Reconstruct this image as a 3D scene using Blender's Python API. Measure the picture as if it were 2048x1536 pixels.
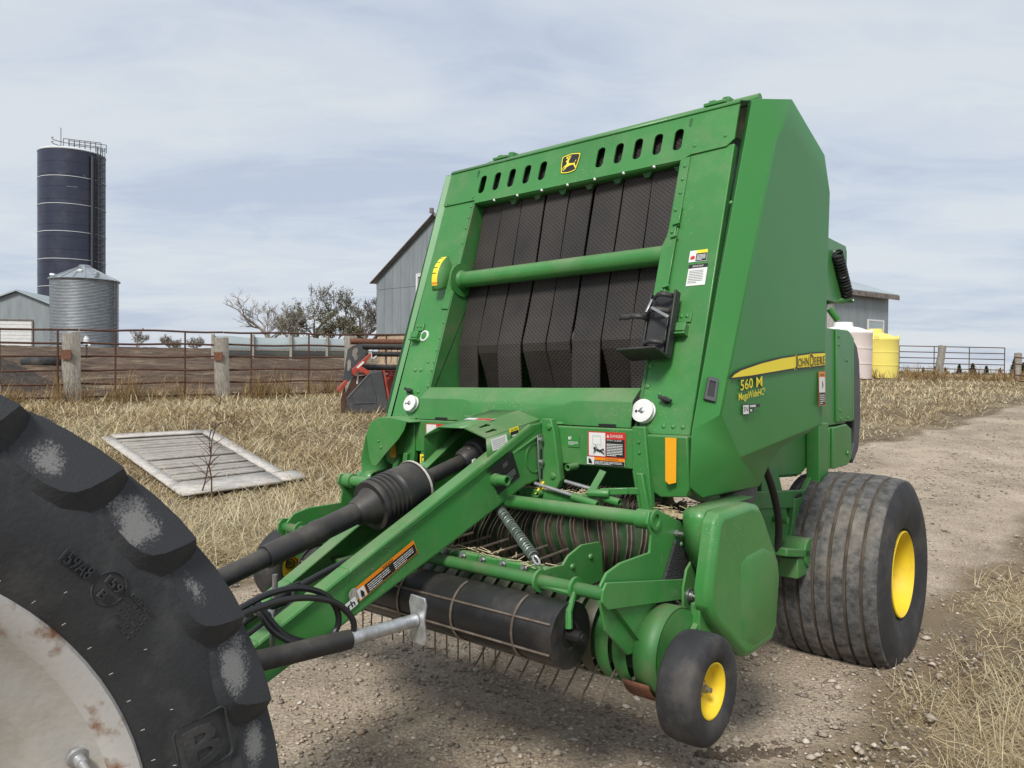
import bpy, bmesh, math, random
import numpy as np
from mathutils import Vector, Matrix
for o in list(bpy.data.objects): bpy.data.objects.remove(o)
scene = bpy.context.scene
C = scene.collection
R = math.radians
rng = np.random.default_rng(7)
random.seed(7)

# ------------------------------------------------------------------ camera
cam_d = bpy.data.cameras.new('camera'); cam = bpy.data.objects.new('camera', cam_d); C.objects.link(cam)
cam_d.sensor_width = 36; cam_d.lens = 1538/2048*36; cam_d.clip_start = 0.05; cam_d.clip_end = 5000
cam.location = (0, 0, 1.54)
# looks along +Y, pitched down 0.86 degrees, rolled 0.5 degrees
cam.matrix_world = Matrix.Translation((0, 0, 1.54)) @ Matrix.Rotation(R(90-0.86), 4, 'X') @ Matrix.Rotation(R(0.5), 4, 'Z')
scene.camera = cam

# ------------------------------------------------------------------ sky and sun (thin overcast)
SUN_EL, SUN_AZ = 46, 200          # degrees; azimuth clockwise from +Y
world = bpy.data.worlds.new('World'); scene.world = world; world.use_nodes = True
wn = world.node_tree; wn.nodes.clear()
def wnode(t, **k):
    n = wn.nodes.new(t)
    for a, b in k.items(): setattr(n, a, b)
    return n
wo = wnode('ShaderNodeOutputWorld'); bg = wnode('ShaderNodeBackground'); bg.inputs['Strength'].default_value = 0.10
sky = wnode('ShaderNodeTexSky', sky_type='NISHITA', sun_disc=False, sun_elevation=R(SUN_EL), sun_rotation=R(SUN_AZ), air_density=1.0, dust_density=2.0, ozone_density=1.5)
tc = wnode('ShaderNodeTexCoord'); sep = wnode('ShaderNodeSeparateXYZ'); wn.links.new(tc.outputs['Generated'], sep.inputs[0])
# cloud sheet: direction projected on a plane overhead
mz = wnode('ShaderNodeMath', operation='MAXIMUM'); mz.inputs[1].default_value = 0.0; wn.links.new(sep.outputs['Z'], mz.inputs[0])
az = wnode('ShaderNodeMath', operation='ADD'); az.inputs[1].default_value = 0.14; wn.links.new(mz.outputs[0], az.inputs[0])
dv = wnode('ShaderNodeVectorMath', operation='DIVIDE'); cmb = wnode('ShaderNodeCombineXYZ')
for i in range(3): wn.links.new(az.outputs[0], cmb.inputs[i])
wn.links.new(tc.outputs['Generated'], dv.inputs[0]); wn.links.new(cmb.outputs[0], dv.inputs[1])
mp = wnode('ShaderNodeMapping'); mp.inputs['Scale'].default_value = (0.75, 1.5, 0.0); mp.inputs['Rotation'].default_value = (0, 0, R(-14)); mp.inputs['Location'].default_value = (2.3, 0.6, 0)
wn.links.new(dv.outputs[0], mp.inputs[0])
n1 = wnode('ShaderNodeTexNoise'); n1.inputs['Scale'].default_value = 0.8; n1.inputs['Detail'].default_value = 7; n1.inputs['Roughness'].default_value = 0.52; n1.inputs['Distortion'].default_value = 0.5
n2 = wnode('ShaderNodeTexNoise'); n2.inputs['Scale'].default_value = 3.2; n2.inputs['Detail'].default_value = 6; n2.inputs['Roughness'].default_value = 0.6; n2.inputs['Distortion'].default_value = 0.9
wn.links.new(mp.outputs[0], n1.inputs['Vector']); wn.links.new(mp.outputs[0], n2.inputs['Vector'])
mixn = wnode('ShaderNodeMath', operation='MULTIPLY_ADD'); mixn.inputs[1].default_value = 0.32
wn.links.new(n2.outputs[0], mixn.inputs[0]); wn.links.new(n1.outputs[0], mixn.inputs[2])
cr = wnode('ShaderNodeValToRGB'); e = cr.color_ramp.elements
e[0].position = 0.50; e[0].color = (3.45, 3.9, 4.75, 1); e[1].position = 0.78; e[1].color = (4.75, 5.05, 5.35, 1)
m_ = cr.color_ramp.elements.new(0.64); m_.color = (4.2, 4.62, 5.2, 1)
wn.links.new(mixn.outputs[0], cr.inputs[0])
mx = wnode('ShaderNodeMix', data_type='RGBA'); mx.inputs[0].default_value = 0.93
wn.links.new(sky.outputs[0], mx.inputs[6]); wn.links.new(cr.outputs[0], mx.inputs[7])
wn.links.new(mx.outputs[2], bg.inputs[0]); wn.links.new(bg.outputs[0], wo.inputs[0])
sun_d = bpy.data.lights.new('sun', 'SUN'); sun_d.energy = 2.3; sun_d.angle = R(14); sun_d.color = (1.0, 0.965, 0.91)
sun = bpy.data.objects.new('sun', sun_d); C.objects.link(sun)
sd = Vector((math.sin(R(SUN_AZ))*math.cos(R(SUN_EL)), math.cos(R(SUN_AZ))*math.cos(R(SUN_EL)), math.sin(R(SUN_EL))))
sun.rotation_euler = sd.to_track_quat('Z', 'Y').to_euler(); sun.location = sd*60
vs = scene.view_settings; vs.view_transform = 'Standard'; vs.look = 'None'; vs.gamma = 1; vs.use_curve_mapping = False; vs.exposure = 0.60

# ------------------------------------------------------------------ materials
MATS = {}
def mat(name, col, rough=0.6, metal=0.0, var=0.0, vscale=6, dirt=None, dirt_amt=0.0, dscale=3, dust_up=0.0, bump=0.0, bscale=60, coat=0.0, spec=0.5, col2=None, detail=6, stretch=None, bdist=0.02, spatter=0.0):
    """principled material: colour varied by noise, a dirt layer in patches, dust on upward faces, fine relief"""
    if name in MATS: return MATS[name]
    m = bpy.data.materials.new(name); m.use_nodes = True; nt = m.node_tree; b = nt.nodes['Principled BSDF']
    L = nt.links.new
    b.inputs['Roughness'].default_value = rough; b.inputs['Metallic'].default_value = metal
    b.inputs['Coat Weight'].default_value = coat; b.inputs['Coat Roughness'].default_value = 0.12; b.inputs['Specular IOR Level'].default_value = spec
    t = nt.nodes.new('ShaderNodeTexCoord'); src = t.outputs['Object']
    if stretch:
        mpn = nt.nodes.new('ShaderNodeMapping'); mpn.inputs['Scale'].default_value = stretch; L(src, mpn.inputs[0]); src = mpn.outputs[0]
    c = tuple(col)+(1,)
    cur = None
    n = nt.nodes.new('ShaderNodeTexNoise'); n.inputs['Scale'].default_value = vscale; n.inputs['Detail'].default_value = detail; n.inputs['Roughness'].default_value = 0.62; L(src, n.inputs['Vector'])
    r = nt.nodes.new('ShaderNodeValToRGB'); L(n.outputs[0], r.inputs[0])
    if col2 is None:
        lo = tuple(max(0, x*(1-var)) for x in col); hi = tuple(min(1, x*(1+var)) for x in col)
    else: lo, hi = tuple(col), tuple(col2)
    r.color_ramp.elements[0].position = 0.32; r.color_ramp.elements[0].color = lo+(1,)
    r.color_ramp.elements[1].position = 0.70; r.color_ramp.elements[1].color = hi+(1,)
    cur = r.outputs[0]
    fac = None
    if dirt is not None:
        n3 = nt.nodes.new('ShaderNodeTexNoise'); n3.inputs['Scale'].default_value = dscale; n3.inputs['Detail'].default_value = 9; n3.inputs['Roughness'].default_value = 0.68; L(t.outputs['Object'], n3.inputs['Vector'])
        mr = nt.nodes.new('ShaderNodeMapRange'); mr.inputs[1].default_value = 0.48; mr.inputs[2].default_value = 0.75; mr.inputs[3].default_value = 0; mr.inputs[4].default_value = dirt_amt; L(n3.outputs[0], mr.inputs[0])
        fac = mr.outputs[0]
        if dust_up > 0:
            g = nt.nodes.new('ShaderNodeNewGeometry'); s = nt.nodes.new('ShaderNodeSeparateXYZ'); L(g.outputs['Normal'], s.inputs[0])
            m2 = nt.nodes.new('ShaderNodeMapRange'); m2.inputs[1].default_value = 0.3; m2.inputs[2].default_value = 1.0; m2.inputs[3].default_value = 0.0; m2.inputs[4].default_value = dust_up; L(s.outputs['Z'], m2.inputs[0])
            ml = nt.nodes.new('ShaderNodeMath'); ml.operation = 'MULTIPLY'; L(m2.outputs[0], ml.inputs[0]); L(n3.outputs[0], ml.inputs[1])
            ad = nt.nodes.new('ShaderNodeMath'); ad.operation = 'ADD'; ad.use_clamp = True; L(fac, ad.inputs[0]); L(ml.outputs[0], ad.inputs[1]); fac = ad.outputs[0]
        mxx = nt.nodes.new('ShaderNodeMix'); mxx.data_type = 'RGBA'; L(fac, mxx.inputs[0]); L(cur, mxx.inputs[6]); mxx.inputs[7].default_value = tuple(dirt)+(1,); cur = mxx.outputs[2]
        rr = nt.nodes.new('ShaderNodeMapRange'); rr.inputs[3].default_value = rough; rr.inputs[4].default_value = 0.9; L(fac, rr.inputs[0]); L(rr.outputs[0], b.inputs['Roughness'])
    if spatter > 0:
        # dried mud specks and pale hairline scratches
        vo = nt.nodes.new('ShaderNodeTexVoronoi'); vo.inputs['Scale'].default_value = 75; L(t.outputs['Object'], vo.inputs['Vector'])
        nn = nt.nodes.new('ShaderNodeTexNoise'); nn.inputs['Scale'].default_value = 3.5; nn.inputs['Detail'].default_value = 4; L(t.outputs['Object'], nn.inputs['Vector'])
        th_ = nt.nodes.new('ShaderNodeMapRange'); th_.inputs[1].default_value = 0.40; th_.inputs[2].default_value = 0.75; th_.inputs[3].default_value = 0.02; th_.inputs[4].default_value = 0.26; L(nn.outputs[0], th_.inputs[0])
        lt = nt.nodes.new('ShaderNodeMath'); lt.operation = 'LESS_THAN'; L(vo.outputs['Distance'], lt.inputs[0]); L(th_.outputs[0], lt.inputs[1])
        mp3 = nt.nodes.new('ShaderNodeMapping'); mp3.inputs['Rotation'].default_value = (0.5, 0.3, 0.4); mp3.inputs['Scale'].default_value = (9, 9, 0.8); L(t.outputs['Object'], mp3.inputs[0])
        ns = nt.nodes.new('ShaderNodeTexNoise'); ns.inputs['Scale'].default_value = 9; ns.inputs['Detail'].default_value = 3; L(mp3.outputs[0], ns.inputs['Vector'])
        gs = nt.nodes.new('ShaderNodeMath'); gs.operation = 'GREATER_THAN'; gs.inputs[1].default_value = 0.735; L(ns.outputs[0], gs.inputs[0])
        mxm = nt.nodes.new('ShaderNodeMath'); mxm.operation = 'MAXIMUM'; L(lt.outputs[0], mxm.inputs[0]); L(gs.outputs[0], mxm.inputs[1])
        ms = nt.nodes.new('ShaderNodeMath'); ms.operation = 'MULTIPLY'; ms.inputs[1].default_value = spatter; L(mxm.outputs[0], ms.inputs[0])
        mz_ = nt.nodes.new('ShaderNodeMix'); mz_.data_type = 'RGBA'; L(ms.outputs[0], mz_.inputs[0]); L(cur, mz_.inputs[6]); mz_.inputs[7].default_value = (0.27, 0.25, 0.18, 1); cur = mz_.outputs[2]
    L(cur, b.inputs['Base Color'])
    if bump > 0:
        nb = nt.nodes.new('ShaderNodeTexNoise'); nb.inputs['Scale'].default_value = bscale; nb.inputs['Detail'].default_value = 5; L(src, nb.inputs['Vector'])
        bp = nt.nodes.new('ShaderNodeBump'); bp.inputs['Strength'].default_value = bump; bp.inputs['Distance'].default_value = bdist; L(nb.outputs[0], bp.inputs['Height']); L(bp.outputs[0], b.inputs['Normal'])
    MATS[name] = m
    return m
DUST = (0.30, 0.26, 0.19)
mat('green', (0.046, 0.218, 0.048), 0.38, var=0.14, vscale=2.0, dirt=DUST, dirt_amt=0.24, dscale=5, dust_up=0.5, coat=0.12, spatter=0.6)
mat('green_side', (0.042, 0.212, 0.046), 0.42, var=0.06, vscale=1.2, dirt=DUST, dirt_amt=0.08, dscale=2.2, dust_up=0.25, coat=0.0, spec=0.4, spatter=0.25)
mat('green_dirty', (0.040, 0.170, 0.042), 0.5, var=0.2, vscale=5, dirt=(0.17, 0.12, 0.08), dirt_amt=0.6, dscale=7, dust_up=0.5)
mat('green_inner_shade', (0.022, 0.12, 0.026), 0.5, var=0.2, vscale=5, dirt=(0.10, 0.075, 0.05), dirt_amt=0.7, dscale=6)  # darker copy of the green: interior shade put into the colour, plus dirt
mat('plastic_black', (0.018, 0.018, 0.019), 0.5, var=0.2, dirt=DUST, dirt_amt=0.12, dscale=9, dust_up=0.25)
mat('roller_black', (0.013, 0.013, 0.014), 0.42, var=0.3, vscale=4, dirt=(0.16, 0.13, 0.10), dirt_amt=0.30, dscale=4, dust_up=0.12)
mat('plastic_grey', (0.055, 0.058, 0.062), 0.5, var=0.12, dirt=DUST, dirt_amt=0.15, dscale=3)
mat('hose', (0.016, 0.016, 0.017), 0.38, var=0.2)
mat('rubber', (0.095, 0.093, 0.092), 0.9, var=0.55, vscale=24, detail=9, dirt=(0.27, 0.24, 0.20), dirt_amt=0.95, dscale=3.0, bump=0.25, bscale=120)
mat('rubber_side', (0.028, 0.028, 0.030), 0.75, var=0.3, vscale=7, dirt=(0.22, 0.19, 0.155), dirt_amt=0.38, dscale=4, bump=0.15, bscale=150)
mat('rubber_tractor', (0.031, 0.033, 0.036), 0.62, var=0.3, vscale=5, dirt=(0.13, 0.125, 0.12), dirt_amt=0.6, dscale=4.5, bump=0.08, bscale=120)
mat('scuff', (0.03, 0.031, 0.034), 0.9, vscale=45, col2=(0.34, 0.32, 0.31), detail=9, bump=0.4, bscale=120)
mat('lug_top', (0.029, 0.031, 0.034), 0.75, var=0.3, vscale=8, dirt=(0.20, 0.18, 0.155), dirt_amt=0.30, dscale=6, bump=0.12, bscale=120)
mat('yellow', (0.80, 0.57, 0.020), 0.58, var=0.06, dirt=(0.25, 0.17, 0.08), dirt_amt=0.25, dscale=14, spatter=0.5)
mat('yellow_decal', (0.86, 0.70, 0.05), 0.55, spec=0.3); mat('amber', (0.85, 0.38, 0.01), 0.35, var=0.06, vscale=200)
mat('white', (0.72, 0.72, 0.70), 0.45, var=0.05, dirt=DUST, dirt_amt=0.15, dscale=20)
mat('black', (0.014, 0.014, 0.015), 0.45); mat('red', (0.55, 0.03, 0.02), 0.4); mat('orange', (0.80, 0.24, 0.01), 0.4); mat('ink_grey', (0.25, 0.25, 0.26), 0.5)
mat('steel', (0.42, 0.42, 0.42), 0.38, metal=0.9, var=0.2, vscale=20, dirt=(0.2, 0.14, 0.09), dirt_amt=0.3, dscale=12)
mat('galv', (0.50, 0.51, 0.52), 0.42, metal=0.7, var=0.3, vscale=30, dirt=(0.25, 0.21, 0.16), dirt_amt=0.4, dscale=16)
mat('worn_steel', (0.15, 0.115, 0.09), 0.42, metal=0.6, vscale=25, col2=(0.30, 0.255, 0.21), dirt=(0.10, 0.05, 0.03), dirt_amt=0.6, dscale=14)
mat('rust', (0.10, 0.038, 0.022), 0.85, vscale=22, col2=(0.20, 0.085, 0.045), dirt=(0.07, 0.05, 0.045), dirt_amt=0.5, dscale=9)
mat('rust_dark', (0.055, 0.024, 0.016), 0.85, vscale=22, col2=(0.11, 0.05, 0.03), dirt=(0.05, 0.03, 0.025), dirt_amt=0.5, dscale=9)
mat('spring', (0.16, 0.19, 0.16), 0.45, metal=0.5, var=0.3, vscale=30)
mat('rim_silver', (0.45, 0.432, 0.395), 0.5, var=0.10, vscale=2.5, dirt=(0.22, 0.125, 0.06), dirt_amt=0.55, dscale=5, bump=0.08, bscale=60)
mat('rim_rust', (0.36, 0.35, 0.33), 0.7, vscale=7, col2=(0.20, 0.085, 0.03), detail=9, bump=0.04, bscale=80)
mat('wood', (0.24, 0.215, 0.18), 0.9, vscale=9, col2=(0.46, 0.43, 0.38), bump=0.8, bscale=30, stretch=(6, 6, 0.7), dirt=(0.12, 0.09, 0.065), dirt_amt=0.5, dscale=6)
mat('wood_plank', (0.26, 0.235, 0.20), 0.9, vscale=8, col2=(0.52, 0.49, 0.44), bump=0.6, bscale=30, stretch=(0.8, 7, 7), dirt=(0.16, 0.12, 0.08), dirt_amt=0.45, dscale=5)
mat('wood_white', (0.40, 0.37, 0.33), 0.85, vscale=8, col2=(0.60, 0.57, 0.53), bump=0.4, bscale=30, dirt=(0.26, 0.2, 0.15), dirt_amt=0.6, dscale=5)
mat('sheet_grey', (0.26, 0.29, 0.30), 0.55, metal=0.25, var=0.16, vscale=1.2, stretch=(2, 2, 0.35), dirt=(0.27, 0.27, 0.26), dirt_amt=0.3, dscale=0.8)
mat('sheet_light', (0.40, 0.46, 0.47), 0.5, metal=0.3, var=0.10, vscale=0.8, dirt=(0.24, 0.22, 0.2), dirt_amt=0.3, dscale=1.2)
mat('trim_white', (0.66, 0.66, 0.64), 0.6, var=0.1); mat('trim_rust', (0.10, 0.085, 0.08), 0.7, vscale=3, col2=(0.24, 0.20, 0.17))
mat('stone_found', (0.34, 0.24, 0.15), 0.9, vscale=2.5, col2=(0.52, 0.40, 0.28), bump=0.6, bscale=14)
mat('navy', (0.024, 0.028, 0.052), 0.33, var=0.25, vscale=0.5, stretch=(1, 1, 0.15), dirt=(0.07, 0.065, 0.085), dirt_amt=0.5, dscale=0.35)
mat('silo_white', (0.62, 0.63, 0.64), 0.5, var=0.1); mat('dark_steel', (0.07, 0.072, 0.08), 0.6, metal=0.3)
mat('bin_steel', (0.40, 0.43, 0.45), 0.36, metal=0.65, var=0.2, vscale=2.2, stretch=(1, 1, 4), dirt=(0.20, 0.20, 0.2), dirt_amt=0.35, dscale=1.1)
mat('tank_pink', (0.70, 0.61, 0.57), 0.5, var=0.08, vscale=0.8, stretch=(1, 1, 0.2), dirt=(0.45, 0.34, 0.28), dirt_amt=0.35, dscale=1.5)
mat('tank_white', (0.78, 0.77, 0.74), 0.5, var=0.05); mat('tank_yellow', (0.80, 0.68, 0.16), 0.5, var=0.06, vscale=0.9)
mat('header_red', (0.36, 0.045, 0.028), 0.5, var=0.2, vscale=3, dirt=(0.22, 0.15, 0.11), dirt_amt=0.35, dscale=4)
mat('bark', (0.13, 0.115, 0.10), 0.95, var=0.3, vscale=3); mat('bark_pale', (0.30, 0.275, 0.255), 0.95, var=0.25, vscale=3)
mat('band', (0.035, 0.055, 0.028), 0.5, vscale=6, col2=(0.075, 0.055, 0.035), dirt=(0.13, 0.10, 0.07), dirt_amt=0.4, dscale=8)
mat('rotor', (0.012, 0.05, 0.014), 0.45, var=0.3, vscale=8, dirt=(0.06, 0.032, 0.022), dirt_amt=0.9, dscale=9)
mat('flap', (0.02, 0.02, 0.022), 0.7, vscale=3, col2=(0.045, 0.045, 0.047), bump=1.0, bscale=95, bdist=0.01, stretch=(1, 1, 2))
mat('straw_pale', (0.42, 0.33, 0.19), 0.85, vscale=20, col2=(0.60, 0.51, 0.33))
mat('groove_mud', (0.05, 0.044, 0.037), 0.95, vscale=9, col2=(0.15, 0.118, 0.082))
mat('mud', (0.07, 0.048, 0.033), 0.95, vscale=12, col2=(0.16, 0.12, 0.085), bump=0.8, bscale=60)
mat('concrete', (0.36, 0.34, 0.31), 0.9, var=0.15)

for n_ in MATS['rim_rust'].node_tree.nodes:
    if n_.type == 'VALTORGB': n_.color_ramp.elements[0].position = 0.54; n_.color_ramp.elements[1].position = 0.62; n_.color_ramp.elements[0].color = (0.50, 0.485, 0.455, 1)
def instance_colour(name, cols, rough=0.9, trans=0.0):
    """colour picked from a ramp by a per-face random attribute 'rnd'"""
    m = bpy.data.materials.new(name); m.use_nodes = True; nt = m.node_tree; b = nt.nodes['Principled BSDF']
    a = nt.nodes.new('ShaderNodeAttribute'); a.attribute_name = 'rnd'
    r = nt.nodes.new('ShaderNodeValToRGB'); nt.links.new(a.outputs['Fac'], r.inputs[0])
    els = r.color_ramp.elements
    els[0].color = cols[0]+(1,); els[1].color = cols[-1]+(1,)
    for i, c in enumerate(cols[1:-1]): x = els.new((i+1)/(len(cols)-1)); x.color = c+(1,)
    nt.links.new(r.outputs[0], b.inputs['Base Color']); b.inputs['Roughness'].default_value = rough; b.inputs['Specular IOR Level'].default_value = 0.25
    if trans > 0:
        tr = nt.nodes.new('ShaderNodeBsdfTranslucent'); nt.links.new(r.outputs[0], tr.inputs[0]); ms = nt.nodes.new('ShaderNodeMixShader'); ms.inputs[0].default_value = trans
        nt.links.new(b.outputs[0], ms.inputs[1]); nt.links.new(tr.outputs[0], ms.inputs[2]); nt.links.new(ms.outputs[0], nt.nodes['Material Output'].inputs[0])
    MATS[name] = m; return m
instance_colour('straw', [(0.19, 0.125, 0.06), (0.36, 0.265, 0.14), (0.50, 0.40, 0.23), (0.66, 0.57, 0.38), (0.54, 0.48, 0.32), (0.27, 0.28, 0.17)], 0.85, 0.15)
instance_colour('weed', [(0.20, 0.125, 0.06), (0.32, 0.215, 0.10), (0.40, 0.29, 0.15)], 0.9, 0.1)
instance_colour('stones', [(0.14, 0.118, 0.10), (0.25, 0.21, 0.17), (0.36, 0.305, 0.24), (0.46, 0.395, 0.315), (0.33, 0.25, 0.185), (0.60, 0.53, 0.44)], 0.85)
instance_colour('leaf_olive', [(0.13, 0.13, 0.07), (0.18, 0.175, 0.10), (0.23, 0.21, 0.13), (0.29, 0.26, 0.17)], 0.8, 0.25)
instance_colour('needle', [(0.020, 0.035, 0.016), (0.035, 0.055, 0.026), (0.055, 0.075, 0.035)], 0.8, 0.1)
instance_colour('shrub_leaf', [(0.15, 0.14, 0.08), (0.20, 0.18, 0.11), (0.26, 0.22, 0.14)], 0.85, 0.2)

def belt_material():
    m = bpy.data.materials.new('belt'); m.use_nodes = True; nt = m.node_tree; b = nt.nodes['Principled BSDF']; L = nt.links.new
    t = nt.nodes.new('ShaderNodeTexCoord'); s = nt.nodes.new('ShaderNodeSeparateXYZ'); L(t.outputs['Object'], s.inputs[0])
    def mth(op, a, bv=None):
        n = nt.nodes.new('ShaderNodeMath'); n.operation = op
        for i, x in enumerate((a, bv)):
            if x is None: continue
            if isinstance(x, (int, float)): n.inputs[i].default_value = x
            else: L(x, n.inputs[i])
        return n.outputs[0]
    a = mth('ADD', mth('MULTIPLY', s.outputs['X'], 270.0), mth('MULTIPLY', s.outputs['Z'], 330.0))
    c = mth('SUBTRACT', mth('MULTIPLY', s.outputs['X'], 270.0), mth('MULTIPLY', s.outputs['Z'], 330.0))
    h = mth('MAXIMUM', mth('ABSOLUTE', mth('SINE', mth('MULTIPLY', a, 0.5))), mth('ABSOLUTE', mth('SINE', mth('MULTIPLY', c, 0.5))))
    # ridges where either sine nears 1, hollows between
    r = nt.nodes.new('ShaderNodeValToRGB'); L(h, r.inputs[0]); e = r.color_ramp.elements
    e[0].position = 0.60; e[0].color = (0.013, 0.0115, 0.0105, 1); e[1].position = 0.99; e[1].color = (0.035, 0.028, 0.024, 1)
    n = nt.nodes.new('ShaderNodeTexNoise'); n.inputs['Scale'].default_value = 4; n.inputs['Detail'].default_value = 6; L(t.outputs['Object'], n.inputs['Vector'])
    mr = nt.nodes.new('ShaderNodeMapRange'); mr.inputs[1].default_value = 0.3; mr.inputs[2].default_value = 0.7; mr.inputs[3].default_value = 0.55; mr.inputs[4].default_value = 1.4; L(n.outputs[0], mr.inputs[0])
    mx = nt.nodes.new('ShaderNodeMix'); mx.data_type = 'RGBA'; mx.blend_type = 'MULTIPLY'; mx.inputs[0].default_value = 1; L(r.outputs[0], mx.inputs[6]); L(mr.outputs[0], mx.inputs[7])
    L(mx.outputs[2], b.inputs['Base Color']); b.inputs['Roughness'].default_value = 0.6
    bp = nt.nodes.new('ShaderNodeBump'); bp.inputs['Strength'].default_value = 0.4; bp.inputs['Distance'].default_value = 0.003; L(h, bp.inputs['Height']); L(bp.outputs[0], b.inputs['Normal'])
    MATS['belt'] = m
belt_material()
def lug_face_material():
    m = bpy.data.materials.new('lug_face'); m.use_nodes = True; nt = m.node_tree; b = nt.nodes['Principled BSDF']; L = nt.links.new
    t = nt.nodes.new('ShaderNodeTexCoord'); oi = nt.nodes.new('ShaderNodeObjectInfo')
    ad = nt.nodes.new('ShaderNodeVectorMath'); ad.operation = 'ADD'; cm = nt.nodes.new('ShaderNodeCombineXYZ'); mu = nt.nodes.new('ShaderNodeMath'); mu.operation = 'MULTIPLY'; mu.inputs[1].default_value = 37; L(oi.outputs['Random'], mu.inputs[0]); L(mu.outputs[0], cm.inputs[0]); L(t.outputs['Object'], ad.inputs[0]); L(cm.outputs[0], ad.inputs[1])
    mp2 = nt.nodes.new('ShaderNodeMapping'); mp2.vector_type = 'TEXTURE'; mp2.inputs['Location'].default_value = (0, .045, .782); mp2.inputs['Rotation'].default_value = (R(-24), 0, 0); mp2.inputs['Scale'].default_value = (1, .052, .034); L(t.outputs['Object'], mp2.inputs[0])
    ln = nt.nodes.new('ShaderNodeVectorMath'); ln.operation = 'LENGTH'; sx = nt.nodes.new('ShaderNodeVectorMath'); sx.operation = 'MULTIPLY'; sx.inputs[1].default_value = (0, 1, 1); L(mp2.outputs[0], sx.inputs[0]); L(sx.outputs[0], ln.inputs[0])
    n1 = nt.nodes.new('ShaderNodeTexNoise'); n1.inputs['Scale'].default_value = 260; n1.inputs['Detail'].default_value = 4; n1.inputs['Roughness'].default_value = .7; L(ad.outputs[0], n1.inputs['Vector'])
    n2 = nt.nodes.new('ShaderNodeTexNoise'); n2.inputs['Scale'].default_value = 22; n2.inputs['Detail'].default_value = 5; L(ad.outputs[0], n2.inputs['Vector'])
    a1 = nt.nodes.new('ShaderNodeMath'); a1.operation = 'MULTIPLY_ADD'; a1.inputs[1].default_value = .55; L(ln.outputs['Value'], a1.inputs[0]); L(n1.outputs[0], a1.inputs[2])
    a2 = nt.nodes.new('ShaderNodeMath'); a2.operation = 'MULTIPLY_ADD'; a2.inputs[1].default_value = .9; L(n2.outputs[0], a2.inputs[0]); ra = nt.nodes.new('ShaderNodeMath'); ra.operation = 'MULTIPLY_ADD'; ra.inputs[1].default_value = .35; ra.inputs[2].default_value = -.25; L(oi.outputs['Random'], ra.inputs[0]); rb2 = nt.nodes.new('ShaderNodeMath'); rb2.operation = 'ADD'; L(a1.outputs[0], rb2.inputs[0]); L(ra.outputs[0], rb2.inputs[1]); L(rb2.outputs[0], a2.inputs[2])
    mr = nt.nodes.new('ShaderNodeMapRange'); mr.inputs[1].default_value = 1.02; mr.inputs[2].default_value = 1.26; mr.inputs[3].default_value = 1; mr.inputs[4].default_value = 0; L(a2.outputs[0], mr.inputs[0])
    mx = nt.nodes.new('ShaderNodeMix'); mx.data_type = 'RGBA'; L(mr.outputs[0], mx.inputs[0]); mx.inputs[6].default_value = (.034, .036, .040, 1); mx.inputs[7].default_value = (.21, .205, .20, 1); L(mx.outputs[2], b.inputs['Base Color']); b.inputs['Roughness'].default_value = .72
    bp = nt.nodes.new('ShaderNodeBump'); bp.inputs['Strength'].default_value = .3; bp.inputs['Distance'].default_value = .004; L(n1.outputs[0], bp.inputs['Height']); L(bp.outputs[0], b.inputs['Normal']); MATS['lug_face'] = m
lug_face_material()

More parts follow.
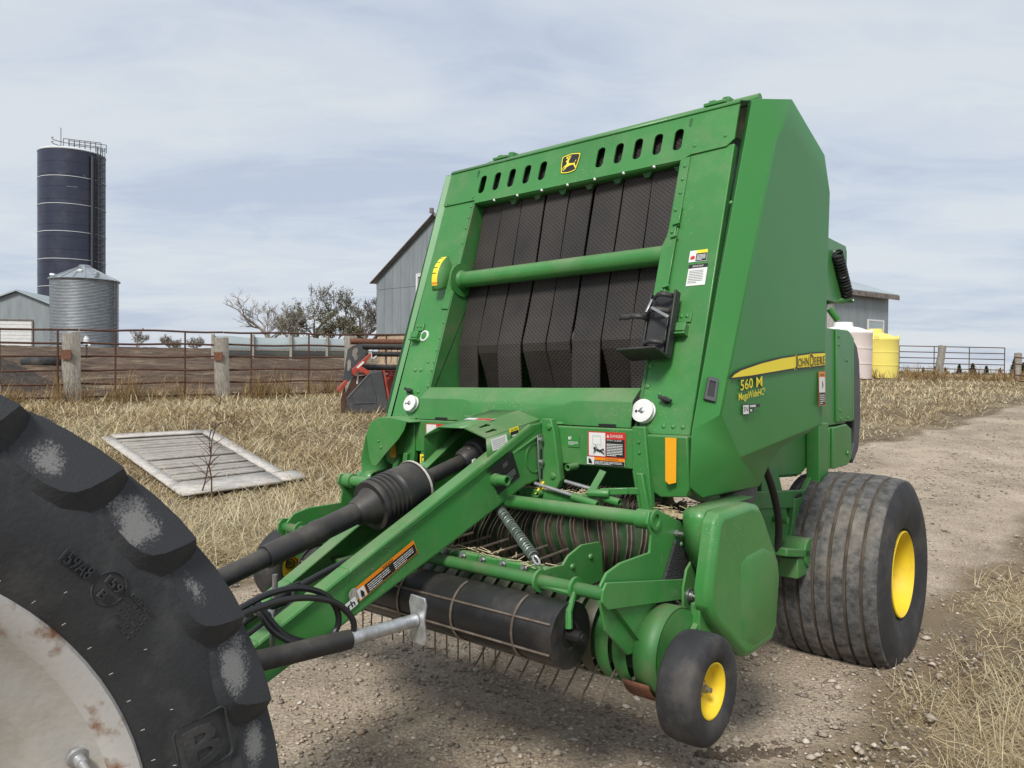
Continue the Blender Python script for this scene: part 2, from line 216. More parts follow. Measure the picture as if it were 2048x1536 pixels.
def ground_material(name, cols, stone=0.0, nscale=1.3, fine=60, bump=0.6, vor=55):
    """soil or gravel: three noise scales, optional little stones from a voronoi"""
    m = bpy.data.materials.new(name); m.use_nodes = True; nt = m.node_tree; b = nt.nodes['Principled BSDF']; L = nt.links.new
    t = nt.nodes.new('ShaderNodeTexCoord')
    def noise(s, d=8, rgh=0.65):
        n = nt.nodes.new('ShaderNodeTexNoise'); n.inputs['Scale'].default_value = s; n.inputs['Detail'].default_value = d; n.inputs['Roughness'].default_value = rgh; L(t.outputs['Object'], n.inputs['Vector']); return n
    n1 = noise(nscale); n2 = noise(fine, 4)
    r = nt.nodes.new('ShaderNodeValToRGB'); L(n1.outputs[0], r.inputs[0]); els = r.color_ramp.elements
    els[0].position = 0.3; els[0].color = cols[0]+(1,); els[1].position = 0.72; els[1].color = cols[-1]+(1,)
    for i, c in enumerate(cols[1:-1]): x = els.new(0.3+0.42*(i+1)/(len(cols)-1)); x.color = c+(1,)
    mr = nt.nodes.new('ShaderNodeMapRange'); mr.inputs[1].default_value = 0.3; mr.inputs[2].default_value = 0.7; mr.inputs[3].default_value = 0.62; mr.inputs[4].default_value = 1.3; L(n2.outputs[0], mr.inputs[0])
    mx = nt.nodes.new('ShaderNodeMix'); mx.data_type = 'RGBA'; mx.blend_type = 'MULTIPLY'; mx.inputs[0].default_value = 1; L(r.outputs[0], mx.inputs[6]); L(mr.outputs[0], mx.inputs[7])
    cur = mx.outputs[2]; hgt = n2.outputs[0]
    if stone > 0:
        v = nt.nodes.new('ShaderNodeTexVoronoi'); v.inputs['Scale'].default_value = vor; v.inputs['Randomness'].default_value = 1; L(t.outputs['Object'], v.inputs['Vector'])
        sc = nt.nodes.new('ShaderNodeSeparateColor'); L(v.outputs['Color'], sc.inputs[0])
        cr2 = nt.nodes.new('ShaderNodeValToRGB'); L(sc.outputs[0], cr2.inputs[0]); q = cr2.color_ramp.elements
        q[0].color = (0.16, 0.13, 0.105, 1); q[1].color = (0.56, 0.485, 0.39, 1); w = q.new(0.55); w.color = (0.35, 0.29, 0.22, 1)
        ml = nt.nodes.new('ShaderNodeMath'); ml.operation = 'LESS_THAN'; ml.inputs[1].default_value = 0.36; L(v.outputs['Distance'], ml.inputs[0])
        m2 = nt.nodes.new('ShaderNodeMath'); m2.operation = 'MULTIPLY'; m2.inputs[1].default_value = stone; L(ml.outputs[0], m2.inputs[0])
        mg = nt.nodes.new('ShaderNodeMath'); mg.operation = 'GREATER_THAN'; mg.inputs[1].default_value = 0.35; L(sc.outputs[1], mg.inputs[0])
        m3 = nt.nodes.new('ShaderNodeMath'); m3.operation = 'MULTIPLY'; L(m2.outputs[0], m3.inputs[0]); L(mg.outputs[0], m3.inputs[1])
        mm = nt.nodes.new('ShaderNodeMix'); mm.data_type = 'RGBA'; L(m3.outputs[0], mm.inputs[0]); L(cur, mm.inputs[6]); L(cr2.outputs[0], mm.inputs[7]); cur = mm.outputs[2]
        sb = nt.nodes.new('ShaderNodeMath'); sb.operation = 'MULTIPLY_ADD'; sb.inputs[1].default_value = -0.9; L(v.outputs['Distance'], sb.inputs[0]); L(n2.outputs[0], sb.inputs[2]); hgt = sb.outputs[0]
    if name == 'gravel':
        # towards its verges the road is brown earth: vertex weight 'edge', broken up by noise
        at_ = nt.nodes.new('ShaderNodeAttribute'); at_.attribute_name = 'edge'; ne = noise(4.5, 7); ad2 = nt.nodes.new('ShaderNodeMath'); ad2.operation = 'MULTIPLY_ADD'; ad2.inputs[1].default_value = 1.5; L(at_.outputs['Fac'], ad2.inputs[0]); L(ne.outputs[0], ad2.inputs[2])
        me_ = nt.nodes.new('ShaderNodeMapRange'); me_.inputs[1].default_value = 0.85; me_.inputs[2].default_value = 1.55; L(ad2.outputs[0], me_.inputs[0]); mxe = nt.nodes.new('ShaderNodeMix'); mxe.data_type = 'RGBA'; L(me_.outputs[0], mxe.inputs[0]); L(cur, mxe.inputs[6]); mxe.inputs[7].default_value = (0.185, 0.142, 0.090, 1); cur = mxe.outputs[2]
    L(cur, b.inputs['Base Color']); b.inputs['Roughness'].default_value = 0.95; b.inputs['Specular IOR Level'].default_value = 0.2
    bp = nt.nodes.new('ShaderNodeBump'); bp.inputs['Strength'].default_value = bump; bp.inputs['Distance'].default_value = 0.012; L(hgt, bp.inputs['Height']); L(bp.outputs[0], b.inputs['Normal'])
    MATS[name] = m
ground_material('soil', [(0.105, 0.078, 0.050), (0.185, 0.142, 0.090), (0.30, 0.24, 0.15)], nscale=0.9, fine=35)
ground_material('gravel', [(0.235, 0.185, 0.134), (0.37, 0.300, 0.222), (0.50, 0.42, 0.32)], stone=0.9, nscale=1.1, fine=70, vor=48)
ground_material('dirt', [(0.045, 0.029, 0.019), (0.095, 0.062, 0.041), (0.20, 0.145, 0.095)], nscale=0.9, fine=6, bump=1.0)

# ------------------------------------------------------------------ mesh helpers
def V3(p): return np.array(p, float)
def frame(d):
    d = V3(d); d = d/np.linalg.norm(d); a = V3((0, 0, 1)) if abs(d[2]) < 0.9 else V3((1, 0, 0))
    x = np.cross(a, d); x /= np.linalg.norm(x); return x, np.cross(d, x), d
class G:
    """collects shapes that become ONE mesh object"""
    def __init__(s): s.v = []; s.f = []; s.m = []; s.mi = 0
    def add(s, vs, fs):
        o = len(s.v); s.v += [tuple(map(float, p)) for p in vs]; s.f += [tuple(i+o for i in f) for f in fs]; s.m += [s.mi]*len(fs); return s
    def box(s, lo, hi):
        (a, b, c), (d, e, f) = lo, hi
        return s.add([(a,b,c),(d,b,c),(d,e,c),(a,e,c),(a,b,f),(d,b,f),(d,e,f),(a,e,f)], [(0,3,2,1),(4,5,6,7),(0,1,5,4),(1,2,6,5),(2,3,7,6),(3,0,4,7)])
    def obox(s, c, ax, half):
        """oriented box: centre, three axis vectors, half sizes"""
        c = V3(c); ax = [V3(a)/np.linalg.norm(a)*h for a, h in zip(ax, half)]
        vs = [c+i*ax[0]+j*ax[1]+k*ax[2] for k in (-1, 1) for i, j in ((-1,-1),(1,-1),(1,1),(-1,1))]
        return s.add(vs, [(0,3,2,1),(4,5,6,7),(0,1,5,4),(1,2,6,5),(2,3,7,6),(3,0,4,7)])
    def bar(s, a, b, w, h, up=(0, 0, 1)):
        a, b = V3(a), V3(b); d = b-a; y = np.cross(V3(up), d); y /= np.linalg.norm(y); z = np.cross(d, y); 
        return s.obox((a+b)/2, (d, y, z), (np.linalg.norm(d)/2, w/2, h/2))
    def loft(s, A, B, caps=True):
        n = len(A); vs = list(A)+list(B); fs = [(i, (i+1) % n, n+(i+1) % n, n+i) for i in range(n)]
        if caps: fs += [tuple(range(n))[::-1], tuple(range(n, 2*n))]
        return s.add(vs, fs)
    def prism(s, poly, axis, a, b):
        m = {'u': lambda p, t: (t, p[0], p[1]), 'v': lambda p, t: (p[0], t, p[1]), 'z': lambda p, t: (p[0], p[1], t)}[axis]
        return s.loft([m(p, a) for p in poly], [m(p, b) for p in poly])
    def tube(s, a, b, r, n=12, r2=None, caps=True):
        a, b = V3(a), V3(b); x, y, d = frame(b-a); r2 = r if r2 is None else r2
        A = [a+r*(math.cos(t)*x+math.sin(t)*y) for t in np.linspace(0, 2*math.pi, n, endpoint=False)]
        B = [b+r2*(math.cos(t)*x+math.sin(t)*y) for t in np.linspace(0, 2*math.pi, n, endpoint=False)]
        return s.loft(A, B, caps)
    def pipe(s, a, b, r, wall, n=16):
        """open pipe with a wall"""
        a, b = V3(a), V3(b); L = np.linalg.norm(b-a)
        return s.lathe(a, b, [(0, r-wall), (0, r), (L, r), (L, r-wall), (0, r-wall)], n)
    def lathe(s, a, b, prof, n=24, half=None):
        """prof: (distance along a->b, radius)"""
        a, b = V3(a), V3(b); x, y, d = frame(b-a); vs = []; fs = []
        for t in np.linspace(0, 2*math.pi, n, endpoint=False):
            e = math.cos(t)*x+math.sin(t)*y
            for h, r in prof: vs.append(a+d*h+e*r)
        k = len(prof)
        for i in range(n):
            for j in range(k-1): fs.append((i*k+j, ((i+1) % n)*k+j, ((i+1) % n)*k+j+1, i*k+j+1))
        return s.add(vs, fs)
    def path(s, pts, r, n=8, smooth=0):
        P = [V3(p) for p in pts]
        if smooth:
            Q = []; 
            for i in range(len(P)-1):
                p0 = P[max(i-1, 0)]; p1 = P[i]; p2 = P[i+1]; p3 = P[min(i+2, len(P)-1)]
                for k in range(smooth):
                    t = k/smooth; Q.append(0.5*((2*p1)+(-p0+p2)*t+(2*p0-5*p1+4*p2-p3)*t*t+(-p0+3*p1-3*p2+p3)*t**3))
            P = Q+[P[-1]]
        rs = r if hasattr(r, '__len__') else [r]*len(P)
        rings = []; px = None
        for i, p in enumerate(P):
            d = P[min(i+1, len(P)-1)]-P[max(i-1, 0)]; d = d/(np.linalg.norm(d)+1e-12)
            if px is None: px, py, _ = frame(d)
            else:
                px = px-d*np.dot(px, d); px /= np.linalg.norm(px); py = np.cross(d, px)
            rings.append([p+rs[i]*(math.cos(t)*px+math.sin(t)*py) for t in np.linspace(0, 2*math.pi, n, endpoint=False)])
        vs = [q for g in rings for q in g]; k = len(rings)
        fs = [(i*n+j, i*n+(j+1) % n, (i+1)*n+(j+1) % n, (i+1)*n+j) for i in range(k-1) for j in range(n)]
        fs += [tuple(range(n))[::-1], tuple(range((k-1)*n, k*n))]
        return s.add(vs, fs)
    def grid(s, rows):
        n = len(rows[0]); return s.add([p for r in rows for p in r], [(i*n+j, i*n+j+1, (i+1)*n+j+1, (i+1)*n+j) for i in range(len(rows)-1) for j in range(n-1)])
    def ball(s, c, r, n=8, k=5, flat=1.0, nrm=None):
        """half dome (rivet head) along nrm"""
        c = V3(c); x, y, d = frame(nrm if nrm is not None else (0, 0, 1)); rows = []
        vs = [c+d*r*flat]; fs = []
        for i in range(1, k):
            a = math.pi/2*i/(k-1)
            for t in np.linspace(0, 2*math.pi, n, endpoint=False): vs.append(c+r*math.sin(a)*(math.cos(t)*x+math.sin(t)*y)+d*r*flat*math.cos(a))
        for j in range(n): fs.append((0, 1+j, 1+(j+1) % n))
        for i in range(k-2):
            for j in range(n): fs.append((1+i*n+j, 1+(i+1)*n+j, 1+(i+1)*n+(j+1) % n, 1+i*n+(j+1) % n))
        return s.add(vs, fs)
    def mesh(s, name, mats, smooth=35, fix=True):
        me = bpy.data.meshes.new(name); me.from_pydata(s.v, [], s.f)
        for m in ([mats] if isinstance(mats, str) else mats): me.materials.append(MATS[m])
        me.polygons.foreach_set('material_index', s.m)
        if fix:
            bm = bmesh.new(); bm.from_mesh(me); bmesh.ops.recalc_face_normals(bm, faces=bm.faces); bm.to_mesh(me); bm.free()
        if smooth:
            me.polygons.foreach_set('use_smooth', [True]*len(me.polygons)); me.set_sharp_from_angle(angle=R(smooth))
        me.update(); return me
    def build(s, name, mats, parent=None, smooth=35, bevel=0, solid=0, soff=-1, fix=True, label=None, kind=None, seg=2):
        ob = bpy.data.objects.new(name, s.mesh(name, mats, smooth, fix)); C.objects.link(ob)
        if parent is not None: ob.parent = parent
        if solid:
            md = ob.modifiers.new('solid', 'SOLIDIFY'); md.thickness = solid; md.offset = soff
        if bevel:
            md = ob.modifiers.new('bevel', 'BEVEL'); md.width = bevel; md.segments = seg; md.limit_method = 'ANGLE'; md.angle_limit = R(30); md.harden_normals = False
        if label: ob['label'] = label
        if kind: ob['kind'] = kind
        return ob
def thing(name, label, cat, loc=(0, 0, 0), rot=(0, 0, 0), group=None):
    o = bpy.data.objects.new(name, None); C.objects.link(o); o.location = loc; o.rotation_euler = rot; o.empty_display_size = 0.2
    o['label'] = label; o['category'] = cat
    if group: o['group'] = group
    return o
def tag(o, label, cat, group=None):
    o['label'] = label; o['category'] = cat
    if group: o['group'] = group
    return o
def struct(o): o['kind'] = 'structure'; return o
def copy_tree(o, parent=None):
    c = o.copy(); C.objects.link(c); c.parent = parent
    for ch in list(o.children): copy_tree(ch, c)
    return c
def curve_mesh(loops, ext):
    """flat plate with holes: first loop outer, others holes (2-D points)"""
    cu = bpy.data.curves.new('t', 'CURVE'); cu.dimensions = '2D'; cu.fill_mode = 'BOTH'; cu.extrude = ext/2
    for lp in loops:
        sp = cu.splines.new('POLY'); sp.points.add(len(lp)-1); sp.use_cyclic_u = True
        for p, q in zip(sp.points, lp): p.co = (q[0], q[1], 0, 1)
    ob = bpy.data.objects.new('t', cu); C.objects.link(ob); me = bpy.data.meshes.new_from_object(ob)
    vs = [tuple(v.co) for v in me.vertices]; fs = [tuple(p.vertices) for p in me.polygons]
    bpy.data.objects.remove(ob); bpy.data.curves.remove(cu); bpy.data.meshes.remove(me); return vs, fs
_tc = {}
def text_mesh(txt, shear=0.0, bold=0.0):
    k = (txt, shear, bold)
    if k in _tc: return _tc[k]
    cu = bpy.data.curves.new('t', 'FONT'); cu.body = txt; cu.size = 1; cu.shear = shear; cu.offset = bold; cu.resolution_u = 2
    ob = bpy.data.objects.new('t', cu); C.objects.link(ob); me = bpy.data.meshes.new_from_object(ob)
    vs = np.array([tuple(v.co) for v in me.vertices]); fs = [tuple(p.vertices) for p in me.polygons]
    bpy.data.objects.remove(ob); bpy.data.curves.remove(cu); bpy.data.meshes.remove(me)
    lo, hi = vs.min(0), vs.max(0); vs = (vs-lo)/np.maximum(hi-lo, 1e-6); _tc[k] = (vs, fs, (hi-lo)[:2]); return _tc[k]
def rrect(cx, cy, w, h, r, n=4):
    out = []
    for sx, sy, a0 in ((1, 1, 0), (-1, 1, 90), (-1, -1, 180), (1, -1, 270)):
        for k in range(n+1):
            a = R(a0+90*k/n); out.append((cx+sx*(w/2-r)+r*math.cos(a), cy+sy*(h/2-r)+r*math.sin(a)))
    return out
class Decal(G):
    """printed sticker: flat shapes in a 0..w x 0..h sheet laid on a plane"""
    def __init__(s, o, ex, ey, off=0.002):
        super().__init__(); s.o = V3(o); s.ex = V3(ex)/np.linalg.norm(ex); ey = V3(ey); ey = ey-s.ex*np.dot(ey, s.ex); s.ey = ey/np.linalg.norm(ey); s.n = np.cross(s.ex, s.ey); s.lv = off; s.names = []
    def use(s, m):
        if m not in s.names: s.names.append(m)
        s.mi = s.names.index(m); return s
    def P(s, x, y): return s.o+s.ex*x+s.ey*y+s.n*s.lv
    def poly(s, m, pts, lift=0.0004):
        s.use(m); s.lv += lift; s.add([s.P(*p) for p in pts], [tuple(range(len(pts)))]); return s
    def rect(s, m, x, y, w, h, lift=0.0004): return s.poly(m, [(x, y), (x+w, y), (x+w, y+h), (x, y+h)], lift)
    def rows(s, m, x, y, w, h, n, fill=0.5):
        rr = random.Random(n*7+int(w*1e4)); s.lv += 0.0004; s.use(m)
        for i in range(n):
            yy = y+h*(n-1-i)/n; xx = x; end = x+w*(1 if i < n-1 else 0.6)
            while xx < end:
                l = min(rr.uniform(0.06, 0.2)*w, end-xx); s.add([s.P(xx, yy), s.P(xx+l*0.88, yy), s.P(xx+l*0.88, yy+h/n*fill), s.P(xx, yy+h/n*fill)], [(0, 1, 2, 3)]); xx += l
        return s
    def text(s, m, t, x, y, w, h, shear=0.0, lift=0.0004, bold=0.0):
        vs, fs, _ = text_mesh(t, shear, bold); s.lv += lift; s.use(m); s.add([s.P(x+a*w, y+b*h) for a, b, _ in vs], fs); return s
    def done(s, name, parent, label=None):
        ob = s.build(name, s.names, parent, smooth=0, fix=False)
        if label: ob['label'] = label
        return ob
def big_mesh(name, vs, faces, matname, rnd=None, smooth=False):
    """numpy arrays -> mesh; faces (n,3) or (n,4); rnd per face"""
    me = bpy.data.meshes.new(name); k = faces.shape[1]; me.vertices.add(len(vs)); me.vertices.foreach_set('co', vs.astype(np.float32).ravel())
    me.loops.add(faces.size); me.loops.foreach_set('vertex_index', faces.astype(np.int32).ravel())
    me.polygons.add(len(faces)); me.polygons.foreach_set('loop_start', np.arange(0, faces.size, k, dtype=np.int32)); me.polygons.foreach_set('loop_total', np.full(len(faces), k, dtype=np.int32))
    if smooth: me.polygons.foreach_set('use_smooth', np.ones(len(faces), dtype=bool))
    me.update(calc_edges=True)
    if rnd is not None:
        a = me.attributes.new('rnd', 'FLOAT', 'FACE'); a.data.foreach_set('value', rnd.astype(np.float32))
    me.materials.append(MATS[matname]); ob = bpy.data.objects.new(name, me); C.objects.link(ob); return ob

# ------------------------------------------------------------------ terrain
# the baler frame on the ground: u to the machine's left, v to its rear
YAW, BROLL = R(40.45), R(0.95)
OX, OY = 1.238, 4.751
LX, LY = math.cos(YAW), -math.sin(YAW); BX, BY = math.sin(YAW), math.cos(YAW)
def uv(x, y): return (x-OX)*LX+(y-OY)*LY, (x-OX)*BX+(y-OY)*BY
def xy(u, v): return OX+u*LX+v*BX, OY+u*LY+v*BY
KT = [-2000, 0, 5, 8, 12, 17, 31, 45, 70, 100, 2000]; KZ = [0, 0, .02, .2, .52, .9, 1.55, 2.1, 3.3, 3.6, 3.6]
_tt = np.arange(-40, 220, 0.25); _zz = np.interp(_tt, KT, KZ); _k = np.hanning(15); _k /= _k.sum(); _zz = np.convolve(np.pad(_zz, 7, 'edge'), _k, 'valid')
def gz(x, y):
    x = np.asarray(x, float); y = np.asarray(y, float); t = y-0.25*x
    z = np.interp(t, _tt, _zz)
    # the land to the right lies lower in the distance
    b = np.clip((x/np.maximum(y, 1)-0.30)/0.3, 0, 1)*np.clip((y-34)/40, 0, 1); z = z*(1-b)+b*np.minimum(z, 0.95)
    uu, vv = uv(x, y); cf = np.clip(1-np.abs(vv)/14, 0, 1)*np.clip(1-np.abs(uu)/4, 0, 1)
    return z+0.012*np.clip(uu, -1.2, 1.2)*cf*(t < 9)
def gzf(x, y): return float(gz(x, y))
rr = np.concatenate([[0], np.geomspace(0.5, 1800, 150)]); th = np.radians(np.concatenate([np.arange(-60, 60, 0.6), np.arange(60, 300.1, 6)]))
RR, TH = np.meshgrid(rr, th, indexing='ij'); X = RR*np.sin(TH); Y = RR*np.cos(TH)
Z = gz(X, Y) + 0.02*np.sin(X*1.7+1.3*np.sin(Y*1.1))*np.sin(Y*1.9)*np.clip(RR/10, 0, 1)
n0, n1_ = X.shape; idx = np.arange(n0*n1_).reshape(n0, n1_)
fq = np.stack([idx[:-1, :-1], idx[:-1, 1:], idx[1:, 1:], idx[1:, :-1]], -1).reshape(-1, 4)[:, ::-1]
gnd = struct(big_mesh('ground', np.stack([X, Y, Z-0.03], -1).reshape(-1, 3), fq, 'soil', smooth=True))
# gravel road: a strip along the baler's direction of travel, wider on its right-hand side near the hitch
def road_edges(v):
    l = np.interp(v, [-12, -3, -1.5, 2, 8, 12, 20, 40, 90], [-3.4, -3.0, -2.75, -2.2, -1.75, -1.2, -0.8, 0.6, 4.0])
    r = np.interp(v, [-12, -3, -1.2, 0, 4, 10, 20, 40, 90], [1.9, 1.45, 1.25, 1.18, 1.25, 1.9, 3.2, 5.6, 10])
    return l+0.10*np.sin(v*2.1)+0.07*np.sin(v*5.3+1), r+0.09*np.sin(v*1.8+2)+0.06*np.sin(v*4.7)
vv = np.concatenate([np.arange(-12, 14, 0.1), np.arange(14, 90, 0.6)]); ss = np.linspace(0, 1, 46)
el, er = road_edges(vv); UU = el[:, None]+(er-el)[:, None]*ss[None]; VV = np.repeat(vv[:, None], 46, 1)
X, Y = OX+UU*LX+VV*BX, OY+UU*LY+VV*BY
rut = -0.02*np.exp(-((UU-1.0)/0.22)**2)-0.015*np.exp(-((UU+1.0)/0.25)**2)
Zr = gz(X, Y)+0.004+rut*np.clip((VV-1.2)/2, 0, 1)+0.005*np.sin(X*9.1+2*np.sin(Y*7))*np.sin(Y*8.3)
edge = np.minimum(ss, 1-ss); Zr += -0.036*np.clip(1-edge*30, 0, 1)[None]
n0, n1_ = X.shape; idx = np.arange(n0*n1_).reshape(n0, n1_)
fq = np.stack([idx[:-1, :-1], idx[:-1, 1:], idx[1:, 1:], idx[1:, :-1]], -1).reshape(-1, 4)
road = struct(big_mesh('gravel_road', np.stack([X, Y, Zr], -1).reshape(-1, 3), fq, 'gravel', smooth=True))
ea = road.data.attributes.new('edge', 'FLOAT', 'POINT'); wid_ = (er-el)[:, None]; ed_ = np.minimum(UU-el[:, None], er[:, None]-UU); ea.data.foreach_set('value', np.clip(1-ed_/0.36, 0, 1).astype(np.float32).ravel())
# bare dirt yard behind the pipe fence
FA, FB = np.array([-11.2, 13.65]), np.array([-3.2, 18.25])
fd = (FB-FA)/np.linalg.norm(FB-FA); fn = np.array([-fd[1], fd[0]])
ax_ = np.linspace(-40, 16, 220); by_ = np.geomspace(1, 56, 130)-0.6
A_, B_ = np.meshgrid(ax_, by_, indexing='ij'); X = FA[0]+fd[0]*A_+fn[0]*B_; Y = FA[1]+fd[1]*A_+fn[1]*B_
Zd = gz(X, Y)+0.02+(0.07*np.sin(X*1.1+np.sin(Y))*np.sin(Y*0.9)+0.05*np.sin(X*3.1+2*np.sin(Y*1.7))*np.sin(Y*2.7+X))*np.clip(B_/4, 0, 1)-0.05*(B_ < 0.5)
n0, n1_ = X.shape; idx = np.arange(n0*n1_).reshape(n0, n1_)
fq = np.stack([idx[:-1, :-1], idx[:-1, 1:], idx[1:, 1:], idx[1:, :-1]], -1).reshape(-1, 4)
struct(big_mesh('dirt_yard', np.stack([X, Y, Zd], -1).reshape(-1, 3), fq, 'dirt', smooth=True))

# ================================================================== ROUND BALER
# local frame: x = u (machine's left), y = v (machine's rear), z up; origin on the ground between the wheels
bal = thing('round_baler', 'large green round baler with black belts and yellow wheels on the gravel road', 'baler', (OX, OY, 0.0), (0, -BROLL, -YAW))
FK, FS = -2.2927, 0.338                        # sloping front plane: v = FK + FS*z
FN = V3((0, -1, FS)); FN /= np.linalg.norm(FN)  # its outward normal
FU = V3((0, FS, 1)); FU /= np.linalg.norm(FU)   # up along it
def fp(u, z, off=0.0): return V3((u, FK+FS*z, z))+FN*off
def fplate(poly, o0, o1, name, mats, parent=bal, bevel=0.004, **k):
    g = G(); g.loft([fp(a, b, o0) for a, b in poly], [fp(a, b, o1) for a, b in poly]); return g.build(name, mats, parent, bevel=bevel, **k)
def mir(poly, s): return [(s*a, b) for a, b in poly]
riv = G()                                       # small rivets and bolt heads all over the front
def rv(u, z, off=0.006, r=0.0075): riv.ball(fp(u, z, off), r, 8, 4, 0.6, FN)

# --- front frame: uprights, header, inner cheeks
for s in (-1, 1):
    up = fplate(mir([(.602, 1.30), (.832, 1.30), (.832, 2.463), (.602, 2.447)], s), -0.035, 0.0, 'front_upright', 'green')
    ck = G(); ck.prism([(-1.86, 1.32), (-1.852, 1.32), (-1.47, 2.45), (-1.19, 2.50), (-1.40, 1.32)], 'u', s*.596, s*.610); ck.build('side_cheek', 'green_dirty', up, bevel=0.002)
    if s > 0:
        fplate([(.600, 1.62), (.642, 1.62), (.642, 2.44), (.600, 2.44)], 0.001, 0.007, 'edge_strip', 'green', up, bevel=0.002)
        fplate([(.585, 1.79), (.645, 1.79), (.645, 1.82), (.636, 1.82), (.636, 1.875), (.645, 1.875), (.645, 2.08), (.637, 2.08), (.637, 2.13), (.647, 2.13), (.647, 2.22), (.612, 2.22), (.60, 2.09), (.585, 2.05)], 0.008, 0.016, 'latch_strip', 'green', up, bevel=0.002)
        for z in (2.40, 2.34, 2.28, 2.215, 1.70, 1.635): rv(.624, z, 0.008)
        for z in (1.86, 1.80, 2.105, 2.20): rv(.622, z, 0.018)
        hk = G()
        for z in (1.81, 1.87, 2.08, 2.135): hk.bar(fp(.622, z, 0.02), fp(.652, z+.006, 0.02), 0.010, 0.010, FN)
        hk.build('latch_pin', 'green', up, bevel=0.002)
    else:
        for z in (2.42, 2.36, 2.30, 2.22, 2.17, 2.11): rv(-.622, z, 0.001)
        for z in (1.80, 1.72, 1.66, 1.60): rv(-.618, z, 0.001)
    for z in (1.56, 1.48): riv.ball(fp(s*.62, z, 0.001), .011, 8, 4, .5, FN)
    for u, z in ((.68, 1.45), (.76, 1.33), (.72, 1.33), (.80, 1.33)): rv(s*u, z, 0.001, .009)
rv(-.70, 1.56, .001, .011); rv(-.74, 1.56, .001, .011); rv(-.66, 1.60, .001, .009)
# header with ten slots and folded top
def hpt(u, t): return fp(u, 2.432, 0.004)+FU*t
outer = [(-.832, .02), (-.60, .02), (-.595, 0), (.60, 0), (.645, .018), (.80, .022), (.832, .05), (.832, .214), (-.832, .214)]
holes = [rrect(s*(.17+.10*k), .106, .043, .104, .019)[::-1] for s in (-1, 1) for k in range(5)]
vs, fs = curve_mesh([outer]+holes, 0.007)
g = G(); g.add([hpt(x, y)+FN*z for x, y, z in vs], fs); header = g.build('header_panel', 'green', bal, smooth=30)
g = G(); rows = []
for u in (-.832, .832):
    p0 = hpt(u, .214)
    rows.append([p0+FN*0.0035, p0+FU*.012+FN*0.001, p0+FU*.022-FN*.008, p0+FU*.028-FN*.022, p0+V3((0, .12, .045)), p0+V3((0, .42, .085)), p0+V3((0, .75, .05))])
g.grid(rows); g.build('top_deck', 'green', bal, solid=0.006, soff=1)
g = G(); g.grid([[hpt(u, 0)+FN*.003, hpt(u, 0)-FN*.05] for u in (-.60, .60)]); g.build('header_lip', 'green', header, solid=0.006)
for i in range(7): g = G(); g.lathe(fp(-.46+.155*i, 2.434, .002), fp(-.46+.155*i, 2.42, .002), [(0, .0065), (.010, .0065), (.010, .0001)], 8); g.build('header_bolt', 'white', header)
g = G()
for i in range(7): g = G(); g.prism([(-.39+.155*i, 2.43), (-.33+.155*i, 2.43), (-.35+.155*i, 2.40), (-.37+.155*i, 2.40)], 'v', -1.44, -1.42); g.build('roller_hanger', 'green_inner_shade', header)  # hangers set back under the header, their shade painted in as dark green
for u in (-.78, -.755, -.73, -.705): riv.ball(hpt(u, .165)+FN*.003, .005, 6, 3, .4, FN)
rv(.655, 2.485, .008); rv(.79, 2.50, .008); rv(-.62, 2.47, .008); rv(-.80, 2.462, .008)
# badge with the leaping deer
bo = hpt(-.058, .062)
bd = Decal(bo, (1, 0, 0), FU, 0.0055)
sh = [(.012, .006), (.020, .001), (.055, -.004), (.090, .001), (.098, .006), (.106, .050), (.109, .086), (.104, .094), (.055, .102), (.006, .094), (.001, .086), (.004, .050)]
def inset(poly, k):
    c = np.mean(poly, 0); return [tuple(c+(V3(p)-c)*k) for p in poly]
bd.poly('black', inset(sh, 1.04)).poly('yellow_decal', sh).poly('black', inset(sh, .91))
dx = lambda pts: [(.010+p[0]*.088, .004+p[1]*.092) for p in pts]
bd.poly('yellow_decal', dx([(.30, .44), (.44, .50), (.62, .46), (.78, .44), (.88, .50), (.93, .58), (.90, .62), (.86, .54), (.84, .46), (.90, .32), (.98, .20), (.95, .19), (.82, .34), (.70, .36), (.52, .34), (.36, .28), (.20, .30), (.10, .22), (.02, .20), (.10, .28), (.20, .38)]))
bd.poly('yellow_decal', dx([(.30, .44), (.44, .50), (.42, .60), (.45, .68), (.38, .72), (.24, .66), (.22, .61), (.31, .60)]))
bd.poly('yellow_decal', dx([(.36, .28), (.30, .18), (.18, .10), (.10, .12), (.20, .17), (.27, .27)])).poly('yellow_decal', dx([(.78, .40), (.92, .30), (1.0, .10), (.97, .10), (.84, .28)]))
for a in ([(.36, .70), (.30, .84), (.22, .92)], [(.40, .70), (.40, .84), (.34, .95)], [(.43, .69), (.50, .82), (.52, .94)], [(.31, .82), (.20, .80)], [(.41, .84), (.46, .92)]):
    for p, q in zip(a, a[1:]):
        p, q = V3(p), V3(q); d = (q-p)/np.linalg.norm(q-p)*.028; nn = V3((-d[1], d[0])); bd.poly('yellow_decal', dx([p+nn, p-nn, q-nn*.5, q+nn*.5]), 0.00002)
bd.done('deer_badge', header, 'black shield badge with a yellow leaping deer and border')
# bar and brackets on the roof
g = G(); g.tube((-.72, -1.22, 2.708), (.84, -1.22, 2.708), .022, 10); g.build('roof_bar', 'green', bal)
for u, w in ((-.60, .10), (.63, .10)):
    g = G(); g.box((u, -1.33, 2.690), (u+w, -1.20, 2.704)); g.box((u+.01, -1.30, 2.704), (u+.04, -1.22, 2.722)); g.box((u+.06, -1.27, 2.704), (u+.09, -1.20, 2.735)); g.build('roof_bracket', 'green', bal, bevel=.003)

